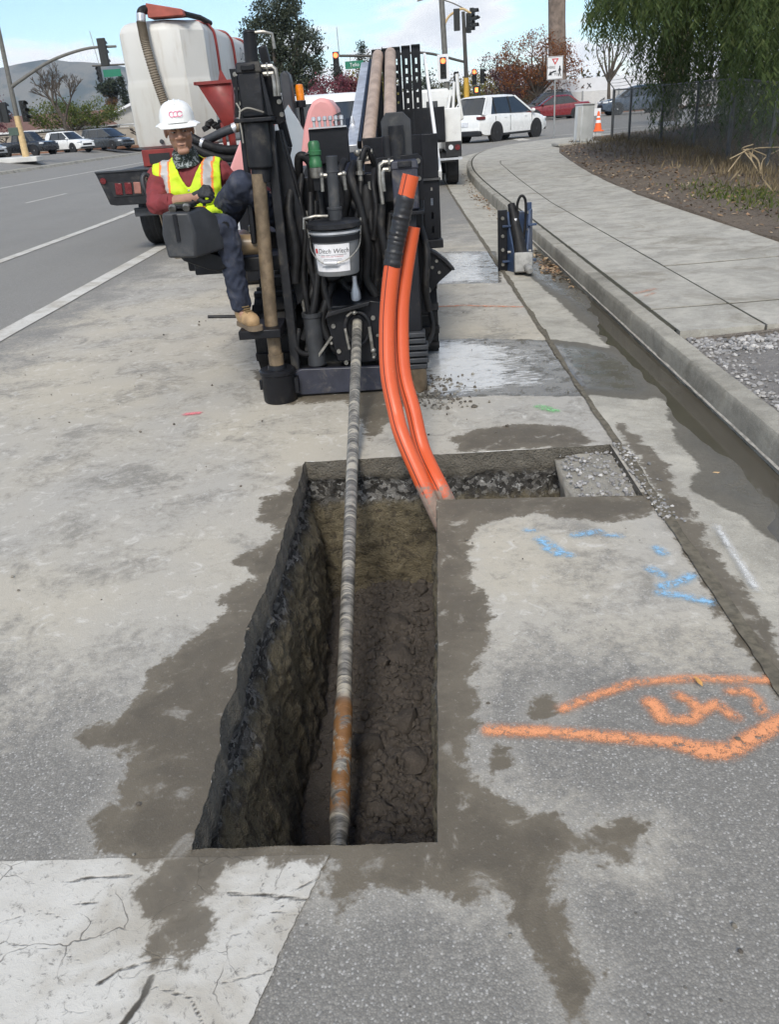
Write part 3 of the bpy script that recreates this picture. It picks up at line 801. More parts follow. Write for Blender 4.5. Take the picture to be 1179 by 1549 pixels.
# markings ------------------------------------------------------------
def paint_white(name, wear=0.5, cracks=False):
    m, nt, p = newmat(name)
    co = ocoord(nt)
    c = mixc(nt, nz(nt, co, 4.0, 4.0, 0.65), (0.43, 0.41, 0.365), (0.66, 0.64, 0.59))
    c = mixc(nt, mth(nt, 'MULTIPLY', sstep(nt, nz(nt, co, 2.6, 4.0, 0.7, 0.5), 0.44, 0.66), 0.8), c, (0.36, 0.325, 0.265))
    n_ = nz(nt, co, 55.0, 4.0, 0.75, 0.4)
    c = mixc(nt, mth(nt, 'MULTIPLY', sstep(nt, n_, 0.60 - 0.06 * wear, 0.70), 0.8), c, (0.17, 0.16, 0.145))
    h = n_
    r = 0.75
    if cracks:
        wp = nd(nt, 'VectorMath', dict(operation='ADD'), i0=co, i1=mixc(nt, 0.16, (0, 0, 0), nd(nt, 'TexNoise', None, Vector=co, Scale=6.0, Detail=4.0).outputs[1])).outputs[0]
        cd = mth(nt, 'ADD', att(nt, 'crack'), mth(nt, 'MULTIPLY', mth(nt, 'SUBTRACT', nz(nt, co, 30.0, 3.0, 0.7), 0.5), 0.013))
        e1 = vor(nt, wp, 6.5, 'DISTANCE_TO_EDGE')
        area = sstep(nt, nz(nt, co, 4.3, 3.0, 0.6), 0.44, 0.56)
        fine = mth(nt, 'MULTIPLY', sstep(nt, e1, 0.014, 0.004), mth(nt, 'MULTIPLY', area, 0.7))
        big_ = sstep(nt, cd, 0.004, -0.002)
        k_ = mth(nt, 'MAXIMUM', fine, big_)
        c = mixc(nt, k_, c, (0.06, 0.052, 0.04))
        h = mth(nt, 'SUBTRACT', h, mth(nt, 'MULTIPLY', k_, 2.0))
        c, r, h = wet_nodes(nt, co, c, r, h)
    setp(nt, p, Base_Color=c, Roughness=r, Normal=bumpn(nt, h, 0.5, 0.004))
    return m
M_LINE = paint_white('lane_paint', 0.6)
def road_strip(name, x0, x1, y0, y1, n=40, lift=0.005):
    vs = []
    for y in np.linspace(y0, y1, n):
        for x in (x0, x1):
            u_ = (mnoise.noise(Vector((x * 1.3 + 2.0, y * 1.3 - 2.0, 6.2))) * 0.006 if abs(x) < 4.5 and 0 < y < 10 else 0)
            vs.append((x, y, gz1(x, y) + lift + u_ + 0.002))
    o = MB().add(vs, [(2 * i, 2 * i + 1, 2 * i + 3, 2 * i + 2) for i in range(n - 1)]).build(name, M_LINE, None, fix=False)
    return struct(o)
road_strip('lane_line', -3.875, -3.665, -2, 13.2, 60)
road_strip('lane_line', -3.875, -3.665, 20, 60, 30)
road_strip('lane_line', -6.22, -6.03, -2, 90, 60)
for y in range(2, 130, 15):
    if y + 10.5 > 8: road_strip('lane_line', -11.08, -10.95, y + 8.2, y + 11.4, 4)
road_strip('lane_line', -16.35, -16.15, 0, 160, 40)
for x0 in (5.0, 8.2, 11.4):
    road_strip('crosswalk_line', x0, x0 + 0.5, 37.5, 41.5, 4)
road_strip('lane_line', 9.0, 30.0, 44.0, 44.3, 20)
road_strip('lane_line', 7.0, 30.0, 40.6, 40.9, 20)

# crosswalk block at the bottom left
cys = np.linspace(0.55, 1.0, 110); cus = np.linspace(0, 1, 190) ** 1.0
cright = [float(np.interp(0.55 + 0.842 * t, [0.5, 0.99, 1.2, 1.39], [-0.47, -0.39, -0.33, -0.262])) + 0.007 * mnoise.noise(Vector((t * 12, 2, 0))) + 0.004 * mnoise.noise(Vector((t * 47, 2, 0))) for t in np.linspace(0, 1, 110)]
cpl = []
for i, t in enumerate(np.linspace(0, 1, 110)):
    for u_ in cus:
        x = cright[i] - 1.45 * (1 - u_)
        topy = 1.392 + 0.004 * mnoise.noise(Vector((x * 12, 5, 0))) - 0.02 * (x + 0.3)
        cpl.append((x, 0.55 + (topy - 0.55) * t))
CP = np.array(cpl)
II = np.arange(len(CP)).reshape(110, 190)
cq = np.stack([II[:-1, :-1], II[:-1, 1:], II[1:, 1:], II[1:, :-1]], -1).reshape(-1, 4)
cz = vnoise(CP, 1.3, 2.0) * 0.006 + vnoise(CP, 5.0, 5.0) * 0.002 + 0.004
cme = bpy.data.meshes.new('crosswalk_bar'); cme.from_pydata(np.stack([CP[:, 0], CP[:, 1], cz], 1).tolist(), [], cq.tolist()); cme.shade_smooth()
setattrf(cme, 'wet', wet_field(CP)); setattrf(cme, 'slick', np.full(len(CP), 9.0)); setattrf(cme, 'slurry', np.full(len(CP), -1.0))
cd = np.full(len(CP), 9.0)
for i, c_ in enumerate(CRACKS):
    cd = np.minimum(cd, sd_line(CP, c_, [0.003, 0.0015, 0.002, 0.006, 0.0015][i] if i < 5 else 0.0002))
setattrf(cme, 'crack', cd)
cme.materials.append(paint_white('crosswalk_paint', 1.0, True))
struct(link('crosswalk_bar', cme))

# sprayed utility marks: thin paint on the asphalt
def spray(name, label, lines, col, dens=0.0, lift=0.0055, zfn=None):
    pts = np.array([p for l, w in lines for p in l]); mx = 0.06 + max(w for l, w in lines)
    xs = np.arange(pts[:, 0].min() - mx, pts[:, 0].max() + mx, 0.012); ys2 = np.arange(pts[:, 1].min() - mx, pts[:, 1].max() + mx, 0.012)
    A, B = np.meshgrid(xs, ys2); Pp = np.stack([A.ravel(), B.ravel()], 1)
    d = np.full(len(Pp), 9.0)
    for l, w in lines:
        d = np.minimum(d, sd_line(Pp, l, w / 2))
    J = np.arange(len(Pp)).reshape(A.shape)
    q = np.stack([J[:-1, :-1], J[:-1, 1:], J[1:, 1:], J[1:, :-1]], -1).reshape(-1, 4)
    q = q[(d[q] < 0.03).any(1)]
    used = np.unique(q); mp = np.zeros(len(Pp), int); mp[used] = np.arange(len(used))
    zz = (vnoise(Pp[used], 1.3, 2.0) * 0.006 + vnoise(Pp[used], 5.0, 5.0) * 0.002) + lift if zfn is None else np.array([zfn(*p) for p in Pp[used]])
    me = bpy.data.meshes.new(name); me.from_pydata(np.column_stack([Pp[used], zz]).tolist(), [], mp[q].tolist()); me.shade_smooth()
    setattrf(me, 'sdf', d[used])
    key = 'spray_%s_%s' % (name, dens)
    m, nt, p = newmat('sprayed_paint')
    co = ocoord(nt)
    n_ = nz(nt, co, 38.0, 6.0, 0.72)
    sp_ = nz(nt, co, 300.0, 2.0, 0.6)
    e = mth(nt, 'ADD', att(nt, 'sdf'), mth(nt, 'MULTIPLY', mth(nt, 'SUBTRACT', sp_, 0.5), 0.075))
    a = sstep(nt, e, 0.012, -0.010)
    a = mth(nt, 'MULTIPLY', a, sstep(nt, mth(nt, 'ADD', n_, mth(nt, 'MULTIPLY', sp_, 0.5)), 0.55 + dens, 0.72 + dens))
    mist = mth(nt, 'MULTIPLY', sstep(nt, att(nt, 'sdf'), 0.028, -0.005), sstep(nt, sp_, 0.50, 0.62))
    a = mth(nt, 'MAXIMUM', a, mth(nt, 'MULTIPLY', mist, 0.55))
    setp(nt, p, Base_Color=mixc(nt, n_, tuple(x * .85 for x in col), col), Roughness=0.7)
    tr = nd(nt, 'BsdfTransparent'); mx_ = nd(nt, 'MixShader', None, Fac=a)
    nt.links.new(tr.outputs[0], mx_.inputs[1]); nt.links.new(p.outputs[0], mx_.inputs[2]); nt.links.new(mx_.outputs[0], nt.nodes['Material Output'].inputs[0])
    me.materials.append(m)
    return tag(link(name, me), label, 'paint mark')
spray('orange_arrow_mark', 'orange sprayed arrow and digits on the asphalt right of the trench', ORANGE, (0.80, 0.33, 0.15), 0.03)
spray('blue_mark', 'faded light blue sprayed scribble on the asphalt near the gutter', BLUE, (0.28, 0.52, 0.74), 0.10)
spray('green_mark', 'small faint green sprayed smudge on the pavement before the wet slick', GREEN, (0.25, 0.62, 0.25), 0.12)
spray('pink_mark', 'small pink sprayed dot on the asphalt left of the rig', PINK, (0.80, 0.22, 0.24), 0.0)
spray('orange_line_mark', 'thin faint orange sprayed line across the pavement beyond the slick', [([(0.1, 7.45), (0.5, 7.4), (0.98, 7.2)], .035)], (0.72, 0.27, 0.13), 0.10)
spray('orange_kerb_mark', 'faded orange sprayed dash on the sidewalk by the kerb joint', [([(1.86, 6.75), (2.02, 6.85)], .05), ([(1.9, 6.62), (1.98, 6.7)], .03)], (0.62, 0.28, 0.16), 0.16, zfn=lambda x, y: swz(x, y) + 0.006)
spray('white_mark', 'white chalk line sprayed on the gutter apron right of the blue scribble', [([(1.19, 2.93), (1.17, 2.6), (1.16, 2.45)], .012)], (0.7, 0.7, 0.68), 0.03, zfn=lambda x, y: 0.014)

# ================================================================== TRENCH
def earth_material():
    m, nt, p = newmat('cut_earth')
    co = ocoord(nt)
    sp_ = nd(nt, 'SeparateXYZ', None, Vector=co)
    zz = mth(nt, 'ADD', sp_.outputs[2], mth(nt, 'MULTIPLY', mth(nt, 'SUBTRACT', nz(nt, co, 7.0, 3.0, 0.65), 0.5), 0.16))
    pav = mixc(nt, nz(nt, co, 16.0, 3.0, 0.7), (0.09, 0.08, 0.062), (0.26, 0.235, 0.19))
    v = nd(nt, 'TexVoronoi', None, Vector=co, Scale=45.0)
    rn = nd(nt, 'SeparateColor', None, Color=v.outputs[1]).outputs[0]
    rub = mixc(nt, mth(nt, 'POWER', rn, 2.2), (0.035, 0.032, 0.028), (0.30, 0.29, 0.27))
    rub = mixc(nt, sstep(nt, nz(nt, co, 30.0, 4.0, 0.75, 0.6), 0.57, 0.68), rub, (0.48, 0.48, 0.46))
    soil = mixc(nt, nz(nt, co, 3.2, 4.0, 0.7, 0.5), (0.105, 0.088, 0.055), (0.27, 0.228, 0.145))
    soil = mixc(nt, mth(nt, 'MULTIPLY', sstep(nt, nz(nt, co, 14.0, 5.0, 0.75, 0.6), 0.48, 0.62), 0.8), soil, (0.055, 0.044, 0.031))
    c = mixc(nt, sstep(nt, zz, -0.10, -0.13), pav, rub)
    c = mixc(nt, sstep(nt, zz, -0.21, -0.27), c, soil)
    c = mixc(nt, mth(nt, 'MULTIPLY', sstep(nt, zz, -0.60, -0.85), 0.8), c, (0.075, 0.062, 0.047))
    h = mth(nt, 'ADD', nz(nt, co, 22.0, 5.0, 0.75), mth(nt, 'MULTIPLY', nz(nt, co, 120.0, 2.0, 0.7), 0.4))
    setp(nt, p, Base_Color=c, Roughness=0.92, Normal=bumpn(nt, h, 1.0, 0.05))
    return m
M_EARTH = earth_material()
def loose_material():
    m, nt, p = newmat('loose_soil')
    co = ocoord(nt)
    c = mixc(nt, nz(nt, co, 6.0, 4.0, 0.7), (0.036, 0.030, 0.025), (0.115, 0.096, 0.08))
    c = mixc(nt, mth(nt, 'MULTIPLY', sstep(nt, nz(nt, co, 60.0, 3.0, 0.7), 0.55, 0.7), 0.5), c, (0.17, 0.145, 0.12))
    setp(nt, p, Base_Color=c, Roughness=0.9, Normal=bumpn(nt, mth(nt, 'ADD', nz(nt, co, 55.0, 4.0, 0.75), mth(nt, 'MULTIPLY', nz(nt, co, 200.0, 3.0), 0.4)), 0.9, 0.02))
    return m
M_LOOSE = loose_material()

def wall(name, pts, inward, depth, lean=0.0, st=0.015, amp=0.05, top=0.0):
    """pts: plan polyline; inward: plan vector pointing into the pit; rows go down"""
    rows = int(depth / st) + 1
    vs = []
    for (x, y) in pts:
        for r in range(rows):
            z = top - depth * r / (rows - 1)
            dz = top - z
            k_ = float(smooth01(dz, 0.09, 0.15))
            n_ = mnoise.fractal(Vector((x * 7, y * 7, z * 7)), 0.8, 2.1, 5)
            n2 = mnoise.noise(Vector((x * 2.3, y * 2.3, z * 1.5)))
            n0 = mnoise.noise(Vector((x * 25, y * 25, z * 25)))
            rub = float(smooth01(dz, 0.09, 0.14) * (1 - smooth01(dz, 0.2, 0.3)))
            n3 = mnoise.fractal(Vector((x * 22, y * 22, z * 34)), 0.7, 2.2, 4)
            d = lean * dz + k_ * (amp * 0.5 * n_ + amp * 0.7 * n2 + 0.010 * n3) - 0.03 * rub + rub * 0.02 * n0 + 0.003 * n0 * (1 - k_)
            if r == 0: d = 0
            vs.append((x + inward[0] * d, y + inward[1] * d, z))
    n = len(pts)
    fs = [(i * rows + r, (i + 1) * rows + r, (i + 1) * rows + r + 1, i * rows + r + 1) for i in range(n - 1) for r in range(rows - 1)]
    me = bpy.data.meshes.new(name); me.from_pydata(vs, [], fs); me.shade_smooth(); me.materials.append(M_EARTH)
    return struct(link(name, me))
lin = lambda a, b, s_: np.linspace(a, b, int(abs(b - a) / s_) + 1)
rz_ = lambda x, y: mnoise.noise(Vector((x * 1.3 + 2.0, y * 1.3 - 2.0, 6.2))) * 0.006
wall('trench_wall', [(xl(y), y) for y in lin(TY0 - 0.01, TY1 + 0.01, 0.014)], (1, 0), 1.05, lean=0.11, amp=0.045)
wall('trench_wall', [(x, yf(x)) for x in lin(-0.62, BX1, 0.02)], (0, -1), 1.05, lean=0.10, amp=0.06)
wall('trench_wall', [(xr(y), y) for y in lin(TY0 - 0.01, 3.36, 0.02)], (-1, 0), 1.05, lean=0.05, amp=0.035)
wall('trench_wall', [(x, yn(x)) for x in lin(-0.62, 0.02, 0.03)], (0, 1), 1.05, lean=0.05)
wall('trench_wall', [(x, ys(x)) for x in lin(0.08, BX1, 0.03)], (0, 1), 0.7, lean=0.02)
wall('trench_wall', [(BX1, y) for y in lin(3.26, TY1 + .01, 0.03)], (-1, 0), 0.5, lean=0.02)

# floor with heaped clods
xs = np.arange(-0.66, 0.14, 0.0125); ys2 = np.arange(1.38, 3.96, 0.0125)
A, B = np.meshgrid(xs, ys2)
fv = []
for x, y in zip(A.ravel(), B.ravel()):
    base = -0.90 + 0.10 * float(smooth01(y, 2.6, 3.9))
    heap = float(smooth01(x, -0.42, -0.24)) * (0.13 + 0.05 * mnoise.noise(Vector((x * 3, y * 2, 0)))) * float(1 - smooth01(y, 3.0, 3.5) * 0.7)
    q = Vector((x * 17, y * 17, 0))
    bil = abs(mnoise.noise(q)) * 0.6 + abs(mnoise.noise(q * 2.2)) * 0.4 + abs(mnoise.noise(q * 5.1)) * 0.2
    fv.append((x, y, base + heap + (0.05 - 0.055 * bil) * (0.35 + 0.65 * float(smooth01(x, -0.45, -0.25)))))
J = np.arange(len(fv)).reshape(A.shape)
fq = np.stack([J[:-1, :-1], J[:-1, 1:], J[1:, 1:], J[1:, :-1]], -1).reshape(-1, 4)
fme = bpy.data.meshes.new('trench_floor'); fme.from_pydata(fv, [], fq.tolist()); fme.shade_smooth(); fme.materials.append(M_LOOSE)
struct(link('trench_floor', fme))
def floorz(x, y):
    i = int(np.clip((y - 1.38) / 0.0125, 0, A.shape[0] - 1)); j = int(np.clip((x + 0.66) / 0.0125, 0, A.shape[1] - 1))
    return fv[J[i, j]][2]
it = []
for _ in range(1900):
    x = random.uniform(-0.42, 0.0) if random.random() < .85 else random.uniform(-.55, 0); y = random.uniform(1.6, 3.85)
    sz = abs(random.gauss(0, 0.009)) + 0.004
    if random.random() < 0.05: sz *= 2.0
    it.append((x, y, floorz(x, y) + sz * 0.3, sz, 0.8))
stuff(scatter('soil_clods', M_LOOSE, it, hi=True, smooth=60), 'dark crumbly soil clods heaped on the trench floor', 'soil')
# floor of the side cut and its concrete ledge
sv = []; xs = np.arange(0.03, 1.02, 0.02); ys2 = np.arange(3.2, 3.96, 0.02); A2, B2 = np.meshgrid(xs, ys2)
for x, y in zip(A2.ravel(), B2.ravel()):
    sv.append((x, y, -0.42 + 0.05 * mnoise.fractal(Vector((x * 8, y * 8, 0)), 0.8, 2.1, 4) - 0.45 * float(smooth01(x, 0.16, 0.05))))
J2 = np.arange(len(sv)).reshape(A2.shape)
sq = np.stack([J2[:-1, :-1], J2[:-1, 1:], J2[1:, 1:], J2[1:, :-1]], -1).reshape(-1, 4)
sme = bpy.data.meshes.new('side_cut_floor'); sme.from_pydata(sv, [], sq.tolist()); sme.shade_smooth(); sme.materials.append(M_LOOSE)
struct(link('side_cut_floor', sme))
M_RAW = concrete_material('raw_concrete', (0.30, 0.28, 0.235), (0.15, 0.13, 0.1), False, 0.4, 1.0)
lv = []; xs = np.linspace(0.70, 0.985, 18); ys2 = np.linspace(3.26, 3.87, 34)
top_i = {}
for j, y in enumerate(ys2):
    for i, x in enumerate(xs):
        xx = x + (0.03 * mnoise.noise(Vector((y * 8, 1, 0))) if i == 0 else 0)
        top_i[(i, j)] = len(lv); lv.append((xx, y, -0.035 - 0.02 * (1 - float(smooth01(x, 0.7, 0.8))) + 0.010 * mnoise.fractal(Vector((x * 14, y * 14, 3)), .8, 2, 4)))
lf_ = [(top_i[i, j], top_i[i + 1, j], top_i[i + 1, j + 1], top_i[i, j + 1]) for i in range(17) for j in range(33)]
b0 = len(lv)
for j, y in enumerate(ys2):
    q = lv[top_i[0, j]]; lv.append((q[0] + 0.03 + 0.02 * mnoise.noise(Vector((y * 15, 5, 0))), y, -0.2)); lv.append((q[0] + 0.05, y, -0.46))
for j in range(33):
    lf_.append((top_i[0, j], top_i[0, j + 1], b0 + 2 * j + 2, b0 + 2 * j)); lf_.append((b0 + 2 * j, b0 + 2 * j + 2, b0 + 2 * j + 3, b0 + 2 * j + 1))
lme = bpy.data.meshes.new('concrete_ledge'); lme.from_pydata(lv, [], lf_); lme.shade_smooth(); lme.materials.append(M_RAW)
struct(link('concrete_ledge', lme))
it = []
for _ in range(260):
    x = random.uniform(0.72, 1.0); y = random.uniform(3.28, 3.88)
    it.append((x, y, -0.03, random.uniform(0.003, 0.012), .7))
for _ in range(150):
    x = 1.0 + abs(random.gauss(0, .04)); y = random.uniform(3.0, 3.9)
    it.append((x, y, 0.006, random.uniform(0.003, 0.010), .7))
stuff(scatter('concrete_crumbs', M_GRAVEL, it), 'small broken concrete crumbs on the ledge of the side cut', 'rubble')
it = []
for _ in range(170):
    x = random.uniform(-3.2, 1.0); y = random.uniform(1.0, 7.5)
    if -.62 < x < .1 and 1.4 < y < 3.95 or (0 < x and 3.2 < y < 3.95): continue
    it.append((x, y, 0.006, abs(random.gauss(0, .004)) + .002, .7))
for _ in range(260):
    y = random.uniform(4.6, 5.3); x = random.gauss(0.12, 0.12)
    it.append((x, y, 0.006, abs(random.gauss(0, .007)) + .003, .7))
stuff(scatter('pavement_grit', isl_mat('dark_grit', [(0.06, 0.05, 0.04), (0.16, 0.14, 0.11), (0.3, 0.28, 0.24)]), it), 'loose pebbles and crumbs scattered on the dusty asphalt', 'grit')

# drill rod -----------------------------------------------------------
ROD_A = Vector((-0.325, 5.06, 0.455)); ROD_DIR = Vector((-0.0037, -0.944, -0.3285)).normalized()
def rodp(y):
    t = (y - ROD_A.y) / ROD_DIR.y
    return ROD_A + ROD_DIR * t
m, nt, p = newmat('muddy_rod_steel')
co = ocoord(nt)
mp = nd(nt, 'Mapping', None, Vector=co, Rotation=(R(19), R(18), 0), Scale=(1.0, 5.0, 1.0)).outputs[0]
w_ = nz(nt, mp, 5.0, 6.0, 0.72, 2.2)
c = mixc(nt, sstep(nt, w_, 0.35, 0.65), (0.075, 0.072, 0.066), (0.32, 0.30, 0.265))
c = mixc(nt, sstep(nt, nz(nt, mp, 5.0, 7.0, 0.7, 1.0), 0.52, 0.62), c, (0.47, 0.43, 0.35))
sp_ = nd(nt, 'SeparateXYZ', None, Vector=co)
jt = mth(nt, 'MULTIPLY', sstep(nt, sp_.outputs[1], 2.05, 2.10), sstep(nt, sp_.outputs[1], 2.52, 2.46))
rust = mixc(nt, nz(nt, mp, 6.0, 6.0, 0.75, 1.6), (0.085, 0.035, 0.012), (0.42, 0.22, 0.09))
c = mixc(nt, mth(nt, 'MULTIPLY', jt, sstep(nt, nz(nt, co, 16.0, 5.0, 0.7, 0.8), 0.40, 0.52)), c, rust)
setp(nt, p, Base_Color=c, Roughness=mixf(nt, w_, 0.25, 0.6), Metallic=0.25, Normal=bumpn(nt, nz(nt, mp, 9.0, 6.0), 0.25, 0.006))
M_ROD = m
rod = thing('drill_rod', 'mud-streaked steel drill rod running down into the trench from the rig', 'drill rod', rodp(1.5))
MB().tube([rodp(5.06), rodp(2.5)] , 0.030, 20).build('rod_tube', M_ROD, rod)
MB().tube([rodp(2.52), rodp(2.46), rodp(2.27), rodp(2.262), rodp(2.255), rodp(2.05), rodp(2.0)], [0.030, 0.036, 0.036, 0.034, 0.036, 0.036, 0.030], 20).build('tool_joint', M_ROD, rod)
MB().tube([rodp(2.02), rodp(1.2)], 0.030, 20).build('rod_tube', M_ROD, rod)

# conduits ------------------------------------------------------------
def conduit_material(name):
    m, nt, p = newmat(name)
    co = ocoord(nt)
    at = att(nt, 'around')
    st_ = mth(nt, 'MAXIMUM', sstep(nt, mth(nt, 'ABSOLUTE', mth(nt, 'SUBTRACT', at, 0.10)), 0.012, 0.008), sstep(nt, mth(nt, 'ABSOLUTE', mth(nt, 'SUBTRACT', at, 0.36)), 0.012, 0.008))
    st_ = mth(nt, 'MAXIMUM', st_, sstep(nt, mth(nt, 'ABSOLUTE', mth(nt, 'SUBTRACT', at, 0.70)), 0.012, 0.008))
    c = mixc(nt, nz(nt, co, 9.0, 5.0), (0.56, 0.078, 0.020), (0.66, 0.115, 0.034))
    c = mixc(nt, st_, c, (0.06, 0.012, 0.01))
    sp_ = nd(nt, 'SeparateXYZ', None, Vector=co)
    mud = mth(nt, 'ADD', sp_.outputs[2], mth(nt, 'MULTIPLY', mth(nt, 'SUBTRACT', nz(nt, co, 24.0, 6.0, 0.7), 0.5), 0.30))
    mf = mth(nt, 'MULTIPLY', sstep(nt, mud, 0.03, -0.03), 0.92)
    c = mixc(nt, mf, c, mixc(nt, nz(nt, co, 40.0, 5.0), (0.13, 0.108, 0.085), (0.33, 0.285, 0.235)))
    sc = sstep(nt, nz(nt, co, 70.0, 6.0, 0.75, 0.6), 0.64, 0.7)
    c = mixc(nt, mth(nt, 'MULTIPLY', sc, 0.35), c, (0.75, 0.42, 0.3))
    setp(nt, p, Base_Color=c, Roughness=mixf(nt, mf, 0.42, 0.85), Normal=bumpn(nt, nz(nt, co, 30.0, 5.0), 0.08, 0.01))
    return m
M_COND = conduit_material('orange_conduit')
def tube_attr(name, pts, r, n, mat, parent):
    b = MB(); b.tube(pts, r, n, cap=False)
    k = len(pts)
    # inner bore
    b2 = MB(); b2.tube(pts[-14:], r * 0.86, n, cap=False)
    me = bpy.data.meshes.new(name)
    nv = len(b.v)
    base2 = (k - 1) * n; in0 = nv + (14 - 1) * n
    rim = [(base2 + j, base2 + (j + 1) % n, in0 + (j + 1) % n, in0 + j) for j in range(n)]
    me.from_pydata(b.v + b2.v, [], b.f + [tuple(reversed([i + nv for i in f])) for f in b2.f] + rim)
    ar = np.concatenate([np.tile(np.arange(n) / n, k), np.full(len(b2.v), 0.2)])
    setattrf(me, 'around', ar); me.shade_smooth(); me.set_sharp_from_angle(angle=R(50)); me.materials.append(mat)
    return link(name, me, parent)
CA = [(0.22, 3.40, -0.50), (0.135, 3.42, -0.26), (0.061, 3.46, -0.08), (-0.057, 3.6, 0.196), (-0.093, 3.70, 0.322), (-0.117, 3.78, 0.495), (-0.105, 3.86, 0.728), (-0.066, 3.90, 0.962), (-0.021, 3.92, 1.132), (0.041, 3.93, 1.338)]
CB = [(0.30, 3.44, -0.46), (0.20, 3.46, -0.22), (0.106, 3.50, -0.015), (0.029, 3.68, 0.119), (-0.008, 3.78, 0.289), (-0.046, 3.86, 0.467), (-0.041, 3.94, 0.706), (-0.014, 3.98, 0.884), (0.036, 4.0, 1.11)]
ca = thing('orange_conduit', 'taller orange plastic conduit with its top end wrapped in black tape', 'conduit', CA[0])
tube_attr('pipe', catmull(CA, 10), 0.038, 28, M_COND, ca)
cb = thing('orange_conduit', 'shorter bare orange plastic conduit just right of the taped one', 'conduit', CB[0])
tube_attr('pipe', catmull(CB, 10), 0.038, 28, M_COND, cb)
M_TAPE = pm('black_tape', (0.016, 0.016, 0.018), 0.38, var=0.3, scale=14, bump=0.35, bscale=26)
tp = [q for q in catmull(CA, 24) if 0.945 < q.z < 1.255]
rs = [0.0405 + 0.0022 * mnoise.noise(Vector((0, 0, q.z * 46))) + 0.0012 * (i % 3) for i, q in enumerate(tp)]
b = MB(); b.tube(tp, rs, 30, cap=False)
b.v = [tuple(Vector(v) + Vector((0, 0, 0.010 * mnoise.noise(Vector((v[0] * 30, v[1] * 30, 2))))) * (1 if i < 30 or i >= len(b.v) - 30 else 0) + Vector((0.0015, 0.0015, 0)) * mnoise.noise(Vector((v[0] * 40, v[1] * 40, v[2] * 60)))) for i, v in enumerate(b.v)]
b.build('tape_wrap', M_TAPE, ca, smooth=35)

# ================================================================== DRILL RIG
M_BLK = pm('black_painted_steel', (0.009, 0.0095, 0.012), 0.42, var=0.35, scale=5, dirt=(0.075, 0.066, 0.052), damt=0.25, dscale=7, bump=0.12, bscale=45, spec=0.28)
M_BLK2 = pm('worn_black_steel', (0.014, 0.0145, 0.017), 0.5, var=0.35, scale=9, dirt=(0.11, 0.098, 0.078), damt=0.35, dscale=9, bump=0.2, bscale=60, spec=0.3)
M_NAVY = pm('dusty_navy_steel', (0.028, 0.030, 0.044), 0.45, var=0.3, scale=6, dirt=(0.17, 0.15, 0.125), damt=0.45, dscale=8, bump=0.12)
M_SHAFT = pm('muddy_shaft', (0.17, 0.125, 0.078), 0.6, 0.2, var=0.4, scale=10, dirt=(0.085, 0.06, 0.04), damt=0.5, dscale=12, bump=0.3, bscale=40)
M_STEEL = pm('fitting_steel', (0.27, 0.26, 0.235), 0.42, 0.7, var=0.4, scale=20, dirt=(0.12, 0.10, 0.08), damt=0.3, dscale=25)
M_RUB = pm('hose_rubber', (0.012, 0.012, 0.013), 0.55, var=0.4, scale=14, dirt=(0.11, 0.095, 0.075), damt=0.3, dscale=12, bump=0.15, spec=0.25)
M_SEAT = pm('tan_vinyl', (0.22, 0.16, 0.095), 0.35, var=0.25, scale=6, dirt=(0.10, 0.075, 0.05), damt=0.4, dscale=8)
M_PINK = pm('faded_red_hood', (0.66, 0.30, 0.285), 0.45, var=0.08, scale=3, dirt=(0.55, 0.38, 0.33), damt=0.25)
M_SLV = pm('bare_aluminium', (0.55, 0.56, 0.58), 0.4, 0.5, var=0.2, scale=9, dirt=(0.25, 0.24, 0.22), damt=0.3)
M_TANROD = pm('dusty_rod', (0.38, 0.29, 0.23), 0.6, 0.15, var=0.22, scale=9, dirt=(0.25, 0.18, 0.13), damt=0.35, dscale=10)
M_GRN = pm('green_plastic', (0.022, 0.115, 0.040), 0.45, var=0.25, scale=20)
M_WPNT = pm('white_paint', (0.72, 0.72, 0.70), 0.4, var=0.08, scale=3, dirt=(0.4, 0.37, 0.32), damt=0.25)
M_RED = pm('red_paint', (0.20, 0.022, 0.017), 0.45, var=0.2, scale=5, dirt=(0.13, 0.06, 0.045), damt=0.35)
M_GREY = pm('grey_plastic', (0.034, 0.036, 0.040), 0.5, var=0.25, scale=7, dirt=(0.17, 0.16, 0.14), damt=0.3)
M_GLASSD = pm('dark_glass', (0.012, 0.014, 0.016), 0.08, var=0.1, scale=2, spec=0.7)
M_GLASSL = pm('grey_window', (0.30, 0.35, 0.39), 0.12, var=0.1, scale=2)

rig = thing('directional_drill', 'black directional drilling rig with operator seat, parked over the trench line', 'drill rig', (-0.35, 5.6, 0))
def bolts(lst, r, parent, y0, y1, mat=None):
    for (x, z) in lst:
        b = MB().cyl((x, y0, z), (x, y1, z), r, n=10)
        b.build('bolt', mat or M_STEEL, parent)
# --- left anchor mast
MB().lathe([(0.0, 0.0), (0.098, 0.0), (0.106, 0.012), (0.106, 0.178), (0.113, 0.183), (0.113, 0.203), (0.104, 0.21), (0.06, 0.21), (0.055, 0.235), (0.0, 0.235)], 32, (-0.847, 4.97, 0)).box((-0.958, 4.97, 0.11), (0.02, 0.03, 0.06)).box((-0.735, 4.97, 0.10), (0.025, 0.05, 0.1)).build('anchor_foot', M_BLK, rig, smooth=35)
sh = MB().tube([(-0.847, 4.97, 0.21), (-0.848, 4.98, 0.5), (-0.815, 5.0, 1.335)], 0.041, 20).build('anchor_shaft', M_SHAFT, rig)
MB().tube([(-0.846, 4.972, 0.235), (-0.846, 4.972, 0.30)], 0.047, 20).build('collar', M_SHAFT, sh)
MB().bar((-0.742, 5.075, 0.12), (-0.735, 5.085, 1.60), 0.055, 0.06).build('mast_rail', M_BLK2, rig, bevel=0.006)
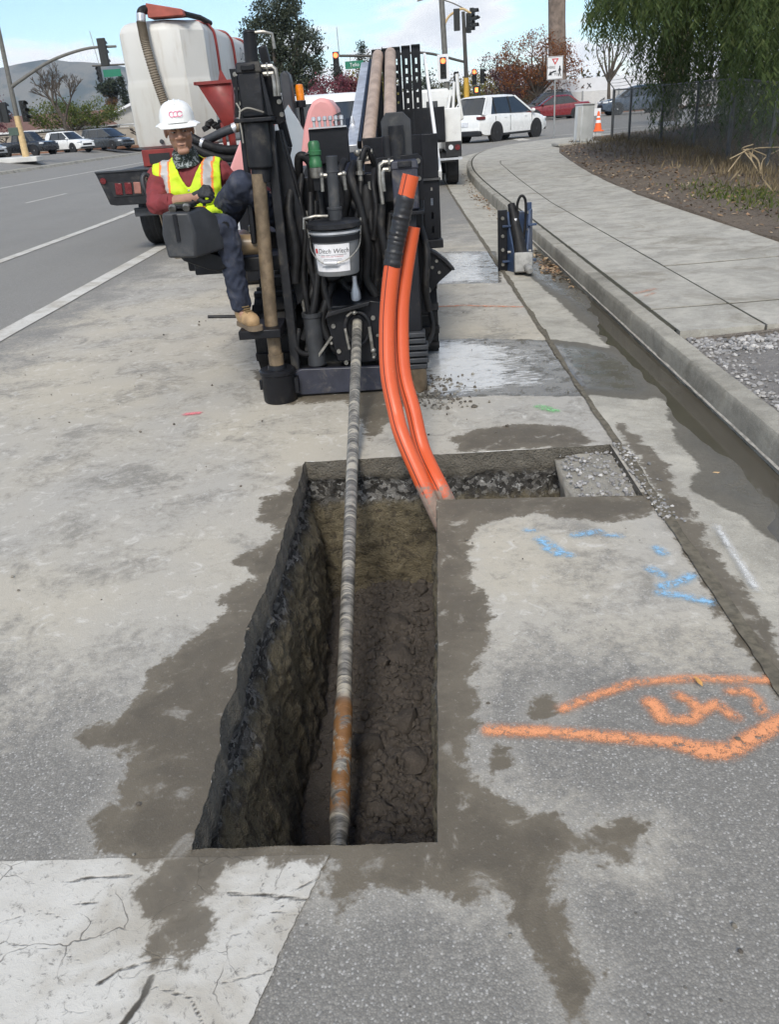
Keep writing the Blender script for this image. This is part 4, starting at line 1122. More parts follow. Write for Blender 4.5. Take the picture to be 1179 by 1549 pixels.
MB().bar((-0.905, 5.10, 0.95), (-0.885, 5.10, 1.62), 0.03, 0.08).build('mast_rail', M_BLK, rig, bevel=0.005)
MB().tube([(-0.806, 5.02, 1.29), (-0.802, 5.02, 1.36), (-0.80, 5.02, 1.37), (-0.797, 5.02, 1.60)], [0.053, 0.055, 0.071, 0.068], 22).build('mast_sleeve', M_BLK2, rig, bevel=0.004)
MB().box((-0.798, 5.03, 1.612), (0.21, 0.19, 0.022)).build('mast_flange', M_BLK, rig, bevel=0.004)
gb = MB().box((-0.795, 5.03, 1.735), (0.125, 0.14, 0.22)).box((-0.793, 5.03, 1.865), (0.145, 0.15, 0.055), taper=.9).build('motor_housing', M_BLK2, rig, bevel=0.010)
MB().box((-0.793, 4.950, 1.865), (0.075, 0.02, 0.03)).build('housing_lug', M_BLK, gb, bevel=0.005)
for s_ in (-1, 1):
    MB().prism([(-0.795 + s_ * 0.065, 1.83), (-0.795 + s_ * 0.075, 1.83), (-0.795 + s_ * 0.105, 1.63), (-0.795 + s_ * 0.078, 1.63)], 'y', 4.965, 4.985).build('housing_fin', M_BLK, gb)
MB().cyl((-0.785, 5.05, 1.86), (-0.776, 5.05, 2.03), 0.037, n=18).cyl((-0.776, 5.05, 2.03), (-0.776, 5.05, 2.045), 0.039, 0.030, n=18).build('mast_cylinder', M_BLK, rig, bevel=0.003)
MB().tube([(-0.755, 5.04, 2.03), (-0.70, 5.04, 2.032), (-0.655, 5.05, 2.02), (-0.65, 5.05, 1.95)], 0.009, 8).build('hydraulic_line', M_STEEL, rig)
pl = MB().prism([(-0.925, 1.875), (-0.665, 1.860), (-0.640, 1.60), (-0.67, 1.58), (-0.90, 1.60)], 'y', 5.12, 5.14).build('mast_plate', M_BLK, rig, bevel=0.003)
bolts([(-0.893, 1.845), (-0.895, 1.775), (-0.895, 1.70), (-0.678, 1.835), (-0.672, 1.765), (-0.665, 1.695), (-0.658, 1.63)], 0.013, pl, 5.105, 5.122)
fb = MB()
for z in (1.865, 1.83):
    fb.cyl((-0.725, 5.0, z), (-0.665, 5.0, z), 0.013, n=8).cyl((-0.70, 5.0, z), (-0.69, 5.0, z), 0.019, n=6)
fb.tube([(-0.67, 5.0, 1.865), (-0.65, 4.99, 1.85), (-0.645, 4.99, 1.79), (-0.648, 4.99, 1.72)], 0.011, 8).tube([(-0.67, 5.0, 1.83), (-0.665, 4.99, 1.80), (-0.667, 4.99, 1.72)], 0.011, 8)
fb.build('hose_fitting', M_STEEL, rig)
MB().tube(catmull([(-0.878, 4.945, 1.70), (-0.862, 4.94, 1.665), (-0.872, 4.94, 1.62), (-0.868, 4.94, 1.56), (-0.868, 4.94, 1.50)], 6), 0.0045, 6).tube(catmull([(-0.868, 4.94, 1.655), (-0.82, 4.935, 1.672), (-0.76, 4.94, 1.655), (-0.735, 4.95, 1.645)], 6), 0.0045, 6).build('tie_wire', pm('grey_wire', (0.3, 0.28, 0.24), 0.5, 0.4), rig)
# --- diagonal guards beside the mast
MB().bar((-0.752, 5.30, 1.985), (-0.665, 5.30, 1.45), 0.050, 0.05).build('guard_bar', M_BLK, rig, bevel=0.008)
MB().bar((-0.70, 5.22, 1.55), (-0.60, 5.22, 1.02), 0.045, 0.05).build('guard_bar', M_BLK2, rig, bevel=0.008)
MB().bar((-0.655, 5.24, 1.46), (-0.715, 5.24, 1.30), 0.03, 0.04).build('guard_bar', M_BLK, rig, bevel=0.006)
MB().prism([(-0.715, 1.55), (-0.69, 1.55), (-0.60, 1.05), (-0.62, 0.62), (-0.70, 0.55), (-0.73, 0.95)], 'y', 5.16, 5.19).build('guard_plate', M_BLK, rig, bevel=0.004)
# --- stake-down blade and front wrench
bl = MB().prism([(-0.755, 0.035), (-0.72, 0.015), (-0.02, 0.02), (-0.02, 0.165), (-0.30, 0.175), (-0.70, 0.185), (-0.75, 0.17)], 'y', 5.00, 5.035).build('base_blade', M_NAVY, rig, bevel=0.006)
MB().bb(-0.74, 0.03, 5.036, 5.20, 0.12, 0.16).build('base_shelf', M_BLK2, bl, bevel=0.004)
wr = MB().prism([(-0.52, 0.49), (-0.50, 0.525), (-0.235, 0.575), (-0.16, 0.56), (-0.16, 0.20), (-0.30, 0.19), (-0.47, 0.21)], 'y', 5.045, 5.09).build('wrench_plate', M_BLK, rig, bevel=0.006)
MB().prism([(-0.52, 0.49), (-0.50, 0.53), (-0.235, 0.58), (-0.245, 0.555), (-0.49, 0.505)], 'y', 4.99, 5.045).build('wrench_lip', M_BLK2, wr, bevel=0.004)
bolts([(-0.475, 0.435), (-0.455, 0.275), (-0.225, 0.47), (-0.415, 0.20), (-0.235, 0.24)], 0.014, wr, 5.03, 5.046)
bolts([(-0.497, 0.33), (-0.205, 0.36)], 0.009, wr, 5.03, 5.046)
ring = MB()
rc = rodp(5.03)
ring.tube([(rc.x + 0.075 * math.sin(a), 5.028 + 0.0 * a, rc.z - 0.015 + (0.085 if math.cos(a) > 0 else 0.12) * math.cos(a)) for a in np.linspace(0, 2 * math.pi, 25)[:-1]], 0.011, 8, closed=True)
ring.build('chuck_guard', M_BLK2, rig)
ax = ROD_DIR
MB().tube([rc - ax * 0.12, rc - ax * 0.03, rc - ax * 0.01], [0.058, 0.058, 0.045], 20).build('chuck', M_BLK, rig)
MB().bar((rc.x + 0.075, 5.0, rc.z - 0.02), (rc.x + 0.085, 5.0, rc.z - 0.17), 0.018, 0.02).build('chuck_arm', M_STEEL, rig)
MB().bar((rc.x - 0.075, 5.0, rc.z - 0.02), (rc.x - 0.06, 5.0, rc.z - 0.15), 0.014, 0.02).build('chuck_arm', M_STEEL, rig)
MB().sph((rc.x + 0.088, 4.99, rc.z - 0.165), 0.017).sph((rc.x + 0.088, 4.99, rc.z - 0.21), 0.012).build('pin', M_STEEL, rig)
MB().tube([(rc.x + 0.005, 5.02, rc.z + 0.07), (rc.x - 0.03, 5.01, rc.z + 0.075), (rc.x - 0.06, 5.01, rc.z + 0.05)], 0.008, 6).sph((rc.x - 0.01, 5.0, rc.z + 0.072), 0.014).build('chuck_pin', M_STEEL, rig)
MB().lathe([(0.0, 0.0), (0.058, 0.0), (0.058, 0.30), (0.064, 0.305), (0.064, 0.33), (0.050, 0.33), (0.050, 0.31), (0.0, 0.31)], 24, (-0.608, 5.10, 0.185)).build('tool_tube', M_GREY, rig)
MB().bar((-0.63, 5.06, 0.20), (-0.49, 5.05, 0.37), 0.02, 0.015).build('link_bar', M_STEEL, rig)
MB().tube(catmull([(-0.585, 5.22, 1.1), (-0.60, 5.2, 0.8), (-0.66, 5.18, 0.64), (-0.66, 5.16, 0.5)], 6), 0.010, 8).build('grab_rail', M_STEEL, rig)
# small bottle shaped end over the wrench
MB().lathe([(0.0, 0), (0.03, 0), (0.03, 0.05), (0.016, 0.10), (0.014, 0.15), (0.0, 0.15)], 14, (-0.325, 5.12, 0.565)).build('grease_nozzle', M_SLV, rig)
# --- chassis, inclined drill rack, tracks
MB().box((-0.33, 6.6, 0.95), (0.30, 3.2, 0.26), (19, 0, 0)).build('drill_rack', M_BLK, rig, bevel=0.01)
MB().bb(-0.66, 0.12, 5.32, 5.38, 0.42, 1.28).build('front_bulkhead', M_BLK, rig, bevel=0.01)
MB().bb(-0.70, 0.14, 5.385, 7.6, 0.38, 0.80).build('chassis', M_BLK, rig, bevel=0.015)
for x0, x1 in ((-1.02, -0.74), (0.0, 0.20)):
    y0_ = 5.55 if x0 < -.5 else 6.0
    pr_ = [(y0_ + 0.28 * math.cos(a), 0.29 + 0.28 * math.sin(a)) for a in np.linspace(math.pi / 2, 3 * math.pi / 2, 10)] + [(7.3 + 0.28 * math.cos(a), 0.29 + 0.28 * math.sin(a)) for a in np.linspace(-math.pi / 2, math.pi / 2, 10)]
    tr_ = MB().prism(pr_, 'x', x0, x1).build('track', M_RUB, rig)
    lg = MB()
    for y in np.arange(y0_ + .05, 7.3, 0.13):
        lg.bb(x0 - 0.005, x1 + 0.005, y, y + 0.05, 0.565, 0.595)
    for a in np.linspace(math.pi * .55, math.pi * 1.45, 6):
        lg.box(((x0 + x1) / 2, y0_ + 0.285 * math.cos(a), 0.29 + 0.285 * math.sin(a)), (x1 - x0 + 0.01, 0.03, 0.05), (math.degrees(a), 0, 0))
    lg.build('track_lugs', M_RUB, tr_)
# --- right anchor mast
MB().lathe([(0, 0), (0.055, 0), (0.062, 0.01), (0.058, 0.15), (0.0, 0.15)], 20, (0.03, 5.0, 0)).build('anchor_foot', M_SHAFT, rig)
for i, (z, w, d_) in enumerate(((0.165, 0.14, 0.12), (0.205, 0.15, 0.13), (0.245, 0.15, 0.13), (0.285, 0.15, 0.12), (0.325, 0.13, 0.12), (0.362, 0.12, 0.11))):
    MB().box((0.028 + 0.004 * (i % 2), 5.02, z), (w, d_, 0.03)).build('weight_plate', M_GREY, rig, bevel=0.005)
MB().bar((0.025, 5.06, 0.37), (0.02, 5.12, 1.10), 0.10, 0.09).build('mast_rail', M_BLK, rig, bevel=0.008)
MB().tube([(-0.01, 5.10, 0.6), (-0.015, 5.10, 1.05)], 0.05, 16).build('mast_sleeve', M_BLK2, rig)
mp_ = MB().prism([(-0.105, 1.28), (-0.105, 1.555), (-0.075, 1.60), (0.025, 1.60), (0.07, 1.555), (0.07, 1.28)], 'y', 5.26, 5.28).build('mast_plate', M_GREY, rig, bevel=0.004)
MB().cyl((-0.02, 5.22, 1.30), (-0.02, 5.22, 1.53), 0.045, n=18).cyl((-0.075, 5.22, 1.30), (-0.075, 5.22, 1.48), 0.030, n=14).build('mast_cylinder', M_BLK2, rig, bevel=0.003)
bp = MB().prism([(-0.145, 1.12), (-0.145, 1.365), (0.10, 1.375), (0.125, 1.35), (0.125, 1.12)], 'y', 5.18, 5.20).build('mast_plate', M_BLK, rig, bevel=0.003)
bolts([(0.10, 1.335), (0.10, 1.24), (-0.12, 1.33)], 0.014, bp, 5.165, 5.182)
gb2 = MB().box((0.018, 5.12, 1.20), (0.15, 0.13, 0.24)).box((0.018, 5.12, 1.325), (0.165, 0.14, 0.05), taper=.9).build('motor_housing', M_NAVY, rig, bevel=0.010)
MB().box((0.02, 5.048, 1.33), (0.08, 0.02, 0.035)).build('housing_lug', M_BLK2, gb2, bevel=0.005)
MB().box((0.02, 5.10, 1.065), (0.20, 0.16, 0.02)).build('mast_flange', M_BLK, rig, bevel=0.003)
fb = MB()
for z in (1.345, 1.305):
    fb.cyl((-0.105, 5.09, z), (-0.045, 5.09, z), 0.013, n=8).cyl((-0.075, 5.09, z), (-0.062, 5.09, z), 0.020, n=6)
fb.tube([(-0.10, 5.09, 1.345), (-0.125, 5.08, 1.33), (-0.128, 5.08, 1.24), (-0.12, 5.08, 1.12)], 0.012, 8).tube([(-0.10, 5.09, 1.305), (-0.11, 5.08, 1.29), (-0.108, 5.08, 1.19)], 0.012, 8)
fb.build('hose_fitting', M_STEEL, rig)
# --- sector plate with bolts on the right
sp_ = MB().prism([(0.03, 0.80), (0.11, 0.785), (0.19, 0.745), (0.255, 0.69), (0.305, 0.635), (0.21, 0.56), (0.10, 0.44), (0.03, 0.43)], 'y', 5.58, 5.62).build('sector_plate', M_BLK, rig, bevel=0.004)
MB().prism([(0.03, 0.815), (0.115, 0.80), (0.20, 0.757), (0.268, 0.70), (0.318, 0.64), (0.305, 0.635), (0.255, 0.69), (0.19, 0.745), (0.11, 0.785), (0.03, 0.80)], 'y', 5.55, 5.65).build('sector_rim', M_BLK2, sp_)
bolts([(0.08, 0.735), (0.20, 0.70), (0.215, 0.625), (0.12, 0.60), (0.17, 0.66)], 0.010, sp_, 5.565, 5.581)
bolts([(0.135, 0.515)], 0.020, sp_, 5.56, 5.581)
MB().tube(catmull([(0.10, 5.45, 0.62), (0.13, 5.4, 0.45), (0.15, 5.35, 0.3), (0.10, 5.3, 0.2)], 8), 0.016, 8).build('hydraulic_hose', M_RUB, rig)
# --- pipe box
MB().bb(-0.25, 0.14, 5.96, 5.98, 0.75, 1.46).build('box_front', M_BLK, rig, bevel=0.004)
MB().bb(0.142, 0.25, 5.90, 5.93, 1.19, 1.46).build('box_front', M_BLK, rig, bevel=0.004)
def slotted(name, x0, x1, y, t, z0, z1, slots, parent, mat, sw=0.017):
    """upright plate with real slots cut through it; slots: (z centre, height)"""
    xm = (x0 + x1) / 2
    b = MB().bb(x0, xm - sw / 2, y, y + t, z0, z1).bb(xm + sw / 2, x1, y, y + t, z0, z1)
    zs = sorted(slots)
    lo = z0
    for zc, h in zs:
        b.bb(xm - sw / 2, xm + sw / 2, y, y + t, lo, zc - h / 2); lo = zc + h / 2
    b.bb(xm - sw / 2, xm + sw / 2, y, y + t, lo, z1)
    return b.build(name, mat, parent)
slotted('slotted_beam', 0.142, 0.25, 5.90, 0.03, 0.80, 1.188, [(0.86, 0.045), (0.95, 0.045), (1.04, 0.045), (1.12, 0.02)], rig, M_BLK, 0.016)
MB().bb(0.05, 0.262, 5.86, 5.96, 0.74, 0.795).build('box_foot', M_BLK2, rig, bevel=0.005)
MB().bb(0.142, 0.26, 5.88, 5.93, 1.176, 1.19).build('box_strap', M_GREY, rig)
for i in range(5):
    x0 = -0.197 + i * 0.0832
    sl = [] if i < 2 else [(1.62, 0.022), (1.69, 0.036), (1.765, 0.022), (1.845, 0.045), (1.915, 0.03 + 0.008 * (i % 2)), (1.985, 0.045)]
    if i == 2: sl = [(1.60, 0.02), (1.68, 0.02), (1.75, 0.02), (1.84, 0.055), (1.91, 0.02), (1.975, 0.02), (2.0, 0.02)]
    slotted('pipe_divider', x0, x0 + 0.076, 7.80 + 0.004 * i, 0.02, 1.0, 2.08 + 0.004 * i, sl, rig, M_BLK)
    MB().bb(x0 + 0.001, x0 + 0.075, 7.79, 7.86 + 0.004 * i, 2.081 + 0.004 * i, 2.089 + 0.004 * i).build('divider_cap', M_BLK2, rig)
MB().bb(-0.24, 0.24, 7.4, 7.78, 0.8, 1.05).bb(-0.24, 0.24, 5.99, 7.39, 0.8, 0.98).build('pipe_box_base', M_BLK, rig)
MB().tube([(-0.212, 5.99, 1.30), (-0.212, 6.0, 1.42), (-0.143, 7.72, 2.035), (-0.142, 7.74, 2.05)], [0.046, 0.046, 0.046, 0.04], 18).build('spare_rod', M_TANROD, rig)
MB().tube([(-0.06, 6.0, 1.40), (-0.06, 6.05, 1.52), (-0.038, 7.72, 2.045), (-0.037, 7.74, 2.06)], [0.044, 0.044, 0.046, 0.04], 18).build('spare_rod', M_TANROD, rig)
MB().bar((-0.325, 6.0, 1.40), (-0.258, 8.0, 1.99), 0.075, 0.05).build('side_rail', M_SLV, rig, bevel=0.005)
MB().bar((-0.272, 6.02, 1.40), (-0.215, 8.0, 1.99), 0.022, 0.09).build('side_rail', M_BLK, rig)
MB().bar((0.258, 5.9, 1.20), (0.252, 8.0, 2.02), 0.022, 0.06).build('side_rail', M_WPNT, rig)
# --- engine hood, window, exhaust guard, beacon
MB().prism([(-0.90, 0.95), (-0.85, 1.22), (-0.775, 1.54), (-0.73, 1.66), (-0.685, 1.725), (-0.62, 1.755), (-0.555, 1.735), (-0.505, 1.67), (-0.49, 1.58), (-0.525, 1.42), (-0.58, 1.2), (-0.60, 0.95)], 'y', 7.3, 7.9).build('engine_hood', M_PINK, rig, bevel=0.03)
MB().prism([(-1.60, 0.95), (-1.47, 1.20), (-1.32, 1.46), (-1.20, 1.66), (-1.13, 1.77), (-1.09, 1.78), (-1.05, 1.70), (-1.06, 1.45), (-1.10, 0.95)], 'y', 7.3, 7.9).build('engine_hood', M_PINK, rig, bevel=0.03)
MB().prism([(-1.08, 1.0), (-1.05, 1.55), (-0.90, 1.72), (-0.78, 1.50), (-0.84, 1.0)], 'y', 7.45, 7.5).build('hood_window', M_GLASSL, rig)
hv = MB()
for i in range(7):
    hv.box((-0.49 - 0.010 * i, 7.28, 1.62 - 0.045 * i), (0.06, 0.02, 0.018), (0, -20, 0))
hv.build('hood_louvre', M_GREY, rig)
b = MB()
prof = [(-1.005, 1.555), (-0.905, 1.565), (-0.915, 1.90), (-0.925, 1.965), (-0.955, 1.995), (-0.99, 1.985), (-1.01, 1.94)]
b.prism(prof, 'y', 7.95, 8.15).build('exhaust_guard', M_GREY, rig, bevel=0.025)
MB().bb(-1.0, -0.91, 7.97, 8.13, 1.05, 1.55).build('exhaust_neck', M_BLK, rig)
bc = MB().lathe([(0.0, 0), (0.038, 0), (0.036, 0.10), (0.030, 0.125), (0.0, 0.13)], 16, (-0.862, 8.1, 1.76)).build('beacon', pm('amber_lens', (0.75, 0.22, 0.01), 0.2, var=0.2, scale=30), rig)
MB().lathe([(0.0, -0.6), (0.02, -0.6), (0.02, -0.06), (0.045, -0.055), (0.045, 0.0), (0, 0)], 16, (-0.862, 8.1, 1.758)).build('beacon_base', M_BLK, bc)
# --- control screen, valves, filter, hoses in the middle
scn = MB().box((-0.435, 5.5, 1.44), (0.24, 0.05, 0.20)).build('screen_panel', M_BLK, rig, bevel=0.006)
MB().box((-0.435, 5.47, 1.545), (0.23, 0.03, 0.008)).build('panel_trim', M_SLV, scn)
MB().bb(-0.50, -0.37, 5.51, 5.55, 1.05, 1.34).build('panel_post', M_BLK, rig)
for i in range(6):
    MB().lathe([(0, 0), (0.008, 0), (0.008, 0.03), (0.014, 0.035), (0.012, 0.055), (0, 0.058)], 10, (-0.52 + 0.034 * i, 5.52, 1.55)).build('lever_knob', M_SLV, rig)
gf_ = MB().lathe([(0.0, 0), (0.037, 0), (0.037, 0.03), (0.033, 0.035), (0.033, 0.06), (0.039, 0.065), (0.039, 0.085), (0.034, 0.09), (0.034, 0.125), (0.025, 0.138), (0.0, 0.14)], 20, (-0.492, 5.08, 1.345)).build('filter_cap', M_GRN, rig)
MB().lathe([(0.0, -0.055), (0.034, -0.055), (0.038, -0.045), (0.038, 0.0), (0, 0)], 20, (-0.492, 5.08, 1.343)).build('filter_base', M_STEEL, gf_)
MB().bb(-0.512, -0.472, 5.07, 5.33, 1.22, 1.288).build('filter_bracket', M_BLK, rig)
MB().tube([(-0.545, 5.06, 1.415), (-0.525, 5.06, 1.42), (-0.50, 5.06, 1.415)], 0.008, 8).build('filter_nipple', M_BLK2, rig)
vb = MB()
for (x, z) in ((-0.255, 1.40), (-0.24, 1.36), (-0.215, 1.395)):
    vb.cyl((x, 5.28, z), (x + 0.05, 5.27, z + 0.005), 0.016, n=8).sph((x, 5.26, z), 0.022)
vb.cyl((-0.245, 5.22, 1.36), (-0.245, 5.22, 1.24), 0.018, 0.014, 10).cyl((-0.245, 5.22, 1.30), (-0.245, 5.22, 1.28), 0.026, n=6).cyl((-0.19, 5.2, 1.24), (-0.19, 5.2, 1.15), 0.016, n=8).cyl((-0.19, 5.2, 1.215), (-0.19, 5.2, 1.195), 0.022, n=6)
vb.build('valve_fitting', M_STEEL, rig)
HO = [[(-0.60, 5.28, 1.30), (-0.62, 5.20, 1.15), (-0.60, 5.16, 0.98), (-0.64, 5.14, 0.75), (-0.63, 5.12, 0.50)],
      [(-0.34, 5.30, 1.36), (-0.36, 5.22, 1.30), (-0.33, 5.2, 1.18), (-0.36, 5.24, 1.05)],
      [(-0.28, 5.3, 1.34), (-0.30, 5.18, 1.27), (-0.26, 5.14, 1.12), (-0.23, 5.12, 0.9), (-0.25, 5.14, 0.70), (-0.20, 5.14, 0.58)],
      [(-0.16, 5.25, 1.30), (-0.17, 5.16, 1.22), (-0.16, 5.12, 1.08), (-0.19, 5.12, 0.92)],
      [(-0.08, 5.2, 1.05), (-0.10, 5.1, 0.9), (-0.06, 5.08, 0.75), (-0.10, 5.1, 0.55), (-0.06, 5.12, 0.42)],
      [(-0.45, 5.3, 0.70), (-0.50, 5.16, 0.60), (-0.55, 5.12, 0.45), (-0.50, 5.1, 0.30), (-0.44, 5.1, 0.24)],
      [(-0.56, 5.12, 0.35), (-0.64, 5.08, 0.26), (-0.72, 5.06, 0.30), (-0.70, 5.1, 0.42)],
      [(0.10, 5.3, 0.95), (0.13, 5.22, 0.8), (0.11, 5.2, 0.6), (0.13, 5.24, 0.45)],
      [(-0.66, 5.2, 1.25), (-0.68, 5.12, 1.1), (-0.66, 5.1, 0.9), (-0.69, 5.1, 0.7)],
      [(-0.245, 5.22, 1.24), (-0.26, 5.16, 1.12), (-0.30, 5.14, 0.98), (-0.27, 5.18, 0.80), (-0.30, 5.2, 0.62)],
      [(-0.19, 5.2, 1.16), (-0.20, 5.15, 1.0), (-0.17, 5.15, 0.85), (-0.20, 5.18, 0.6)],
      [(-0.125, 5.10, 1.12), (-0.14, 5.08, 0.98), (-0.12, 5.08, 0.80), (-0.16, 5.12, 0.58)],
      [(-0.55, 5.2, 1.2), (-0.56, 5.14, 1.05), (-0.59, 5.12, 0.85), (-0.57, 5.12, 0.62), (-0.61, 5.10, 0.45), (-0.66, 5.08, 0.28)],
      [(-0.53, 5.22, 1.15), (-0.545, 5.16, 0.95), (-0.555, 5.13, 0.72), (-0.60, 5.09, 0.52), (-0.68, 5.1, 0.35)],
      [(-0.50, 5.25, 1.2), (-0.50, 5.2, 0.95), (-0.53, 5.17, 0.72), (-0.50, 5.14, 0.55), (-0.45, 5.12, 0.42)],
      [(-0.42, 5.3, 0.75), (-0.40, 5.2, 0.66), (-0.34, 5.16, 0.63), (-0.28, 5.2, 0.68), (-0.24, 5.28, 0.80)],
      [(-0.35, 5.3, 1.28), (-0.32, 5.24, 1.15), (-0.25, 5.2, 1.05), (-0.22, 5.22, 0.9)],
      [(-0.62, 5.3, 1.28), (-0.60, 5.25, 1.4), (-0.54, 5.26, 1.36), (-0.55, 5.3, 1.2)],
      [(-0.30, 5.32, 1.1), (-0.25, 5.24, 1.3), (-0.20, 5.26, 1.42), (-0.15, 5.3, 1.3)],
      [(-0.58, 5.32, 0.9), (-0.50, 5.22, 0.70), (-0.38, 5.2, 0.74), (-0.28, 5.24, 0.85), (-0.2, 5.3, 0.7)],
      [(-0.66, 5.3, 0.7), (-0.66, 5.2, 0.55), (-0.60, 5.18, 0.62), (-0.58, 5.28, 0.75)]]
for i, h_ in enumerate(HO):
    MB().tube(catmull(h_, 8), 0.018 + 0.004 * (i % 3), 10).build('hydraulic_hose', M_RUB, rig)
MB().sph((-0.215, 5.2, 0.93), (0.075, 0.06, 0.30), 16, 12).build('hose_sleeve', M_RUB, rig)
MB().lathe([(0, 0), (0.012, 0), (0.04, 0.0), (0.03, 0.03), (0.034, 0.035), (0.024, 0.065), (0.028, 0.07), (0.016, 0.10), (0.018, 0.105), (0.006, 0.15), (0, 0.15)], 14, (-0.33, 6.4, 1.45)).build('spring', M_SLV, rig)
# --- operator station: seat, console, step
MB().bb(-1.035, -0.78, 4.86, 5.18, 0.425, 0.478).build('foot_step', M_BLK, rig, bevel=0.006)
MB().bb(-0.86, -0.79, 5.02, 5.5, 0.40, 0.424).build('step_arm', M_BLK, rig)
MB().bb(-1.40, -0.66, 5.36, 5.5, 0.77, 0.86).build('seat_beam', M_BLK, rig, bevel=0.01)
MB().bb(-1.30, -0.72, 5.12, 5.32, 0.78, 0.865).build('seat_platform', M_BLK2, rig, bevel=0.008)
b = MB(); b.bb(-1.45, -1.00, 5.12, 5.56, 0.88, 0.985)
st = b.build('seat_cushion', M_SEAT, rig, bevel=0.04)
MB().cyl((-1.10, 5.12, 0.945), (-0.87, 5.15, 0.935), 0.060, n=20).build('seat_bolster', M_SEAT, st, bevel=0.012)
MB().box((-1.33, 5.60, 1.16), (0.44, 0.09, 0.44), (-10, 0, 0)).build('seat_back', M_SEAT, rig, bevel=0.04)
MB().prism([(-1.545, 1.36), (-1.50, 1.22), (-1.47, 0.90), (-1.43, 0.86), (-1.44, 1.10), (-1.48, 1.30)], 'y', 5.22, 5.34).build('seat_side', M_SEAT, rig, bevel=0.02)
MB().tube(catmull([(-1.50, 5.20, 1.20), (-1.535, 5.19, 1.29), (-1.54, 5.2, 1.345), (-1.52, 5.22, 1.365), (-1.49, 5.24, 1.33)], 6), 0.013, 10).build('arm_rest', M_GREY, rig)
# console: wedge shaped control pod
fv_ = [(-1.312, 4.66, 1.190), (-1.165, 4.66, 1.184), (-1.150, 4.66, 1.08), (-1.165, 4.66, 0.945), (-1.32, 4.66, 0.955), (-1.332, 4.66, 1.08)]
bv_ = [(-1.29, 4.88, 1.200), (-1.13, 4.90, 1.192), (-1.02, 4.95, 1.085), (-1.005, 4.95, 0.955), (-1.29, 4.93, 0.94), (-1.32, 4.92, 1.08)]
cn = MB().add(fv_ + bv_, [(0, 1, 2, 3, 4, 5), (6, 11, 10, 9, 8, 7)] + [(i, i + 6, (i + 1) % 6 + 6, (i + 1) % 6) for i in range(6)]).build('control_console', M_GREY, rig, bevel=0.012)
MB().box((-1.222, 4.79, 1.212), (0.125, 0.15, 0.026)).build('console_lid', M_BLK2, cn, bevel=0.006)
for x in (-1.262, -1.185):
    MB().cyl((x, 4.715, 1.212), (x, 4.70, 1.202), 0.02, n=14).build('console_gauge', M_STEEL, cn)
MB().box((-1.243, 4.655, 1.11), (0.02, 0.012, 0.14)).build('console_seam', M_BLK, cn)
MB().cyl((-1.02, 4.90, 1.085), (-1.02, 4.865, 1.085), 0.022, n=12).build('console_switch', M_BLK, cn)
MB().cyl((-1.135, 4.93, 1.19), (-1.135, 4.94, 1.25), 0.010, n=10).sph((-1.135, 4.94, 1.25), 0.018).build('joystick', M_BLK, rig)
MB().prism([(-1.345, 0.955), (-1.16, 0.945), (-1.03, 0.90), (-1.02, 0.86), (-1.10, 0.83), (-1.16, 0.84), (-1.30, 0.90)], 'y', 4.90, 5.1).build('pod_base', M_BLK, rig, bevel=0.008)
MB().bar((-1.15, 5.02, 0.88), (-0.95, 5.3, 0.80), 0.07, 0.05).build('pod_arm', M_BLK, rig)
MB().cyl((-1.24, 5.02, 0.545), (-1.02, 5.02, 0.535), 0.010, n=8).build('step_rod', M_BLK2, rig)
MB().bar((-1.03, 5.02, 0.535), (-0.98, 5.04, 0.45), 0.02, 0.02).build('step_rod', M_BLK2, rig)
# engine clutter seen between mast and seat
for i in range(16):
    x = random.uniform(-0.98, -0.72); y = random.uniform(5.6, 6.6); z = random.uniform(0.62, 1.18)
    MB().box((x, y, z), (random.uniform(.05, .16), random.uniform(.05, .2), random.uniform(.03, .14)), (0, random.uniform(-15, 15), random.uniform(-20, 20))).build('engine_block', M_BLK2, rig, bevel=0.006)
MB().cyl((-0.70, 6.2, 1.24), (-0.64, 6.15, 1.24), 0.07, n=20).cyl((-0.72, 6.2, 1.08), (-0.72, 6.2, 1.3), 0.08, n=16).build('air_cleaner', M_GREY, rig, bevel=0.005)
MB().bb(-1.30, -0.72, 6.75, 6.80, 0.45, 1.22).build('rear_guard', M_BLK, rig, bevel=0.01)
MB().bb(-1.0, -0.74, 5.6, 6.7, 0.60, 0.66).build('engine_deck', M_BLK, rig)
MB().bb(-1.02, -0.9, 5.58, 5.62, 0.96, 1.0).build('data_plate', M_SLV, rig)

# ================================================================== GREASE BUCKET
bk = thing('grease_bucket', 'grey plastic bucket with printed white label and black pump lid, hung on the rig', 'bucket', (-0.405, 4.90, 0.78))
bx, by, bz = -0.402, 4.90, 0.775
m, nt, p = newmat('bucket_plastic')
co = ocoord(nt)
setp(nt, p, Base_Color=mixc(nt, nz(nt, co, 9, 4), (0.15, 0.155, 0.16), (0.24, 0.245, 0.25)), Roughness=0.4)
MB().lathe([(0.0, 0.0), (0.118, 0.0), (0.124, 0.008), (0.139, 0.225), (0.141, 0.245), (0.136, 0.25), (0.0, 0.25)], 36, (bx, by, bz)).build('pail', m, bk, smooth=35)
MB().lathe([(0.140, 0.19), (0.146, 0.19), (0.146, 0.222), (0.140, 0.222)], 36, (bx, by, bz)).build('rim_band', M_BLK, bk)
MB().lathe([(0.142, 0.232), (0.150, 0.232), (0.150, 0.243), (0.142, 0.243)], 36, (bx, by, bz)).build('rim_band', M_SLV, bk)
ld = MB().lathe([(0.0, 0.262), (0.156, 0.258), (0.160, 0.262), (0.160, 0.285), (0.148, 0.293), (0.06, 0.297), (0.0, 0.297)], 36, (bx, by, bz)).build('lid', M_BLK2, bk)
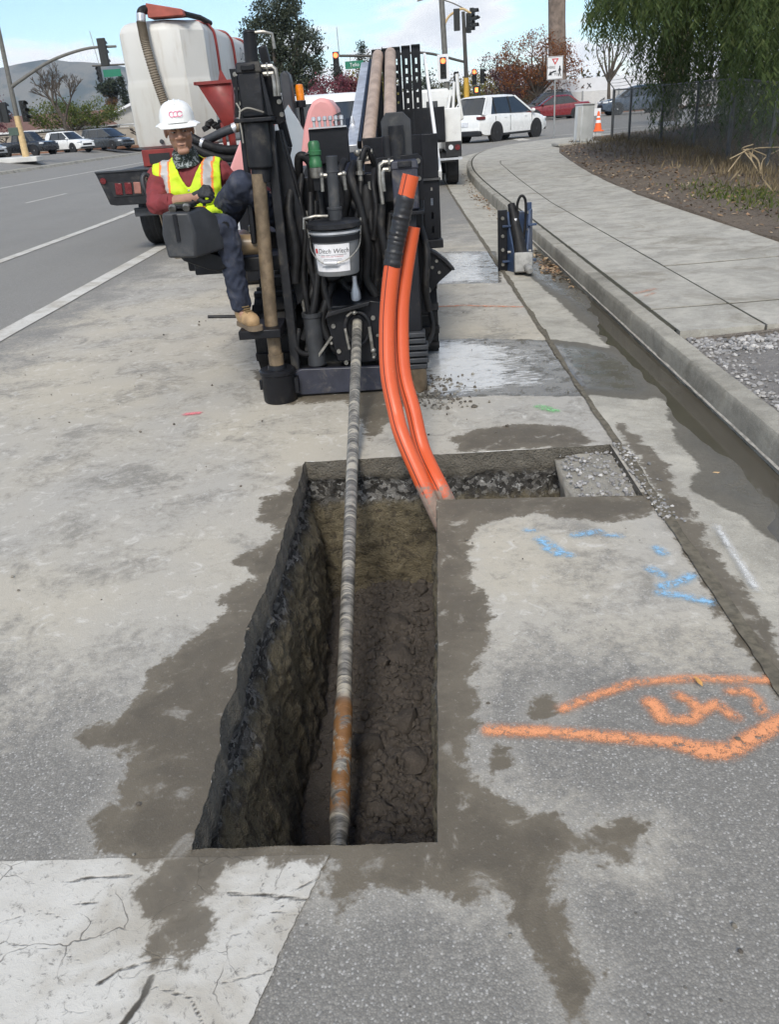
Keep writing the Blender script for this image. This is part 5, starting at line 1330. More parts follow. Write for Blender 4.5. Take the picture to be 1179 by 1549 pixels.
MB().cyl((bx + 0.01, by, bz + 0.29), (bx + 0.012, by, bz + 0.36), 0.040, n=20).cyl((bx + 0.012, by, bz + 0.36), (bx + 0.02, by, bz + 0.63), 0.033, n=20).cyl((bx + 0.012, by, bz + 0.35), (bx + 0.012, by, bz + 0.365), 0.043, n=20).cyl((bx + 0.018, by, bz + 0.545), (bx + 0.018, by, bz + 0.555), 0.036, n=20).build('pump_tube', M_GREY, bk, bevel=0.002)
for s_ in (-1, 1):
    MB().cyl((bx + 0.018, by, bz + 0.53), (bx + 0.018 + s_ * 0.062, by, bz + 0.535), 0.010, n=8).sph((bx + 0.018 + s_ * 0.062, by, bz + 0.535), 0.015).cyl((bx + 0.018 + s_ * 0.062, by, bz + 0.53), (bx + 0.018 + s_ * 0.064, by, bz + 0.45), 0.010, n=8).build('pump_fitting', M_STEEL, bk)
MB().tube([(bx - 0.03, by - 0.02, bz + 0.32), (bx - 0.10, by - 0.03, bz + 0.325), (bx - 0.165, by - 0.03, bz + 0.315), (bx - 0.17, by - 0.03, bz + 0.26)], 0.010, 8).build('pump_line', M_STEEL, bk)
for s_ in (-1, 1):
    MB().cyl((bx + s_ * 0.156, by - 0.02, bz + 0.30), (bx + s_ * 0.146, by - 0.02, bz + 0.21), 0.006, n=8).build('lid_clip', M_STEEL, bk)
MB().tube(catmull([(bx - 0.146, by, bz + 0.20), (bx - 0.135, by - 0.07, bz + 0.14), (bx - 0.08, by - 0.13, bz + 0.085), (bx, by - 0.148, bz + 0.08), (bx + 0.08, by - 0.125, bz + 0.10), (bx + 0.135, by - 0.07, bz + 0.15), (bx + 0.146, by, bz + 0.20)], 6), 0.0035, 6).build('wire_handle', M_STEEL, bk)
MB().tube([(bx - 0.065, by - 0.142, bz + 0.083), (bx + 0.01, by - 0.150, bz + 0.080)], 0.010, 10).build('handle_grip', pm('white_plastic', (0.65, 0.65, 0.66), 0.5), bk)
# printed label: curved sheet with print laid on it
M_PAPER = pm('label_paper', (0.74, 0.73, 0.74), 0.6, var=0.06, scale=12)
M_INK = pm('black_ink', (0.02, 0.02, 0.022), 0.6)
M_INKR = pm('red_ink', (0.5, 0.03, 0.03), 0.6)
def on_pail(u, z, lift):
    """u: metres around the pail from its front, z above the base"""
    r = 0.124 + 0.015 * z / 0.22 + lift; a = -math.pi / 2 + u / 0.13
    return Vector((bx + r * math.cos(a), by + r * math.sin(a), bz + z))
lb = MB()
us = np.linspace(-0.135, 0.085, 15); zs = (0.028, 0.180)
lb.add([on_pail(u, z, 0.0012) for z in zs for u in us], [(i, i + 1, 16 + i - 0, 15 + i) for i in range(14)])
lo_ = lb.build('label', M_PAPER, bk, fix=False)
def print_text(txt, size, u0, z0, mat, sx=1.0, shear=0.0):
    me = text_mesh(txt, size)
    bm = bmesh.new(); bm.from_mesh(me); bmesh.ops.triangulate(bm, faces=bm.faces); bm.to_mesh(me); bm.free()
    for v in me.vertices:
        v.co = on_pail(u0 + v.co.x * sx + v.co.y * shear, z0 + v.co.y, 0.0024)
    me.materials.clear(); me.materials.append(mat)
    return link('label_print', me, lo_)
print_text('Ditch Witch', 0.036, -0.008, 0.142, M_INK, 1.0, 0.2)
print_text('GREASE  TOOL JOINT COMPOUND', 0.0085, -0.02, 0.113, M_INKR)
b = MB()
def patch(u0, u1, z0, z1):
    uu = np.linspace(u0, u1, 6)
    b.add([on_pail(u, z, 0.0022) for z in (z0, z1) for u in uu], [(i, i + 1, 7 + i, 6 + i) for i in range(5)])
patch(-0.125, -0.107, 0.130, 0.156)
b.build('label_print', M_INKR, lo_, fix=False)
b = MB(); patch(-0.105, 0.065, 0.1205, 0.1228)
for z in (0.098, 0.090, 0.080, 0.072, 0.058, 0.052):
    patch(-0.10 + 0.04 * random.random(), 0.02 + 0.04 * random.random(), z, z + 0.0018)
b.build('label_print', M_INK, lo_, fix=False)
MB().bar((-0.402, 5.03, 0.84), (-0.402, 5.33, 0.84), 0.12, 0.02).build('bucket_bracket', M_BLK, rig)

# ================================================================== OPERATOR
def blob_mesh(caps, sphs, voxel=0.008, smooth=4, disp=None):
    """union of tapered capsules and ellipsoids as one continuous skin"""
    b = MB()
    for (p0, p1, r0, r1) in caps:
        p0, p1 = Vector(p0), Vector(p1)
        b.tube([p0, p0.lerp(p1, .33), p0.lerp(p1, .66), p1], [r0, r0 * .67 + r1 * .33, r0 * .33 + r1 * .67, r1], 14)
        b.sph(p0, r0, 14, 9); b.sph(p1, r1, 14, 9)
    for s_ in sphs:
        b.sph(s_[0], s_[1], 18, 12, s_[2] if len(s_) > 2 else None)
    me = b.mesh('blob')
    bm = bmesh.new(); bm.from_mesh(me); bmesh.ops.remove_doubles(bm, verts=bm.verts, dist=1e-6); bmesh.ops.recalc_face_normals(bm, faces=bm.faces); bm.to_mesh(me); bm.free()
    o = bpy.data.objects.new('blob', me); COL.objects.link(o)
    r = o.modifiers.new('r', 'REMESH'); r.mode = 'VOXEL'; r.voxel_size = voxel
    if smooth:
        s_ = o.modifiers.new('s', 'SMOOTH'); s_.factor = 0.5; s_.iterations = smooth
    out = bpy.data.meshes.new_from_object(o.evaluated_get(bpy.context.evaluated_depsgraph_get()))
    bpy.data.objects.remove(o)
    if disp:
        nrm = [v.normal.copy() for v in out.vertices]
        for v, n in zip(out.vertices, nrm):
            v.co += n * disp(v.co)
    out.shade_smooth()
    return out
def put(name, me, mats, parent, idx=None):
    me.materials.clear()
    for m in (mats if isinstance(mats, list) else [mats]):
        me.materials.append(m)
    if idx is not None:
        me.polygons.foreach_set('material_index', [idx(p.center) for p in me.polygons])
    me.name = name
    return link(name, me, parent)
def folds(a1, s1, a2=0.0, s2=0.0):
    def f(c):
        d = a1 * mnoise.noise(Vector((c.x * s1, c.y * s1, c.z * s1 * 1.6)))
        if a2: d += a2 * (1 - 2 * abs(mnoise.noise(Vector((c.x * s2, c.y * s2, c.z * s2)))))
        return d
    return f
M_SKIN = pm('warm_brown_skin', (0.37, 0.20, 0.135), 0.5, var=0.12, scale=18)
M_SHIRT = pm('maroon_sweatshirt', (0.19, 0.030, 0.034), 0.85, var=0.18, scale=12, bump=0.15, bscale=160)
M_JEAN = pm('dark_denim', (0.020, 0.026, 0.046), 0.85, var=0.35, scale=9, dirt=(0.12, 0.115, 0.115), damt=0.40, dscale=9, bump=0.15, bscale=200)
M_VEST = pm('safety_yellow', (0.56, 0.74, 0.020), 0.7, var=0.10, scale=9, bump=0.1, bscale=90)
M_SILV = pm('reflective_tape', (0.42, 0.41, 0.40), 0.45, var=0.1, scale=20)
M_VORG = pm('safety_orange', (0.80, 0.23, 0.05), 0.7, var=0.08)
M_BOOT = pm('tan_leather', (0.36, 0.235, 0.12), 0.75, var=0.2, scale=14, dirt=(0.30, 0.25, 0.19), damt=0.35, bump=0.2, bscale=60)
M_SOLE = pm('boot_sole', (0.16, 0.12, 0.08), 0.85, var=0.2)
M_GLOVE = pm('black_glove', (0.022, 0.023, 0.025), 0.75, var=0.35, scale=30, bump=0.2, bscale=90)
M_HAT = pm('hat_white', (0.80, 0.80, 0.77), 0.35, var=0.04, scale=4, dirt=(0.5, 0.47, 0.4), damt=0.12)
M_HAIR = pm('black_hair', (0.012, 0.010, 0.009), 0.6)

per = thing('person', 'seated rig operator in white hard hat, yellow safety vest, maroon sweatshirt and jeans', 'person', (-1.25, 5.30, 0.98))
SHR, SHL = Vector((-1.468, 5.29, 1.335)), Vector((-1.095, 5.33, 1.340))
ELR, WRR = Vector((-1.455, 5.085, 1.205)), Vector((-1.215, 4.985, 1.232))
ELL, WRL = Vector((-0.975, 5.42, 1.185)), Vector((-0.84, 5.29, 1.20))
CH, BE, PE = Vector((-1.278, 5.30, 1.255)), Vector((-1.255, 5.355, 1.12)), Vector((-1.235, 5.39, 1.035))
HPR, KNR, ANR = Vector((-1.27, 5.33, 1.035)), Vector((-1.035, 4.935, 1.065)), Vector((-1.020, 4.985, 0.60))
HPL, KNL, ANL = Vector((-1.15, 5.34, 1.045)), Vector((-0.925, 5.03, 1.285)), Vector((-0.715, 5.29, 1.01))
HC = Vector((-1.288, 5.245, 1.585)); HYAW = 13; HPITCH = 6
HM = Matrix.Translation(HC) @ Euler((R(HPITCH), R(-4), R(HYAW))).to_matrix().to_4x4()     # head faces -Y before turning
def hp(x, y, z):
    return HM @ Vector((x, y, z))
hr = HM.to_3x3()
caps = [(hp(0, 0.03, -0.06), (-1.285, 5.30, 1.40), 0.056, 0.060), (SHR, SHL, 0.055, 0.055), (CH, BE, 0.11, 0.11), (BE, PE, 0.11, 0.12),
        (SHR, ELR, 0.044, 0.036), (ELR, WRR, 0.038, 0.029), (SHL, ELL, 0.044, 0.036), (ELL, WRL, 0.038, 0.029),
        (HPR, KNR, 0.070, 0.052), (KNR, ANR, 0.048, 0.036), (HPL, KNL, 0.070, 0.052), (KNL, ANL, 0.048, 0.036),
        (WRR, WRR.lerp(Vector((-1.15, 4.95, 1.24)), .8), 0.028, 0.03), (WRL, WRL + Vector((0.04, -0.03, -0.01)), 0.028, 0.03),
        (ANR, ANR + Vector((0.015, -0.03, -0.05)), 0.032, 0.025), (ANL, ANL + Vector((0.015, -0.01, -0.03)), 0.032, 0.025),
        (hp(0, -0.094, 0.012), hp(0, -0.112, -0.022), 0.009, 0.0155),          # nose
        (hp(-0.026, -0.103, -0.028), hp(0.026, -0.103, -0.028), 0.009, 0.009),  # nostril wings
        (hp(-0.048, -0.078, 0.028), hp(0.048, -0.078, 0.028), 0.015, 0.015),    # brow
        (hp(-0.020, -0.096, -0.060), hp(0.020, -0.096, -0.060), 0.0085, 0.0085),  # lips
        (hp(-0.016, -0.094, -0.073), hp(0.016, -0.094, -0.073), 0.009, 0.009),
        (hp(-0.016, -0.082, -0.098), hp(0.016, -0.082, -0.098), 0.020, 0.020)]
sph = [(hp(0, 0.012, 0.035), (0.076, 0.095, 0.088), hr), (hp(0, -0.025, -0.035), (0.066, 0.068, 0.075), hr),
       (hp(-0.040, -0.068, -0.018), (0.026, 0.022, 0.024), hr), (hp(0.040, -0.068, -0.018), (0.026, 0.022, 0.024), hr),
       (hp(-0.079, 0.01, 0.0), (0.010, 0.020, 0.032), hr), (hp(0.079, 0.01, 0.0), (0.010, 0.020, 0.032), hr)]
body = put('body', blob_mesh(caps, sph, 0.0050, 2), M_SKIN, per)
# eyes, brows, lips, stubble hair at the temples
for s_ in (-1, 1):
    MB().sph(hp(s_ * 0.031, -0.0835, 0.006), (0.0125, 0.007, 0.006), 12, 8, hr).build('eye', pm('eye_white', (0.42, 0.38, 0.34), 0.3), per)
    MB().sph(hp(s_ * 0.031 + 0.003, -0.0890, 0.005), (0.006, 0.003, 0.0055), 10, 6, hr).build('iris', pm('iris_dark', (0.008, 0.006, 0.005), 0.2), per)
    MB().tube([hp(s_ * 0.014, -0.094, 0.020), hp(s_ * 0.032, -0.0935, 0.026), hp(s_ * 0.050, -0.084, 0.021)], [0.004, 0.0055, 0.003], 8).build('eyebrow', M_HAIR, per)
    MB().tube([hp(s_ * 0.018, -0.090, 0.011), hp(s_ * 0.032, -0.0915, 0.0135), hp(s_ * 0.045, -0.084, 0.009)], [0.002, 0.0045, 0.002], 8).build('eyelid', M_SKIN, per)
MB().tube([hp(-0.024, -0.099, -0.066), hp(0, -0.1055, -0.0655), hp(0.024, -0.099, -0.066)], [0.0015, 0.0028, 0.0015], 8).build('mouth', pm('lip_line', (0.07, 0.025, 0.02), 0.6), per)
MB().sph(hp(0, 0.035, 0.03), (0.079, 0.085, 0.075), 18, 12, hr).build('hair', M_HAIR, per)
# neck gaiter
g1 = MB()
g1.tube([(-1.286, 5.262, 1.488), (-1.286, 5.268, 1.476), (-1.286, 5.28, 1.458), (-1.287, 5.29, 1.44), (-1.287, 5.295, 1.41)], [0.056, 0.066, 0.070, 0.078, 0.088], 28)
g1.v = [tuple(Vector(v) + Vector((0, -0.022, -0.012)) * max(0, (5.28 - v[1]) / 0.08) + Vector((1, 1, 1)) * 0.005 * mnoise.noise(Vector(v) * 40)) for v in g1.v]
gm, nt, p = newmat('patterned_gaiter')
co = ocoord(nt)
setp(nt, p, Base_Color=mixc(nt, sstep(nt, nz(nt, co, 42, 3, 0.6, 1.0), 0.52, 0.60), (0.022, 0.032, 0.026), (0.30, 0.33, 0.33)), Roughness=0.8)
g1.build('neck_gaiter', gm, per)
# sweatshirt
TOR = [(CH, (0.190, 0.122, 0.155)), (BE, (0.172, 0.130, 0.115)), ((-1.28, 5.305, 1.335), (0.15, 0.095, 0.085))]
scaps = [(SHR, SHL, 0.066, 0.066), (SHR, ELR, 0.062, 0.053), (ELR, ELR.lerp(WRR, .42), 0.053, 0.044), (SHL, ELL, 0.062, 0.054), (ELL, WRL, 0.055, 0.045), (BE, PE, 0.125, 0.13)]
put('sweatshirt', blob_mesh(scaps, TOR, 0.008, 3, folds(0.005, 11, 0.008, 19)), M_SHIRT, per)
MB().tube([ELR.lerp(WRR, .36), ELR.lerp(WRR, .42), ELR.lerp(WRR, .46)], [0.045, 0.049, 0.046], 18).build('sleeve_cuff', M_SHIRT, per)
# vest: torso shell without arms, open V at the neck
vcaps = [(SHR + Vector((0.035, 0, 0.004)), SHL + Vector((-0.035, 0, 0.004)), 0.082, 0.082), (BE, PE + Vector((0.01, -0.03, 0.0)), 0.155, 0.160)]
vme = blob_mesh(vcaps, [(c, tuple(x + 0.025 for x in r)) for c, r in TOR], 0.0065, 3, folds(0.008, 8, 0.011, 15))
bm = bmesh.new(); bm.from_mesh(vme)
kill = []
for f in bm.faces:
    c = f.calc_center_median()
    cx = c.x + 1.283
    neck = (Vector((cx, (c.y - 5.285) * 1.05)).length < 0.066 and c.z > 1.38)
    vopen = c.y < 5.30 and c.z > 1.275 and abs(cx - 0.020) < 0.006 + 0.55 * max(0, c.z - 1.275)
    side = abs(cx) > 0.198 and c.z > 1.22
    low = c.z < 1.045 - 0.25 * (c.x + 1.2)
    if neck or vopen or side or low: kill.append(f)
bmesh.ops.delete(bm, geom=kill, context='FACES')
for _ in range(10):
    mv = {}
    for v in bm.verts:
        if v.is_boundary:
            nb = [e.other_vert(v).co for e in v.link_edges if e.is_boundary]
            if len(nb) == 2: mv[v] = (nb[0] + nb[1]) * 0.25 + v.co * 0.5
    for v, c in mv.items(): v.co = c
bm.to_mesh(vme); bm.free()
vo_idx = lambda c: 0
def vidx(c):
    cx = c.x + 1.283
    t = (c.z - 1.235)
    if c.z > 1.232 and c.y < 5.36 or (c.z > 1.36):
        for xc in (-0.120 + 0.10 * t * -1.0 * 0.35, 0.125 + 0.035 * t):
            d = abs(cx - xc)
            if d < 0.021: return 1
            if d < 0.034: return 2
    zb = c.z + 0.06 * cx
    if 1.125 < zb < 1.160: return 1
    if 1.110 < zb < 1.175: return 2
    return 0
ve = put('safety_vest', vme, [M_VEST, M_SILV, M_VORG], per, vidx)
so = ve.modifiers.new('thick', 'SOLIDIFY'); so.thickness = 0.004; so.offset = 1
MB().tube([(-1.262, 5.152, 1.275), (-1.258, 5.152, 1.22), (-1.25, 5.165, 1.14)], 0.004, 6).sph((-1.262, 5.148, 1.265), 0.008).build('zipper', M_SILV, ve)
# loose vest hem bunched over the lap
put('vest_hem', blob_mesh([((-1.15, 5.16, 1.13), (-1.10, 5.10, 1.10), 0.040, 0.035), ((-1.14, 5.14, 1.10), (-1.14, 5.08, 1.06), 0.035, 0.025), ((-1.2, 5.18, 1.11), (-1.12, 5.14, 1.09), 0.035, 0.04)], [], 0.006, 2, folds(0.010, 22, 0.010, 30)), M_VEST, ve)
# jeans
jc = [(HPR, KNR, 0.092, 0.070), (KNR, ANR.lerp(KNR, .05), 0.070, 0.058), (HPL, KNL, 0.094, 0.076), (KNL, ANL.lerp(KNL, .08), 0.074, 0.060), (PE, PE + Vector((0.02, -0.03, -0.02)), 0.135, 0.125)]
put('jeans', blob_mesh(jc, [], 0.009, 4, folds(0.008, 10, 0.009, 21)), M_JEAN, per)
MB().tube([ANR.lerp(KNR, .12), ANR.lerp(KNR, .03), ANR.lerp(KNR, -.01)], [0.057, 0.060, 0.058], 18).build('jeans_cuff', M_JEAN, per)
# boots
def boot(ank, heel, toe, up):
    heel, toe, up = Vector(heel), Vector(toe), Vector(up).normalized()
    f = (toe - heel).normalized()
    mid = heel.lerp(toe, .5)
    c_ = [(ank, heel + up * 0.065, 0.053, 0.050), (heel + up * 0.045, mid + up * 0.050, 0.043, 0.045), (mid + up * 0.050, toe - f * 0.035 + up * 0.044, 0.050, 0.046), (ank + (heel + up * .065 - ank) * -.25, ank, 0.056, 0.054)]
    bo = put('boot', blob_mesh(c_, [], 0.007, 3, folds(0.003, 25)), M_BOOT, per)
    sd = up.cross(f).normalized()
    out = []
    for t, w in ((0, .026), (.06, .038), (.3, .040), (.45, .036), (.65, .046), (.85, .046), (.96, .034), (1.0, .016)):
        out.append((t, w))
    L = (toe - heel).length + 0.085
    h0 = heel - f * 0.045
    poly = [h0 + f * L * t + sd * w for t, w in out] + [h0 + f * L * t - sd * w for t, w in reversed(out)]
    k = len(poly)
    MB().add([q + up * 0.022 for q in poly] + [q - up * 0.004 for q in poly], [tuple(range(k)), tuple(range(k, 2 * k))[::-1]] + [(i, (i + 1) % k, (i + 1) % k + k, i + k) for i in range(k)]).build('sole', M_SOLE, bo)
    la = MB()
    for i in range(5):
        q = ank.lerp(mid + up * .09, i / 4.0) + f * (0.050 - 0.012 * i * 0.5)
        la.tube([q - sd * 0.022, q + f * 0.008, q + sd * 0.022], 0.004, 6)
    la.build('laces', pm('lace', (0.16, 0.11, 0.05), 0.8), bo)
boot(ANR + Vector((0, 0, 0.02)), (-1.02, 5.01, 0.484), (-0.925, 4.865, 0.484), (0, 0, 1))
boot(ANL, (-0.685, 5.325, 0.925), (-0.645, 5.26, 1.06), (-0.72, 0.50, 0.20))
# gloves: right hand closed on the joystick
def glove(wr, cen, ax_f, ax_u, side):
    """ax_f: wrist-to-knuckle direction, ax_u: back of the hand, side: thumb side sign"""
    f = Vector(ax_f).normalized(); u = Vector(ax_u); u = (u - f * u.dot(f)).normalized(); s_ = f.cross(u) * side
    c_ = [(wr, wr + f * 0.03, 0.034, 0.033)]
    kn = cen
    c_ += [(wr + f * .03, kn + s_ * 0.022, 0.026, 0.017), (wr + f * .03, kn - s_ * 0.022, 0.026, 0.016), (kn + s_ * .028, kn - s_ * .030, 0.016, 0.014)]
    for i, (o_, L) in enumerate(((0.031, 0.036), (0.011, 0.041), (-0.010, 0.038), (-0.030, 0.030))):
        a = kn + s_ * o_
        b_ = a + f * L * 0.75 - u * L * 0.55
        d_ = b_ - u * L * 0.85 - f * L * 0.25
        e_ = d_ - f * L * 0.6 + u * L * 0.1
        c_ += [(a, b_, 0.0115, 0.0105), (b_, d_, 0.0105, 0.0098), (d_, e_, 0.0098, 0.0088)]
    t0 = wr + f * 0.035 + s_ * 0.026
    t1 = t0 + s_ * 0.022 + f * 0.028 - u * 0.015; t2 = t1 + f * 0.022 - u * 0.026 - s_ * 0.012
    c_ += [(t0, t1, 0.0145, 0.0125), (t1, t2, 0.0125, 0.0105)]
    return put('glove', blob_mesh(c_, [], 0.004, 1), M_GLOVE, per)
glove(Vector((-1.190, 4.978, 1.232)), Vector((-1.130, 4.940, 1.268)), (0.78, -0.45, 0.35), (0.0, -0.7, 0.7), 1)
glove(WRL, WRL + Vector((0.055, -0.04, -0.01)), (0.8, -0.6, -0.15), (0, -0.1, 1), -1)
# hard hat
HT = HM @ Matrix.Diagonal((0.93, 0.93, 0.93, 1)) @ Euler((R(-4), R(3), 0)).to_matrix().to_4x4()
shell = [(0.118, 0.048), (0.117, 0.065), (0.113, 0.095), (0.103, 0.125), (0.085, 0.150), (0.060, 0.166), (0.030, 0.174), (0.0, 0.176)]
b = MB(); b.lathe(shell, 40, (0, 0.008, 0), sc=(0.93, 1.12))
b.v = [tuple(HT @ Vector(v)) for v in b.v]
hat = b.build('hard_hat', M_HAT, per, smooth=60)
b = MB(); b.lathe([(0.112, 0.055), (0.128, 0.050), (0.150, 0.040), (0.157, 0.034), (0.155, 0.030), (0.147, 0.034), (0.112, 0.046)], 44, (0, 0.0, 0), sc=(0.90, 1.08))
b.v = [tuple(HT @ Vector((v[0], v[1], v[2] - (0.012 if v[1] < -0.1 else 0)))) for v in b.v]
b.build('hat_brim', M_HAT, hat, smooth=60)
rd = MB()
for xo in (-0.030, 0.0, 0.030):
    pts = []
    for t in np.linspace(-0.09 + abs(xo), 0.10 - abs(xo), 14):
        zt = float(np.interp(math.hypot((t - 0.008) / 1.12, xo / 0.93), [0, .03, .06, .085, .103, .113, .118], [.176, .174, .166, .150, .125, .095, .05])) - 0.003
        pts.append(HT @ Vector((xo, t, zt)))
    rd.tube(pts, 0.006 if xo else 0.008, 8)
rd.build('hat_ridge', M_HAT, hat)
M_LOGO = pm('pink_logo', (0.72, 0.16, 0.28), 0.5, var=0.05)
for i in range(3):
    lg_ = MB()
    a0, a1 = (0.9, 5.4) if i < 2 else (0.3, 6.0)
    lg_.tube([HT @ Vector((-0.026 + 0.024 * i + 0.016 * math.cos(a), -0.1215 + 0.0 * i + 0.25 * 0.02 * abs(i - 1), 0.098 + 0.015 * math.sin(a))) for a in np.linspace(a0, a1, 14)], 0.0022, 6)
    lg_.v = [tuple(HT @ ((lambda q: Vector((q.x, -1.12 * (0.1185 - 0.62 * max(0, q.z - 0.085) ** 1.15 - 1.3 * q.x * q.x * 4.2) + 0.005, q.z)))(HT.inverted() @ Vector(v)))) for v in lg_.v]
    lg_.build('hat_logo', M_LOGO, hat)

# ================================================================== VEHICLES
M_TYRE = pm('tyre_rubber', (0.016, 0.016, 0.017), 0.8, var=0.3, scale=12, dirt=(0.10, 0.09, 0.075), damt=0.3)
M_RIMD = pm('dark_rim', (0.03, 0.03, 0.033), 0.4, 0.4)
M_RIMS = pm('silver_rim', (0.45, 0.46, 0.47), 0.35, 0.6)
M_CHR = pm('chrome_trim', (0.55, 0.56, 0.57), 0.25, 0.9)
M_TAIL = pm('red_lens', (0.12, 0.010, 0.012), 0.25, var=0.25, scale=25)
M_HEAD = pm('clear_lens', (0.62, 0.64, 0.66), 0.15, var=0.1)
M_AMB = pm('amber_reflector', (0.6, 0.18, 0.02), 0.3)
M_PLATE = pm('plate_white', (0.68, 0.69, 0.72), 0.5)
M_TRIM = pm('black_trim', (0.013, 0.013, 0.014), 0.6, var=0.3)
M_TINT = pm('tinted_glass', (0.020, 0.024, 0.028), 0.07, var=0.1, scale=2, spec=0.8)
def paint(name, col):
    return pm(name, col, 0.28, var=0.04, scale=2, coat=0.6)
def wheel(parent, c, r, w, rim, ax='y', n=24, spokes=5):
    """c: hub centre; axle along local y"""
    t = MB()
    t.lathe([(r * 0.62, -w / 2), (r * 0.93, -w / 2), (r, -w * 0.36), (r, w * 0.36), (r * 0.93, w / 2), (r * 0.62, w / 2)], n, c, (90, 0, 0))
    wl = MB().lathe([(0.0, -w * .30), (r * 0.60, -w * 0.38), (r * 0.66, -w * 0.46), (r * 0.66, w * 0.46), (r * 0.60, w * 0.38), (0.0, w * .30)], n, c, (90, 0, 0)).build('wheel', M_RIMD, parent)
    t.build('tyre', M_TYRE, wl)
    for s_ in (-1, 1):
        sp = MB()
        for i in range(spokes):
            a = 2 * math.pi * i / spokes
            p0 = Vector(c) + Vector((0, s_ * w * 0.44, 0)); p1 = p0 + Vector((math.cos(a) * r * 0.62, 0, math.sin(a) * r * 0.62))
            sp.bar(p0, p1, r * 0.16, w * 0.10, up=(0, 1, 0))
        sp.lathe([(0, -w * .06), (r * .16, -w * .06), (r * .14, w * .08), (0, w * .09)], 12, (c[0], c[1] + s_ * w * .42, c[2]), (-90 if s_ > 0 else 90, 0, 0))
        sp.build('rim', rim, wl)
    return wl
def lerp(a, b, t):
    return a + (b - a) * t
CAR = {
 'suv': dict(L=4.9, W=1.94, H=1.80, cl=0.24, top=[(-2.45, 0.62), (-2.42, 0.95), (-2.36, 1.08), (-1.2, 1.10), (0.6, 1.06), (1.0, 1.05), (1.7, 0.99), (2.2, 0.86), (2.42, 0.66), (2.45, 0.5)], g=(-2.34, 1.38, -1.80, 0.15), wh=(-1.42, 1.46), r=0.37, q=(-1.35, -0.30)),
 'crossover': dict(L=4.6, W=1.85, H=1.69, cl=0.22, top=[(-2.3, 0.55), (-2.27, 0.92), (-2.2, 1.05), (-1.2, 1.07), (0.6, 1.04), (0.95, 1.03), (1.6, 0.99), (2.1, 0.88), (2.28, 0.68), (2.3, 0.5)], g=(-2.15, 1.10, -1.75, 0.20), wh=(-1.33, 1.36), r=0.36, q=(-1.3, -0.25)),
 'minivan': dict(L=5.1, W=1.98, H=1.75, cl=0.18, top=[(-2.55, 0.5), (-2.52, 0.9), (-2.45, 1.05), (-1.2, 1.06), (0.8, 1.0), (1.3, 0.98), (1.9, 0.88), (2.35, 0.76), (2.52, 0.58), (2.55, 0.4)], g=(-2.42, 1.55, -2.15, 0.35), wh=(-1.5, 1.57), r=0.34, q=(-1.4, -0.2)),
 'sedan': dict(L=4.65, W=1.8, H=1.44, cl=0.17, top=[(-2.32, 0.5), (-2.30, 0.85), (-2.2, 0.97), (-1.5, 0.98), (-0.6, 0.93), (0.6, 0.90), (0.95, 0.89), (1.6, 0.82), (2.1, 0.70), (2.29, 0.56), (2.32, 0.4)], g=(-1.70, 1.12, -0.95, 0.22), wh=(-1.36, 1.38), r=0.32, q=(-0.55, 0.0)),
 'pickup': dict(L=5.6, W=1.95, H=1.85, cl=0.30, top=[(-2.8, 0.7), (-2.79, 1.05), (-2.7, 1.12), (-1.0, 1.12), (0.4, 1.12), (0.9, 1.12), (1.2, 1.10), (2.3, 1.06), (2.72, 0.98), (2.8, 0.6)], g=(-1.0, 1.15, -0.85, 0.45), wh=(-1.75, 1.80), r=0.40, q=(-0.1, 0.0)),
}
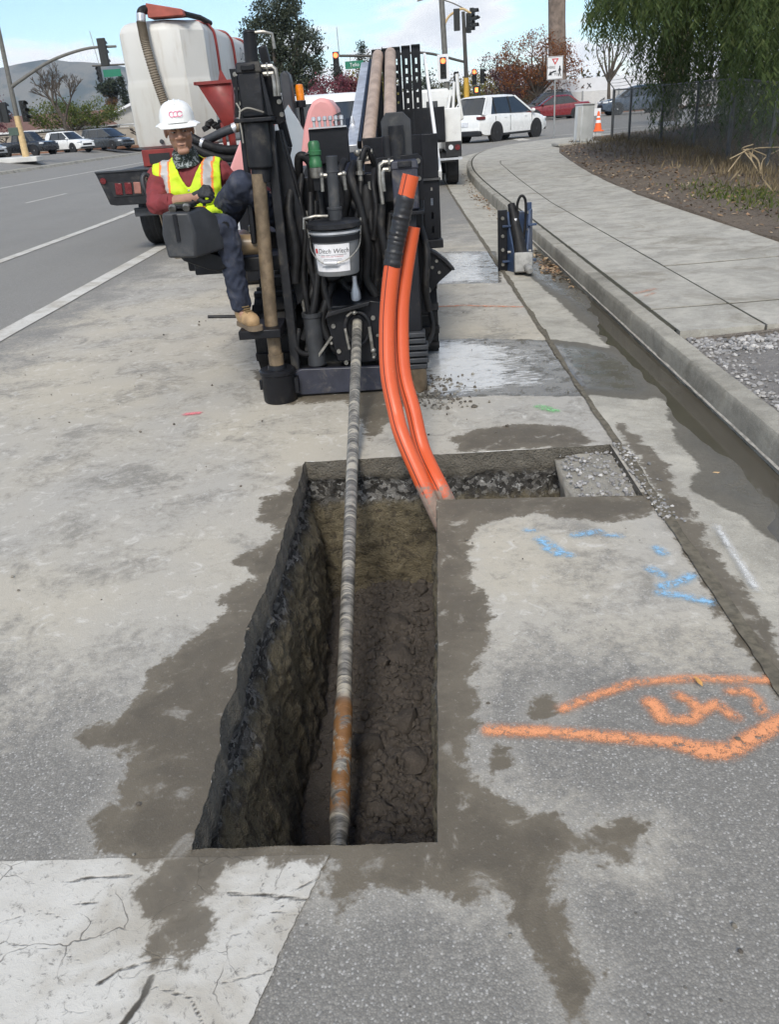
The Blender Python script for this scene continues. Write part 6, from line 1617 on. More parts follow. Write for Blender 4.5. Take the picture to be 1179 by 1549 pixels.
def car(name, label, cat, loc, rz, kind, mat, group=None, rim=None, rack=False, glass=None, tail_z=None, front_z=None):
    k = CAR[kind]; W = k['W'] / 2; H = k['H']; cl = k['cl']
    t = thing(name, label, cat, loc, rz, group, local=True)
    glass = glass or M_TINT
    tx = [p[0] for p in k['top']]; tz = [p[1] for p in k['top']]
    xs = sorted(set(list(np.linspace(tx[0], tx[-1], 34)) + tx))
    rows = []
    for x in xs:
        u = (x - tx[0]) / (tx[-1] - tx[0])
        e = min(u, 1 - u)
        w = W * (0.86 + 0.14 * float(smooth01(e, 0.0, 0.12)))
        zt = float(np.interp(x, tx, tz))
        zb = cl + 0.12 * (1 - float(smooth01(e, 0.0, 0.08)))
        zm = lerp(zb, zt, 0.55)
        rows.append([(x, 0, zb), (x, w * .86, zb), (x, w * .97, zb + 0.05), (x, w, zm), (x, w * .985, lerp(zm, zt, .6)), (x, w * .93, zt - 0.025), (x, w * .82, zt), (x, 0, zt + 0.012)])
    n = 8
    vs = []
    for r_ in rows:
        vs += r_ + [(p[0], -p[1], p[2]) for p in r_[-2:0:-1]]
    m = 14
    fs = [(i * m + j, i * m + (j + 1) % m, (i + 1) * m + (j + 1) % m, (i + 1) * m + j) for i in range(len(rows) - 1) for j in range(m)] + [tuple(range(m))[::-1], tuple((len(rows) - 1) * m + j for j in range(m))]
    bd = MB().add(vs, fs).build('body', mat, t, smooth=50)
    # greenhouse
    xr0, xf0, xr1, xf1 = k['g']
    zbelt = float(np.interp((xr0 + xf0) / 2, tx, tz)) - 0.02
    zr = H
    def ring(z, f):
        s_ = (z - zbelt) / (zr - zbelt)
        a, b_ = lerp(xr0, xr1, s_), lerp(xf0, xf1, s_)
        w = lerp(W * .90, W * .70, s_)
        c_ = 0.10
        return [(a, -w + c_ * 2, z), (a + c_, -w, z), (b_ - c_, -w * 1.0, z), (b_, -w + c_ * 2.2, z), (b_, w - c_ * 2.2, z), (b_ - c_, w, z), (a + c_, w, z), (a, w - c_ * 2, z)]
    r0, r1 = ring(zbelt, 0), ring(zr - 0.07, 1)
    gl = MB().add(r0 + r1, [(i, (i + 1) % 8, (i + 1) % 8 + 8, i + 8) for i in range(8)] + [tuple(range(8, 16))]).build('window_glass', glass, t, smooth=30)
    r2 = [(p[0] * 0.97 + (xr1 + xf1) / 2 * .03, p[1] * 0.96, zr - 0.02) for p in ring(zr - 0.02, 1)]
    r3 = [(lerp(p[0], (xr1 + xf1) / 2, .35), p[1] * 0.70, zr + 0.015) for p in ring(zr, 1)]
    r1b = [(p[0] + (0.015 if i in (2, 3, 4, 5) else -0.015), p[1] * 1.02, p[2] - 0.012) for i, p in enumerate(r1)]
    rf = MB().add(r1b + r2 + r3, [(i, (i + 1) % 8, (i + 1) % 8 + 8, i + 8) for i in range(8)] + [(8 + i, 8 + (i + 1) % 8, 16 + (i + 1) % 8, 16 + i) for i in range(8)] + [tuple(range(16, 24)), tuple(range(0, 8))[::-1]]).build('roof', mat, t, smooth=50)
    for s_ in (-1, 1):
        side = [(1, .075), (2, .07)]
        ia = {-1: (1, 2), 1: (6, 5)}[s_]
        MB().bar(Vector(r0[ia[0]]), Vector(r1[ia[0]]), 0.09, 0.05, up=(0, 1, 0)).build('pillar', mat, t)
        MB().bar(Vector(r0[ia[1]]), Vector(r1[ia[1]]), 0.07, 0.05, up=(0, 1, 0)).build('pillar', mat, t)
        for q in k['q']:
            s0, s1 = zbelt, zr - 0.07
            MB().bar((q, s_ * W * .905, s0), (q - 0.05, s_ * (W * .725), s1), 0.07, 0.02, up=(0, 1, 0)).build('pillar', M_TRIM if kind != 'minivan' else mat, t)
        if kind in ('suv', 'crossover', 'minivan'):
            def gs(x, z):
                u_ = (z - zbelt) / (zr - zbelt); return (x, s_ * (lerp(W * .90, W * .70, u_) + 0.012), z)
            z1_ = zr - 0.06
            MB().add([gs(xr0 + 0.08, zbelt), gs(xr0 + 0.62, zbelt), gs(xr0 + 0.95, z1_), gs(xr1 + 0.08, z1_)] + [(p[0], p[1] - s_ * 0.03, p[2]) for p in (gs(xr0 + 0.08, zbelt), gs(xr0 + 0.62, zbelt), gs(xr0 + 0.95, z1_), gs(xr1 + 0.08, z1_))], [(0, 1, 2, 3), (4, 7, 6, 5), (0, 4, 5, 1), (1, 5, 6, 2), (2, 6, 7, 3), (3, 7, 4, 0)]).build('quarter_panel', mat, t)
            MB().add([gs(xr0 + 0.70, zbelt + 0.10), gs(xr0 + 0.98, zbelt + 0.10), gs(xr0 + 1.02, z1_ - 0.06)], [(0, 1, 2)])
        # doors: seams, handles, mirror
        for xd in (xf0 - 0.45, (xf0 + xr0) / 2 - 0.05):
            MB().box((xd - 0.25, s_ * (W * 0.995), zbelt - 0.14), (0.16, 0.025, 0.03)).build('door_handle', mat, t)
        for xd in (xf0 - 0.25, (xf0 + xr0) / 2 + 0.02, (xf0 + xr0) / 2 - 1.0):
            MB().box((xd, s_ * W * 0.992, lerp(cl, zbelt, .55)), (0.012, 0.02, (zbelt - cl) * .72)).build('door_seam', M_TRIM, t)
        MB().sph((xf0 - 0.22, s_ * (W * 1.04), zbelt + 0.06), (0.07, 0.10, 0.075)).build('mirror', mat if kind != 'pickup' else M_TRIM, t)
        MB().box((0, s_ * W * 0.965, cl + 0.03), (abs(k['wh'][1] - k['wh'][0]) - 2 * k['r'], 0.06, 0.09)).build('sill', M_TRIM, t)
        for xw in k['wh']:
            MB().cyl((xw, s_ * W * 0.80, k['r']), (xw, s_ * W * 1.003, k['r']), k['r'] * 1.16, n=28).build('wheel_arch', M_TRIM, t)
            wheel(t, (xw, s_ * (W - 0.10), k['r']), k['r'], 0.23, rim or M_RIMS)
        zt = tail_z or (0.80 if kind == 'sedan' else 0.95)
        MB().box((tx[0] + 0.17, s_ * W * 0.80, zt), (0.34, 0.24, 0.13), (0, 0, s_ * 14)).build('taillight', M_TAIL, t, bevel=0.03)
        zf = front_z or float(np.interp(tx[-1] - 0.25, tx, tz)) - 0.10
        MB().box((tx[-1] - 0.20, s_ * W * 0.74, zf), (0.34, 0.34, 0.12), (0, 0, -s_ * 24)).build('headlight', M_HEAD, t, bevel=0.03)
        MB().box((tx[0] + 0.03, s_ * W * 0.62, cl + 0.27), (0.05, 0.2, 0.05)).build('reflector', M_TAIL, t)
    MB().box((tx[0] + 0.08, 0, cl + 0.13), (0.28, W * 1.72, 0.22)).build('rear_bumper', M_TRIM, t, bevel=0.05)
    MB().box((tx[0] - 0.005, 0, zbelt - 0.33), (0.03, 0.42, 0.17)).build('license_plate', M_PLATE, t)
    MB().box((tx[-1] - 0.03, 0, 0.58), (0.08, W * 1.1, 0.16)).build('grille', M_TRIM, t, bevel=0.02)
    MB().box((tx[-1] - 0.06, 0, cl + 0.12), (0.2, W * 1.6, 0.14)).build('front_bumper', M_TRIM, t, bevel=0.04)
    if kind in ('suv', 'crossover', 'minivan'):
        MB().box((xr1 + 0.02, 0, zr - 0.045), (0.22, W * 1.2, 0.03), (0, -8, 0)).build('spoiler', mat, t, bevel=0.01)
    if rack:
        for s_ in (-1, 1):
            MB().tube([(xr1 + 0.2, s_ * W * .6, zr), (xr1 + 0.3, s_ * W * .6, zr + 0.07), (xf1 - 0.3, s_ * W * .6, zr + 0.07), (xf1 - 0.15, s_ * W * .6, zr)], 0.02, 8).build('roof_rail', M_TRIM, t)
        for xq in (xr1 + 0.5, xf1 - 0.5):
            MB().bar((xq, -W * .62, zr + 0.10), (xq, W * .62, zr + 0.10), 0.06, 0.03).build('rack_bar', M_TRIM, t)
        MB().box(((xr1 + xf1) / 2, 0, zr + 0.14), (1.0, 0.9, 0.04)).build('rack_tray', M_TRIM, t)
    return t
PW = paint('pearl_white_paint', (0.78, 0.78, 0.76)); PR = paint('dark_red_paint', (0.17, 0.010, 0.014)); PK = paint('black_car_paint', (0.012, 0.013, 0.015))
PG = paint('charcoal_car_paint', (0.045, 0.05, 0.055)); PB = paint('slate_blue_paint', (0.05, 0.07, 0.10)); PS = paint('silver_car_paint', (0.30, 0.31, 0.32))
def gp(x, y, dz=0.0):
    return (x, y, gz1(x, y) + dz)
car('white_suv', 'white sport utility vehicle with black wheels turning at the corner', 'car', gp(4.5, 40.4), 46, 'suv', PW, rim=M_RIMD)
car('red_sedan', 'dark red sedan on the cross street behind the white SUV', 'car', gp(10.4, 61), 183, 'sedan', PR)
car('dark_wagon', 'dark grey wagon with loaded roof rack beyond the red sedan', 'car', gp(10.6, 66), 183, 'crossover', PG, rack=True)
car('blue_car', 'slate blue car seen through the chain-link fence', 'car', gp(15.8, 61), 182, 'crossover', PB)
G_LOT = 'cars parked in the lot across the road'
car('silver_car', 'pale grey car cut by the left edge of the picture', 'car', gp(-34.6, 73), -28, 'crossover', PS, G_LOT)
car('black_pickup', 'black pickup parked behind the yellow signal pole base', 'truck', gp(-31.6, 75.5), -28, 'pickup', PK, G_LOT)
car('white_crossover', 'white crossover parked between the black pickup and dark minivan', 'car', gp(-29.2, 78.5), -28, 'crossover', PW, G_LOT)
car('dark_minivan', 'dark grey minivan parked at the right end of the parked row', 'van', gp(-26.9, 82), -28, 'minivan', PG, G_LOT)
car('white_pickup', 'white pickup cab parked behind the drill rig hood', 'truck', gp(-1.05, 11.3), 96, 'pickup', M_WPNT)

# ---- flatbed with the mixing tank -----------------------------------
tt = thing('tank_truck', 'flatbed truck carrying a tall white plastic water tank, behind the operator', 'truck', (-3.2, 15.5, 0))
m, nt, p = newmat('translucent_tank')
co = ocoord(nt)
sz_ = nd(nt, 'SeparateXYZ', None, Vector=co)
c = mixc(nt, nz(nt, co, 1.5, 4), (0.50, 0.49, 0.455), (0.60, 0.59, 0.56))
c = mixc(nt, mth(nt, 'MULTIPLY', sstep(nt, sz_.outputs[2], 2.32, 2.26), 0.30), c, (0.45, 0.43, 0.37))
st_ = nz(nt, nd(nt, 'Mapping', None, Vector=co, Scale=(3.0, 3.0, 0.5)).outputs[0], 1.7, 5.0, 0.65)
c = mixc(nt, mth(nt, 'MULTIPLY', sstep(nt, st_, 0.52, 0.72), 0.6), c, (0.36, 0.31, 0.24))
setp(nt, p, Base_Color=c, Roughness=0.45, Subsurface_Weight=0.0)
def tank_ring(z, ins):
    x0, x1, y0, y1 = -4.17 + ins, -2.88 - ins, 14.0 + ins, 18.9 - ins
    c1, c2 = 0.16, 0.30
    pts = [(x0 + c1, y0), ((x0 + x1) / 2 + 0.1, y0 - 0.04), (x1 - c2, y0 + 0.02), (x1, y0 + c2), (x1, y0 + 1.2), (x1 + 0.02, y0 + 1.4), (x1 + 0.02, y0 + 2.6), (x1, y0 + 2.8), (x1, y1 - c2), (x1 - c2, y1), (x0 + c1, y1), (x0, y1 - c1), (x0, y0 + c1), (x0 + 0.04, y0 + 0.05)]
    return [(a, b_, z) for a, b_ in pts]
lv = [(1.37, 0.05), (1.40, 0.012), (1.46, 0.0), (2.20, 0.0), (2.25, 0.004), (2.31, 0.018), (2.34, 0.018), (2.95, 0.018), (3.02, 0.045), (3.07, 0.09), (3.10, 0.16), (3.115, 0.45)]
vs = []; 
for z, i_ in lv: vs += tank_ring(z, i_)
fs = [(a * 14 + j, a * 14 + (j + 1) % 14, (a + 1) * 14 + (j + 1) % 14, (a + 1) * 14 + j) for a in range(len(lv) - 1) for j in range(14)] + [tuple(range(14))[::-1], tuple((len(lv) - 1) * 14 + j for j in range(14))]
tank = MB().add(vs, fs).build('tank', m, tt, smooth=24)
for y in (14.95, 16.5, 18.1):
    MB().tube(catmull([(-2.845, y, 1.38), (-2.845, y, 2.2), (-2.85, y, 2.85), (-2.90, y, 3.03), (-3.05, y, 3.12), (-3.5, y, 3.145), (-4.0, y, 3.12)], 6), 0.022, 8).build('tank_strap', M_RED, tank)
for i, (txt, z) in enumerate((('Ditch', 2.78), ('Witch', 2.54))):
    text_obj('tank_lettering', txt, 0.30, M_TRIM, tank, frame((-2.832, 17.35 + 0.12 * i, z), (0, 1, 0), (0, 0, 1)), sx=1.0, shear=0.25)
MB().lathe([(0, 0), (0.03, 0), (0.035, 0.03), (0, 0.035)], 12, (-3.72, 13.965, 1.46), (90, 0, 0)).build('drain_cap', M_GREY, tank)
MB().prism([(-3.62, 3.12), (-3.62, 3.31), (-3.10, 3.20), (-3.08, 3.12)], 'y', 13.96, 14.3).build('top_bracket', pm('rust_red_paint', (0.33, 0.075, 0.05), 0.55, var=0.15), tt, bevel=0.01)
MB().tube([(-3.1, 14.1, 3.15), (-2.98, 14.6, 3.14), (-2.95, 15.2, 3.12)], 0.04, 10).build('top_pipe', M_RUB, tt)
hs = [(-3.55, 14.1, 3.20), (-3.63, 14.02, 3.23), (-3.69, 13.93, 3.20), (-3.71, 13.90, 3.10), (-3.705, 13.88, 2.95), (-3.69, 13.86, 2.75), (-3.63, 13.85, 2.35), (-3.56, 13.85, 2.0), (-3.49, 13.85, 1.70), (-3.40, 13.80, 1.45)]
pts = catmull(hs, 22)
el = MB().tube(pts[:60], 0.062, 14).build('hose_elbow', M_RUB, tt)
MB().tube([pts[52], pts[72]], 0.066, 16).build('hose_collar', M_SLV, el)
q = pts[70:]
m, nt, p = newmat('ribbed_hose')
co = ocoord(nt)
setp(nt, p, Base_Color=mixc(nt, nz(nt, co, 8, 3), (0.13, 0.105, 0.075), (0.23, 0.19, 0.14)), Roughness=0.7)
fine = catmull(q[::6], 16)
MB().tube(fine, [0.060 + 0.012 * (0.5 + 0.5 * math.sin(i * 1.25)) for i in range(len(fine))], 12).build('ribbed_hose', m, tt, smooth=60)
# red frame, hopper, pipes
MB().bb(-4.06, -2.9, 13.9, 14.6, 1.12, 1.36).build('tank_cradle', M_RED, tt, bevel=0.01)
MB().bb(-3.95, -3.62, 13.88, 13.899, 1.16, 1.30).build('cradle_recess', M_TRIM, tt)
hv = [(-2.80, 12.85, 2.17), (-2.32, 12.85, 2.17), (-2.32, 13.35, 2.17), (-2.80, 13.35, 2.17), (-2.52, 13.0, 1.60), (-2.38, 13.0, 1.60), (-2.38, 13.15, 1.60), (-2.52, 13.15, 1.60)]
hop = MB().add(hv, [(0, 1, 5, 4), (1, 2, 6, 5), (2, 3, 7, 6), (3, 0, 4, 7), (4, 5, 6, 7)]).build('mixing_hopper', M_RED, tt)
hop.modifiers.new('s', 'SOLIDIFY').thickness = 0.012
MB().bb(-2.82, -2.30, 12.83, 12.85, 2.15, 2.19).bb(-2.82, -2.30, 13.35, 13.37, 2.15, 2.19).bb(-2.84, -2.81, 12.83, 13.37, 2.15, 2.19).build('hopper_rim', M_RED, hop)
MB().prism([(-2.60, 2.19), (-2.555, 2.34), (-2.53, 2.34), (-2.46, 2.19)], 'y', 13.38, 13.40).build('hopper_gusset', M_RED, hop)
MB().bb(-2.58, -2.53, 13.0, 13.05, 1.0, 1.66).bb(-2.44, -2.39, 13.0, 13.05, 1.0, 1.60).build('hopper_leg', M_RED, tt)
MB().tube([(-2.45, 13.07, 1.60), (-2.45, 13.07, 1.35)], 0.05, 12).build('hopper_outlet', M_RED, tt)
MB().tube(catmull([(-3.02, 12.9, 1.38), (-2.75, 12.8, 1.45), (-2.45, 12.75, 1.55), (-2.1, 12.75, 1.62)], 8), 0.062, 14).build('suction_hose', M_GREY, tt)
MB().tube([(-2.36, 12.75, 1.572), (-2.30, 12.75, 1.59)], 0.068, 14).build('hose_clamp', M_SLV, tt)
MB().tube(catmull([(-2.33, 12.75, 1.58), (-2.2, 12.75, 1.60), (-2.05, 12.8, 1.62)], 6), 0.066, 14).build('suction_hose', M_SHAFT, tt)
for dz, dx in ((0, 0), (-0.12, 0.1)):
    MB().tube(catmull([(-3.02, 12.6, 1.55 + dz), (-2.75, 12.55, 1.40 + dz), (-2.5, 12.6, 1.31 + dz), (-2.2, 12.7, 1.30 + dz)], 8), 0.062, 12).build('suction_hose', M_RUB, tt)
MB().tube([(-2.80, 12.56, 1.425), (-2.76, 12.55, 1.405)], 0.068, 12).build('hose_clamp', M_SLV, tt)
b = MB()
for i in range(10):
    b.box((-2.85 + 0.05 * i + random.uniform(-.03, .03), 13.3, 1.62 + random.uniform(-.05, .06)), (0.09, 0.08, 0.07), (random.uniform(-30, 30), random.uniform(-30, 30), random.uniform(-30, 30)))
b.build('pump_motor', M_TRIM, tt, bevel=0.01)
MB().bb(-2.9, -2.0, 12.9, 13.6, 1.12, 1.22).build('pump_skid', M_RED, tt, bevel=0.01)
# deck, tail panel, lamps, wheels
MB().bb(-4.30, -1.9, 12.58, 20.5, 0.98, 1.115).build('deck', M_TRIM, tt)
tp_ = MB().prism([(-4.365, 1.13), (-4.34, 1.06), (-4.235, 0.70), (-4.15, 0.68), (-1.95, 0.66), (-1.95, 1.12)], 'y', 12.48, 12.56).build('tail_panel', M_BLK2, tt, bevel=0.008)
MB().bb(-4.36, -1.96, 12.46, 12.60, 1.125, 1.145).build('tail_edge', M_GREY, tp_)
lp = MB().prism([(-4.20, 1.0), (-3.72, 0.99), (-3.72, 0.80), (-4.15, 0.80)], 'y', 12.465, 12.479).build('light_box', M_TRIM, tp_)
for x, mt in ((-4.06, M_TAIL), (-3.92, M_TAIL), (-3.79, pm('worn_lens', (0.30, 0.13, 0.10), 0.35))):
    MB().box((x, 12.458, 0.90), (0.10, 0.014, 0.155), (0, 4, 0)).build('tail_light', mt, tp_, bevel=0.01)
MB().cyl((-4.265, 12.478, 1.02), (-4.265, 12.462, 1.02), 0.042, n=20).build('reflector', M_TAIL, tp_)
MB().bb(-3.95, -3.30, 12.62, 12.70, 0.50, 0.62).build('step_bar', M_GREY, tt, bevel=0.01)
MB().bb(-3.80, -3.76, 12.70, 13.0, 0.52, 0.95).build('step_hanger', M_TRIM, tt)
for x in (-3.90, -2.25):
    for yy in (13.55, 18.9):
        wl = thing('x', 'x', 'x') if False else None
        c_ = (x, yy, 0.45)
        t_ = MB().lathe([(0.24, -0.14), (0.42, -0.14), (0.45, -0.10), (0.45, 0.10), (0.42, 0.14), (0.24, 0.14)], 30, c_, (90, 0, 90))
        w_ = MB().lathe([(0.0, -0.06), (0.25, -0.11), (0.25, 0.11), (0.0, 0.06)], 24, c_, (90, 0, 90)).build('wheel', M_RIMD, tt)
        ty = t_.build('tyre', M_TYRE, w_)
        tg = MB()
        for s_ in (-0.07, 0.0, 0.07):
            tg.lathe([(0.448, s_ - 0.010), (0.4515, s_ - 0.010), (0.4515, s_ + 0.010), (0.448, s_ + 0.010)], 30, c_, (90, 0, 90))
        tg.build('tread_groove', M_TRIM, w_)
MB().bb(-3.3, -2.9, 12.6, 20.4, 0.70, 0.975).build('chassis_rail', M_TRIM, tt)
MB().bb(-3.9, -2.2, 13.45, 13.65, 0.38, 0.52).build('axle', M_TRIM, tt)
MB().bb(-4.2, -2.9, 20.6, 22.6, 0.7, 2.2).build('cab', M_WPNT, tt, bevel=0.08)

# ---- white utility truck ahead on the right --------------------------
ut = thing('utility_truck', 'white service truck with black flatbed box and boom rack, parked ahead by the kerb', 'truck', gp(0.9, 22, 0))
Z0 = gz1(0.9, 22)
def zz(z): return z + Z0 * 0.0
MB().bb(0.05, 1.02, 19.98, 20.03, 1.02, 1.70).bb(0.05, 1.02, 20.035, 22.3, 0.98, 1.08).bb(0.98, 1.02, 20.035, 22.3, 1.09, 1.66).build('flatbed_box', M_BLK, ut, bevel=0.01)
MB().bb(1.03, 1.40, 20.25, 22.6, 0.78, 1.66).build('utility_body', M_WPNT, ut, bevel=0.02)
MB().bb(1.035, 1.39, 20.20, 20.245, 0.66, 0.98).build('tail_panel', M_TRIM, ut, bevel=0.01)
MB().cyl((1.15, 20.20, 0.86), (1.15, 20.185, 0.86), 0.055, n=16).build('reverse_light', M_HEAD, ut)
MB().cyl((1.30, 20.20, 0.85), (1.30, 20.185, 0.85), 0.06, n=16).build('tail_light', M_TAIL, ut)
MB().bb(0.15, 1.40, 20.1, 20.19, 0.60, 0.645).build('rear_bumper', M_SLV, ut)
MB().bb(0.3, 1.25, 20.3, 25.5, 0.55, 0.75).build('chassis_rail', M_TRIM, ut)
MB().bb(0.0, 1.38, 22.9, 25.0, 0.70, 1.62).bb(0.1, 1.30, 22.95, 24.6, 1.63, 2.12).build('cab', M_WPNT, ut, bevel=0.06)
MB().bb(0.72, 1.0, 22.915, 22.948, 1.40, 1.85).build('rear_window', M_TINT, ut)
MB().bar((0.62, 21.5, 1.93), (1.34, 21.5, 1.98), 0.10, 0.14).build('rack_beam', M_WPNT, ut)
for p0, p1, w in (((1.30, 21.4, 1.66), (1.34, 21.4, 2.20), 0.05), ((1.40, 21.3, 2.36), (1.42, 21.3, 1.92), 0.06), ((1.42, 21.3, 1.92), (1.50, 21.3, 1.42), 0.055), ((1.18, 21.4, 1.66), (1.24, 21.4, 1.94), 0.05), ((1.36, 21.3, 1.36), (1.51, 21.3, 1.44), 0.05)):
    MB().tube([p0, p1], w * .7, 10).build('boom_tube', M_WPNT, ut)
MB().sph((1.56, 23.2, 1.58), (0.08, 0.06, 0.14)).build('mirror', M_TRIM, ut)
for x in (0.2, 1.2):
    for yy in (20.95, 24.2):
        c_ = (x, yy, 0.42 + gz1(x, yy))
        w_ = MB().lathe([(0.0, -0.06), (0.24, -0.11), (0.24, 0.11), (0.0, 0.06)], 20, c_, (90, 0, 90)).build('wheel', M_RIMD, ut)
        MB().lathe([(0.22, -0.14), (0.39, -0.14), (0.42, -0.10), (0.42, 0.10), (0.39, 0.14), (0.22, 0.14)], 26, c_, (90, 0, 90)).build('tyre', M_TYRE, w_)

# ================================================================== STREET FURNITURE
M_GALV = pm('galvanised_steel', (0.30, 0.31, 0.31), 0.5, 0.3, var=0.15, scale=6)
M_DKPOLE = pm('dark_bronze_pole', (0.055, 0.05, 0.042), 0.5, 0.2, var=0.2)
M_GRPOLE = pm('weathered_grey_pole', (0.13, 0.125, 0.11), 0.6, var=0.2)
M_YPOLE = pm('yellow_pole_paint', (0.55, 0.33, 0.045), 0.55, var=0.12)
M_TANPOLE = pm('tan_pole_paint', (0.56, 0.40, 0.20), 0.6, var=0.12)
M_SIGG = pm('sign_green', (0.010, 0.16, 0.09), 0.5, var=0.05)
M_SIGW = pm('sign_white', (0.72, 0.72, 0.72), 0.5, var=0.04)
M_LENSOFF = pm('signal_lens_off', (0.035, 0.03, 0.025), 0.25)
M_HOUS = pm('signal_housing', (0.016, 0.017, 0.016), 0.6, var=0.2)
RED_ON = emat('signal_red_lit', (1.0, 0.10, 0.03), 5.0)
HAND_ON = emat('hand_lit', (1.0, 0.25, 0.05), 3.0)
def signal_head(parent, c, s_=1.0, lit=True, back=False, plate=None, yaw=0.0):
    """three-lens head facing -Y; back=True shows its rear"""
    M_ = Matrix.Translation(c) @ Euler((0, 0, R(yaw + (180 if back else 0)))).to_matrix().to_4x4()
    def T(b):
        b.v = [tuple(M_ @ (Vector(v) * s_)) for v in b.v]; return b
    hd = T(MB().box((0, 0.09, 0), (0.34, 0.18, 1.05))).build('signal_head', M_HOUS, parent, bevel=0.02 * s_)
    for i, z in enumerate((0.34, 0.0, -0.34)):
        on = lit and i == 0
        T(MB().cyl((0, -0.005, z), (0, -0.02, z), 0.13, n=20)).build('lens', RED_ON if on else M_LENSOFF, hd)
        T(MB().lathe([(0.14, 0), (0.15, 0), (0.15, 0.24), (0.14, 0.24)], 16, (0, 0, z), (90, 0, 0), arc=(math.pi * -0.05, math.pi * 1.05))).build('visor', M_HOUS, hd)
    if plate:
        T(MB().box((0, 0.05, 0), (0.62, 0.02, 1.34))).build('backplate', plate, hd)
    return hd
def ped_head(parent, c, s_=1.0, lit=True):
    hd = MB().box(c, (0.42 * s_, 0.2 * s_, 0.44 * s_)).build('pedestrian_signal', M_HOUS, parent, bevel=0.02)
    if lit:
        MB().box((c[0] - 0.02 * s_, c[1] - 0.105 * s_, c[2]), (0.16 * s_, 0.01, 0.22 * s_)).build('hand_symbol', HAND_ON, hd)
    return hd
# left pole with long curved mast arm (foreground of the far corner)
sgL = thing('signal_pole', 'grey signal pole with tan base and long curved arm at the left edge', 'traffic signal', gp(-26.3, 62))
zb = 0.58
MB().tube([(-26.28, 62, zb), (-26.25, 62, 3.3)], [0.24, 0.20], 16).build('pole_base', M_TANPOLE, sgL)
MB().tube([(-26.25, 62, 3.3), (-26.1, 62, 8.0), (-26.0, 62, 11.5)], [0.17, 0.14, 0.11], 14).build('pole', M_GRPOLE, sgL)
MB().tube(catmull([(-26.15, 62, 5.05), (-25.4, 62, 5.42), (-23.1, 62, 6.4), (-20.6, 62, 6.95), (-18.5, 62, 6.96)], 8), [0.13 - 0.0018 * i for i in range(33)], 12).build('mast_arm', M_GRPOLE, sgL)
MB().tube(catmull([(-26.05, 62, 10.2), (-25.2, 62, 11.0), (-24.0, 62, 11.6)], 6), 0.05, 8).build('luminaire_arm', M_GRPOLE, sgL)
signal_head(sgL, (-19.35, 61.85, 6.65), 1.55, lit=False, back=True)
signal_head(sgL, (-25.55, 61.9, 3.55), 1.25, lit=False, yaw=50)
signal_head(sgL, (-26.9, 61.9, 3.55), 1.2, lit=False, back=True, yaw=-10)
signal_head(sgL, (-27.25, 61.95, 3.6), 1.2, lit=False, back=True, yaw=-50)
MB().box((-26.65, 61.9, 2.35), (0.7, 0.3, 0.5)).build('control_box', pm('dull_green_box', (0.06, 0.09, 0.07), 0.6), sgL, bevel=0.03)
# second mast arm farther left
sg2 = thing('signal_mast', 'distant signal head and small green street sign on a thin arm left of the tank', 'traffic signal', gp(-14.2, 78))
MB().tube([(-14.2, 78, 0), (-14.2, 78, 8.2)], 0.14, 10).build('pole', M_DKPOLE, sg2)
MB().tube(catmull([(-14.25, 78, 6.0), (-18, 78, 6.55), (-22.0, 78, 6.95), (-25.6, 78, 7.05)], 6), 0.07, 8).build('mast_arm', M_DKPOLE, sg2)
signal_head(sg2, (-25.1, 77.8, 6.4), 1.1, lit=False)
MB().box((-24.0, 77.9, 6.42), (1.5, 0.04, 0.55)).build('street_sign', M_SIGG, sg2)
MB().tube([(-25.0, 78, 7.05), (-25.25, 78, 9.6)], 0.03, 6).build('antenna', M_GALV, sg2)
# centre mast arm with red signal and street name sign
sgC = thing('signal_mast', 'dark signal arm over the street with a red light and a green name sign', 'traffic signal', gp(4.55, 60))
MB().tube([(4.55, 60, gz1(4.5, 60)), (4.55, 60, 3.5)], [0.20, 0.17], 14).build('pole_base', M_YPOLE, sgC)
MB().tube([(4.55, 60, 3.5), (4.45, 60, 7.2)], [0.14, 0.11], 14).build('pole', M_DKPOLE, sgC)
MB().tube(catmull([(4.5, 60, 4.40), (1.85, 60, 5.10), (-1.0, 60, 5.13), (-3.62, 60, 5.30)], 8), 0.075, 10).build('mast_arm', M_DKPOLE, sgC)
signal_head(sgC, (-3.83, 59.85, 4.95), 1.12)
sn = MB().box((-2.66, 59.9, 4.72), (1.20, 0.04, 0.44)).build('street_sign', M_SIGG, sgC)
text_obj('sign_lettering', 'Telio', 0.30, M_SIGW, sn, frame((-2.66, 59.86, 4.72), (1, 0, 0), (0, 0, 1)))
MB().bar((-2.9, 59.95, 4.94), (-2.9, 59.95, 5.22), 0.03, 0.03).build('sign_hanger', M_DKPOLE, sgC)
MB().tube([(-3.6, 60, 5.3), (-3.62, 60, 6.9)], 0.025, 6).build('antenna', M_GALV, sgC)
signal_head(sgC, (5.1, 59.8, 6.75), 1.15, lit=False, yaw=60)
ped_head(sgC, (5.20, 59.8, 2.75), 1.15)
signal_head(sgC, (5.05, 59.7, 3.50), 0.85); signal_head(sgC, (5.62, 59.8, 3.52), 0.8, lit=False, yaw=35)
signal_head(sgC, (3.88, 59.8, 3.45), 0.85, lit=False, yaw=-20)
MB().tube(catmull([(4.5, 60, 5.9), (4.8, 60, 6.55), (5.5, 60, 6.85)], 6), 0.06, 8).build('side_arm', M_DKPOLE, sgC)
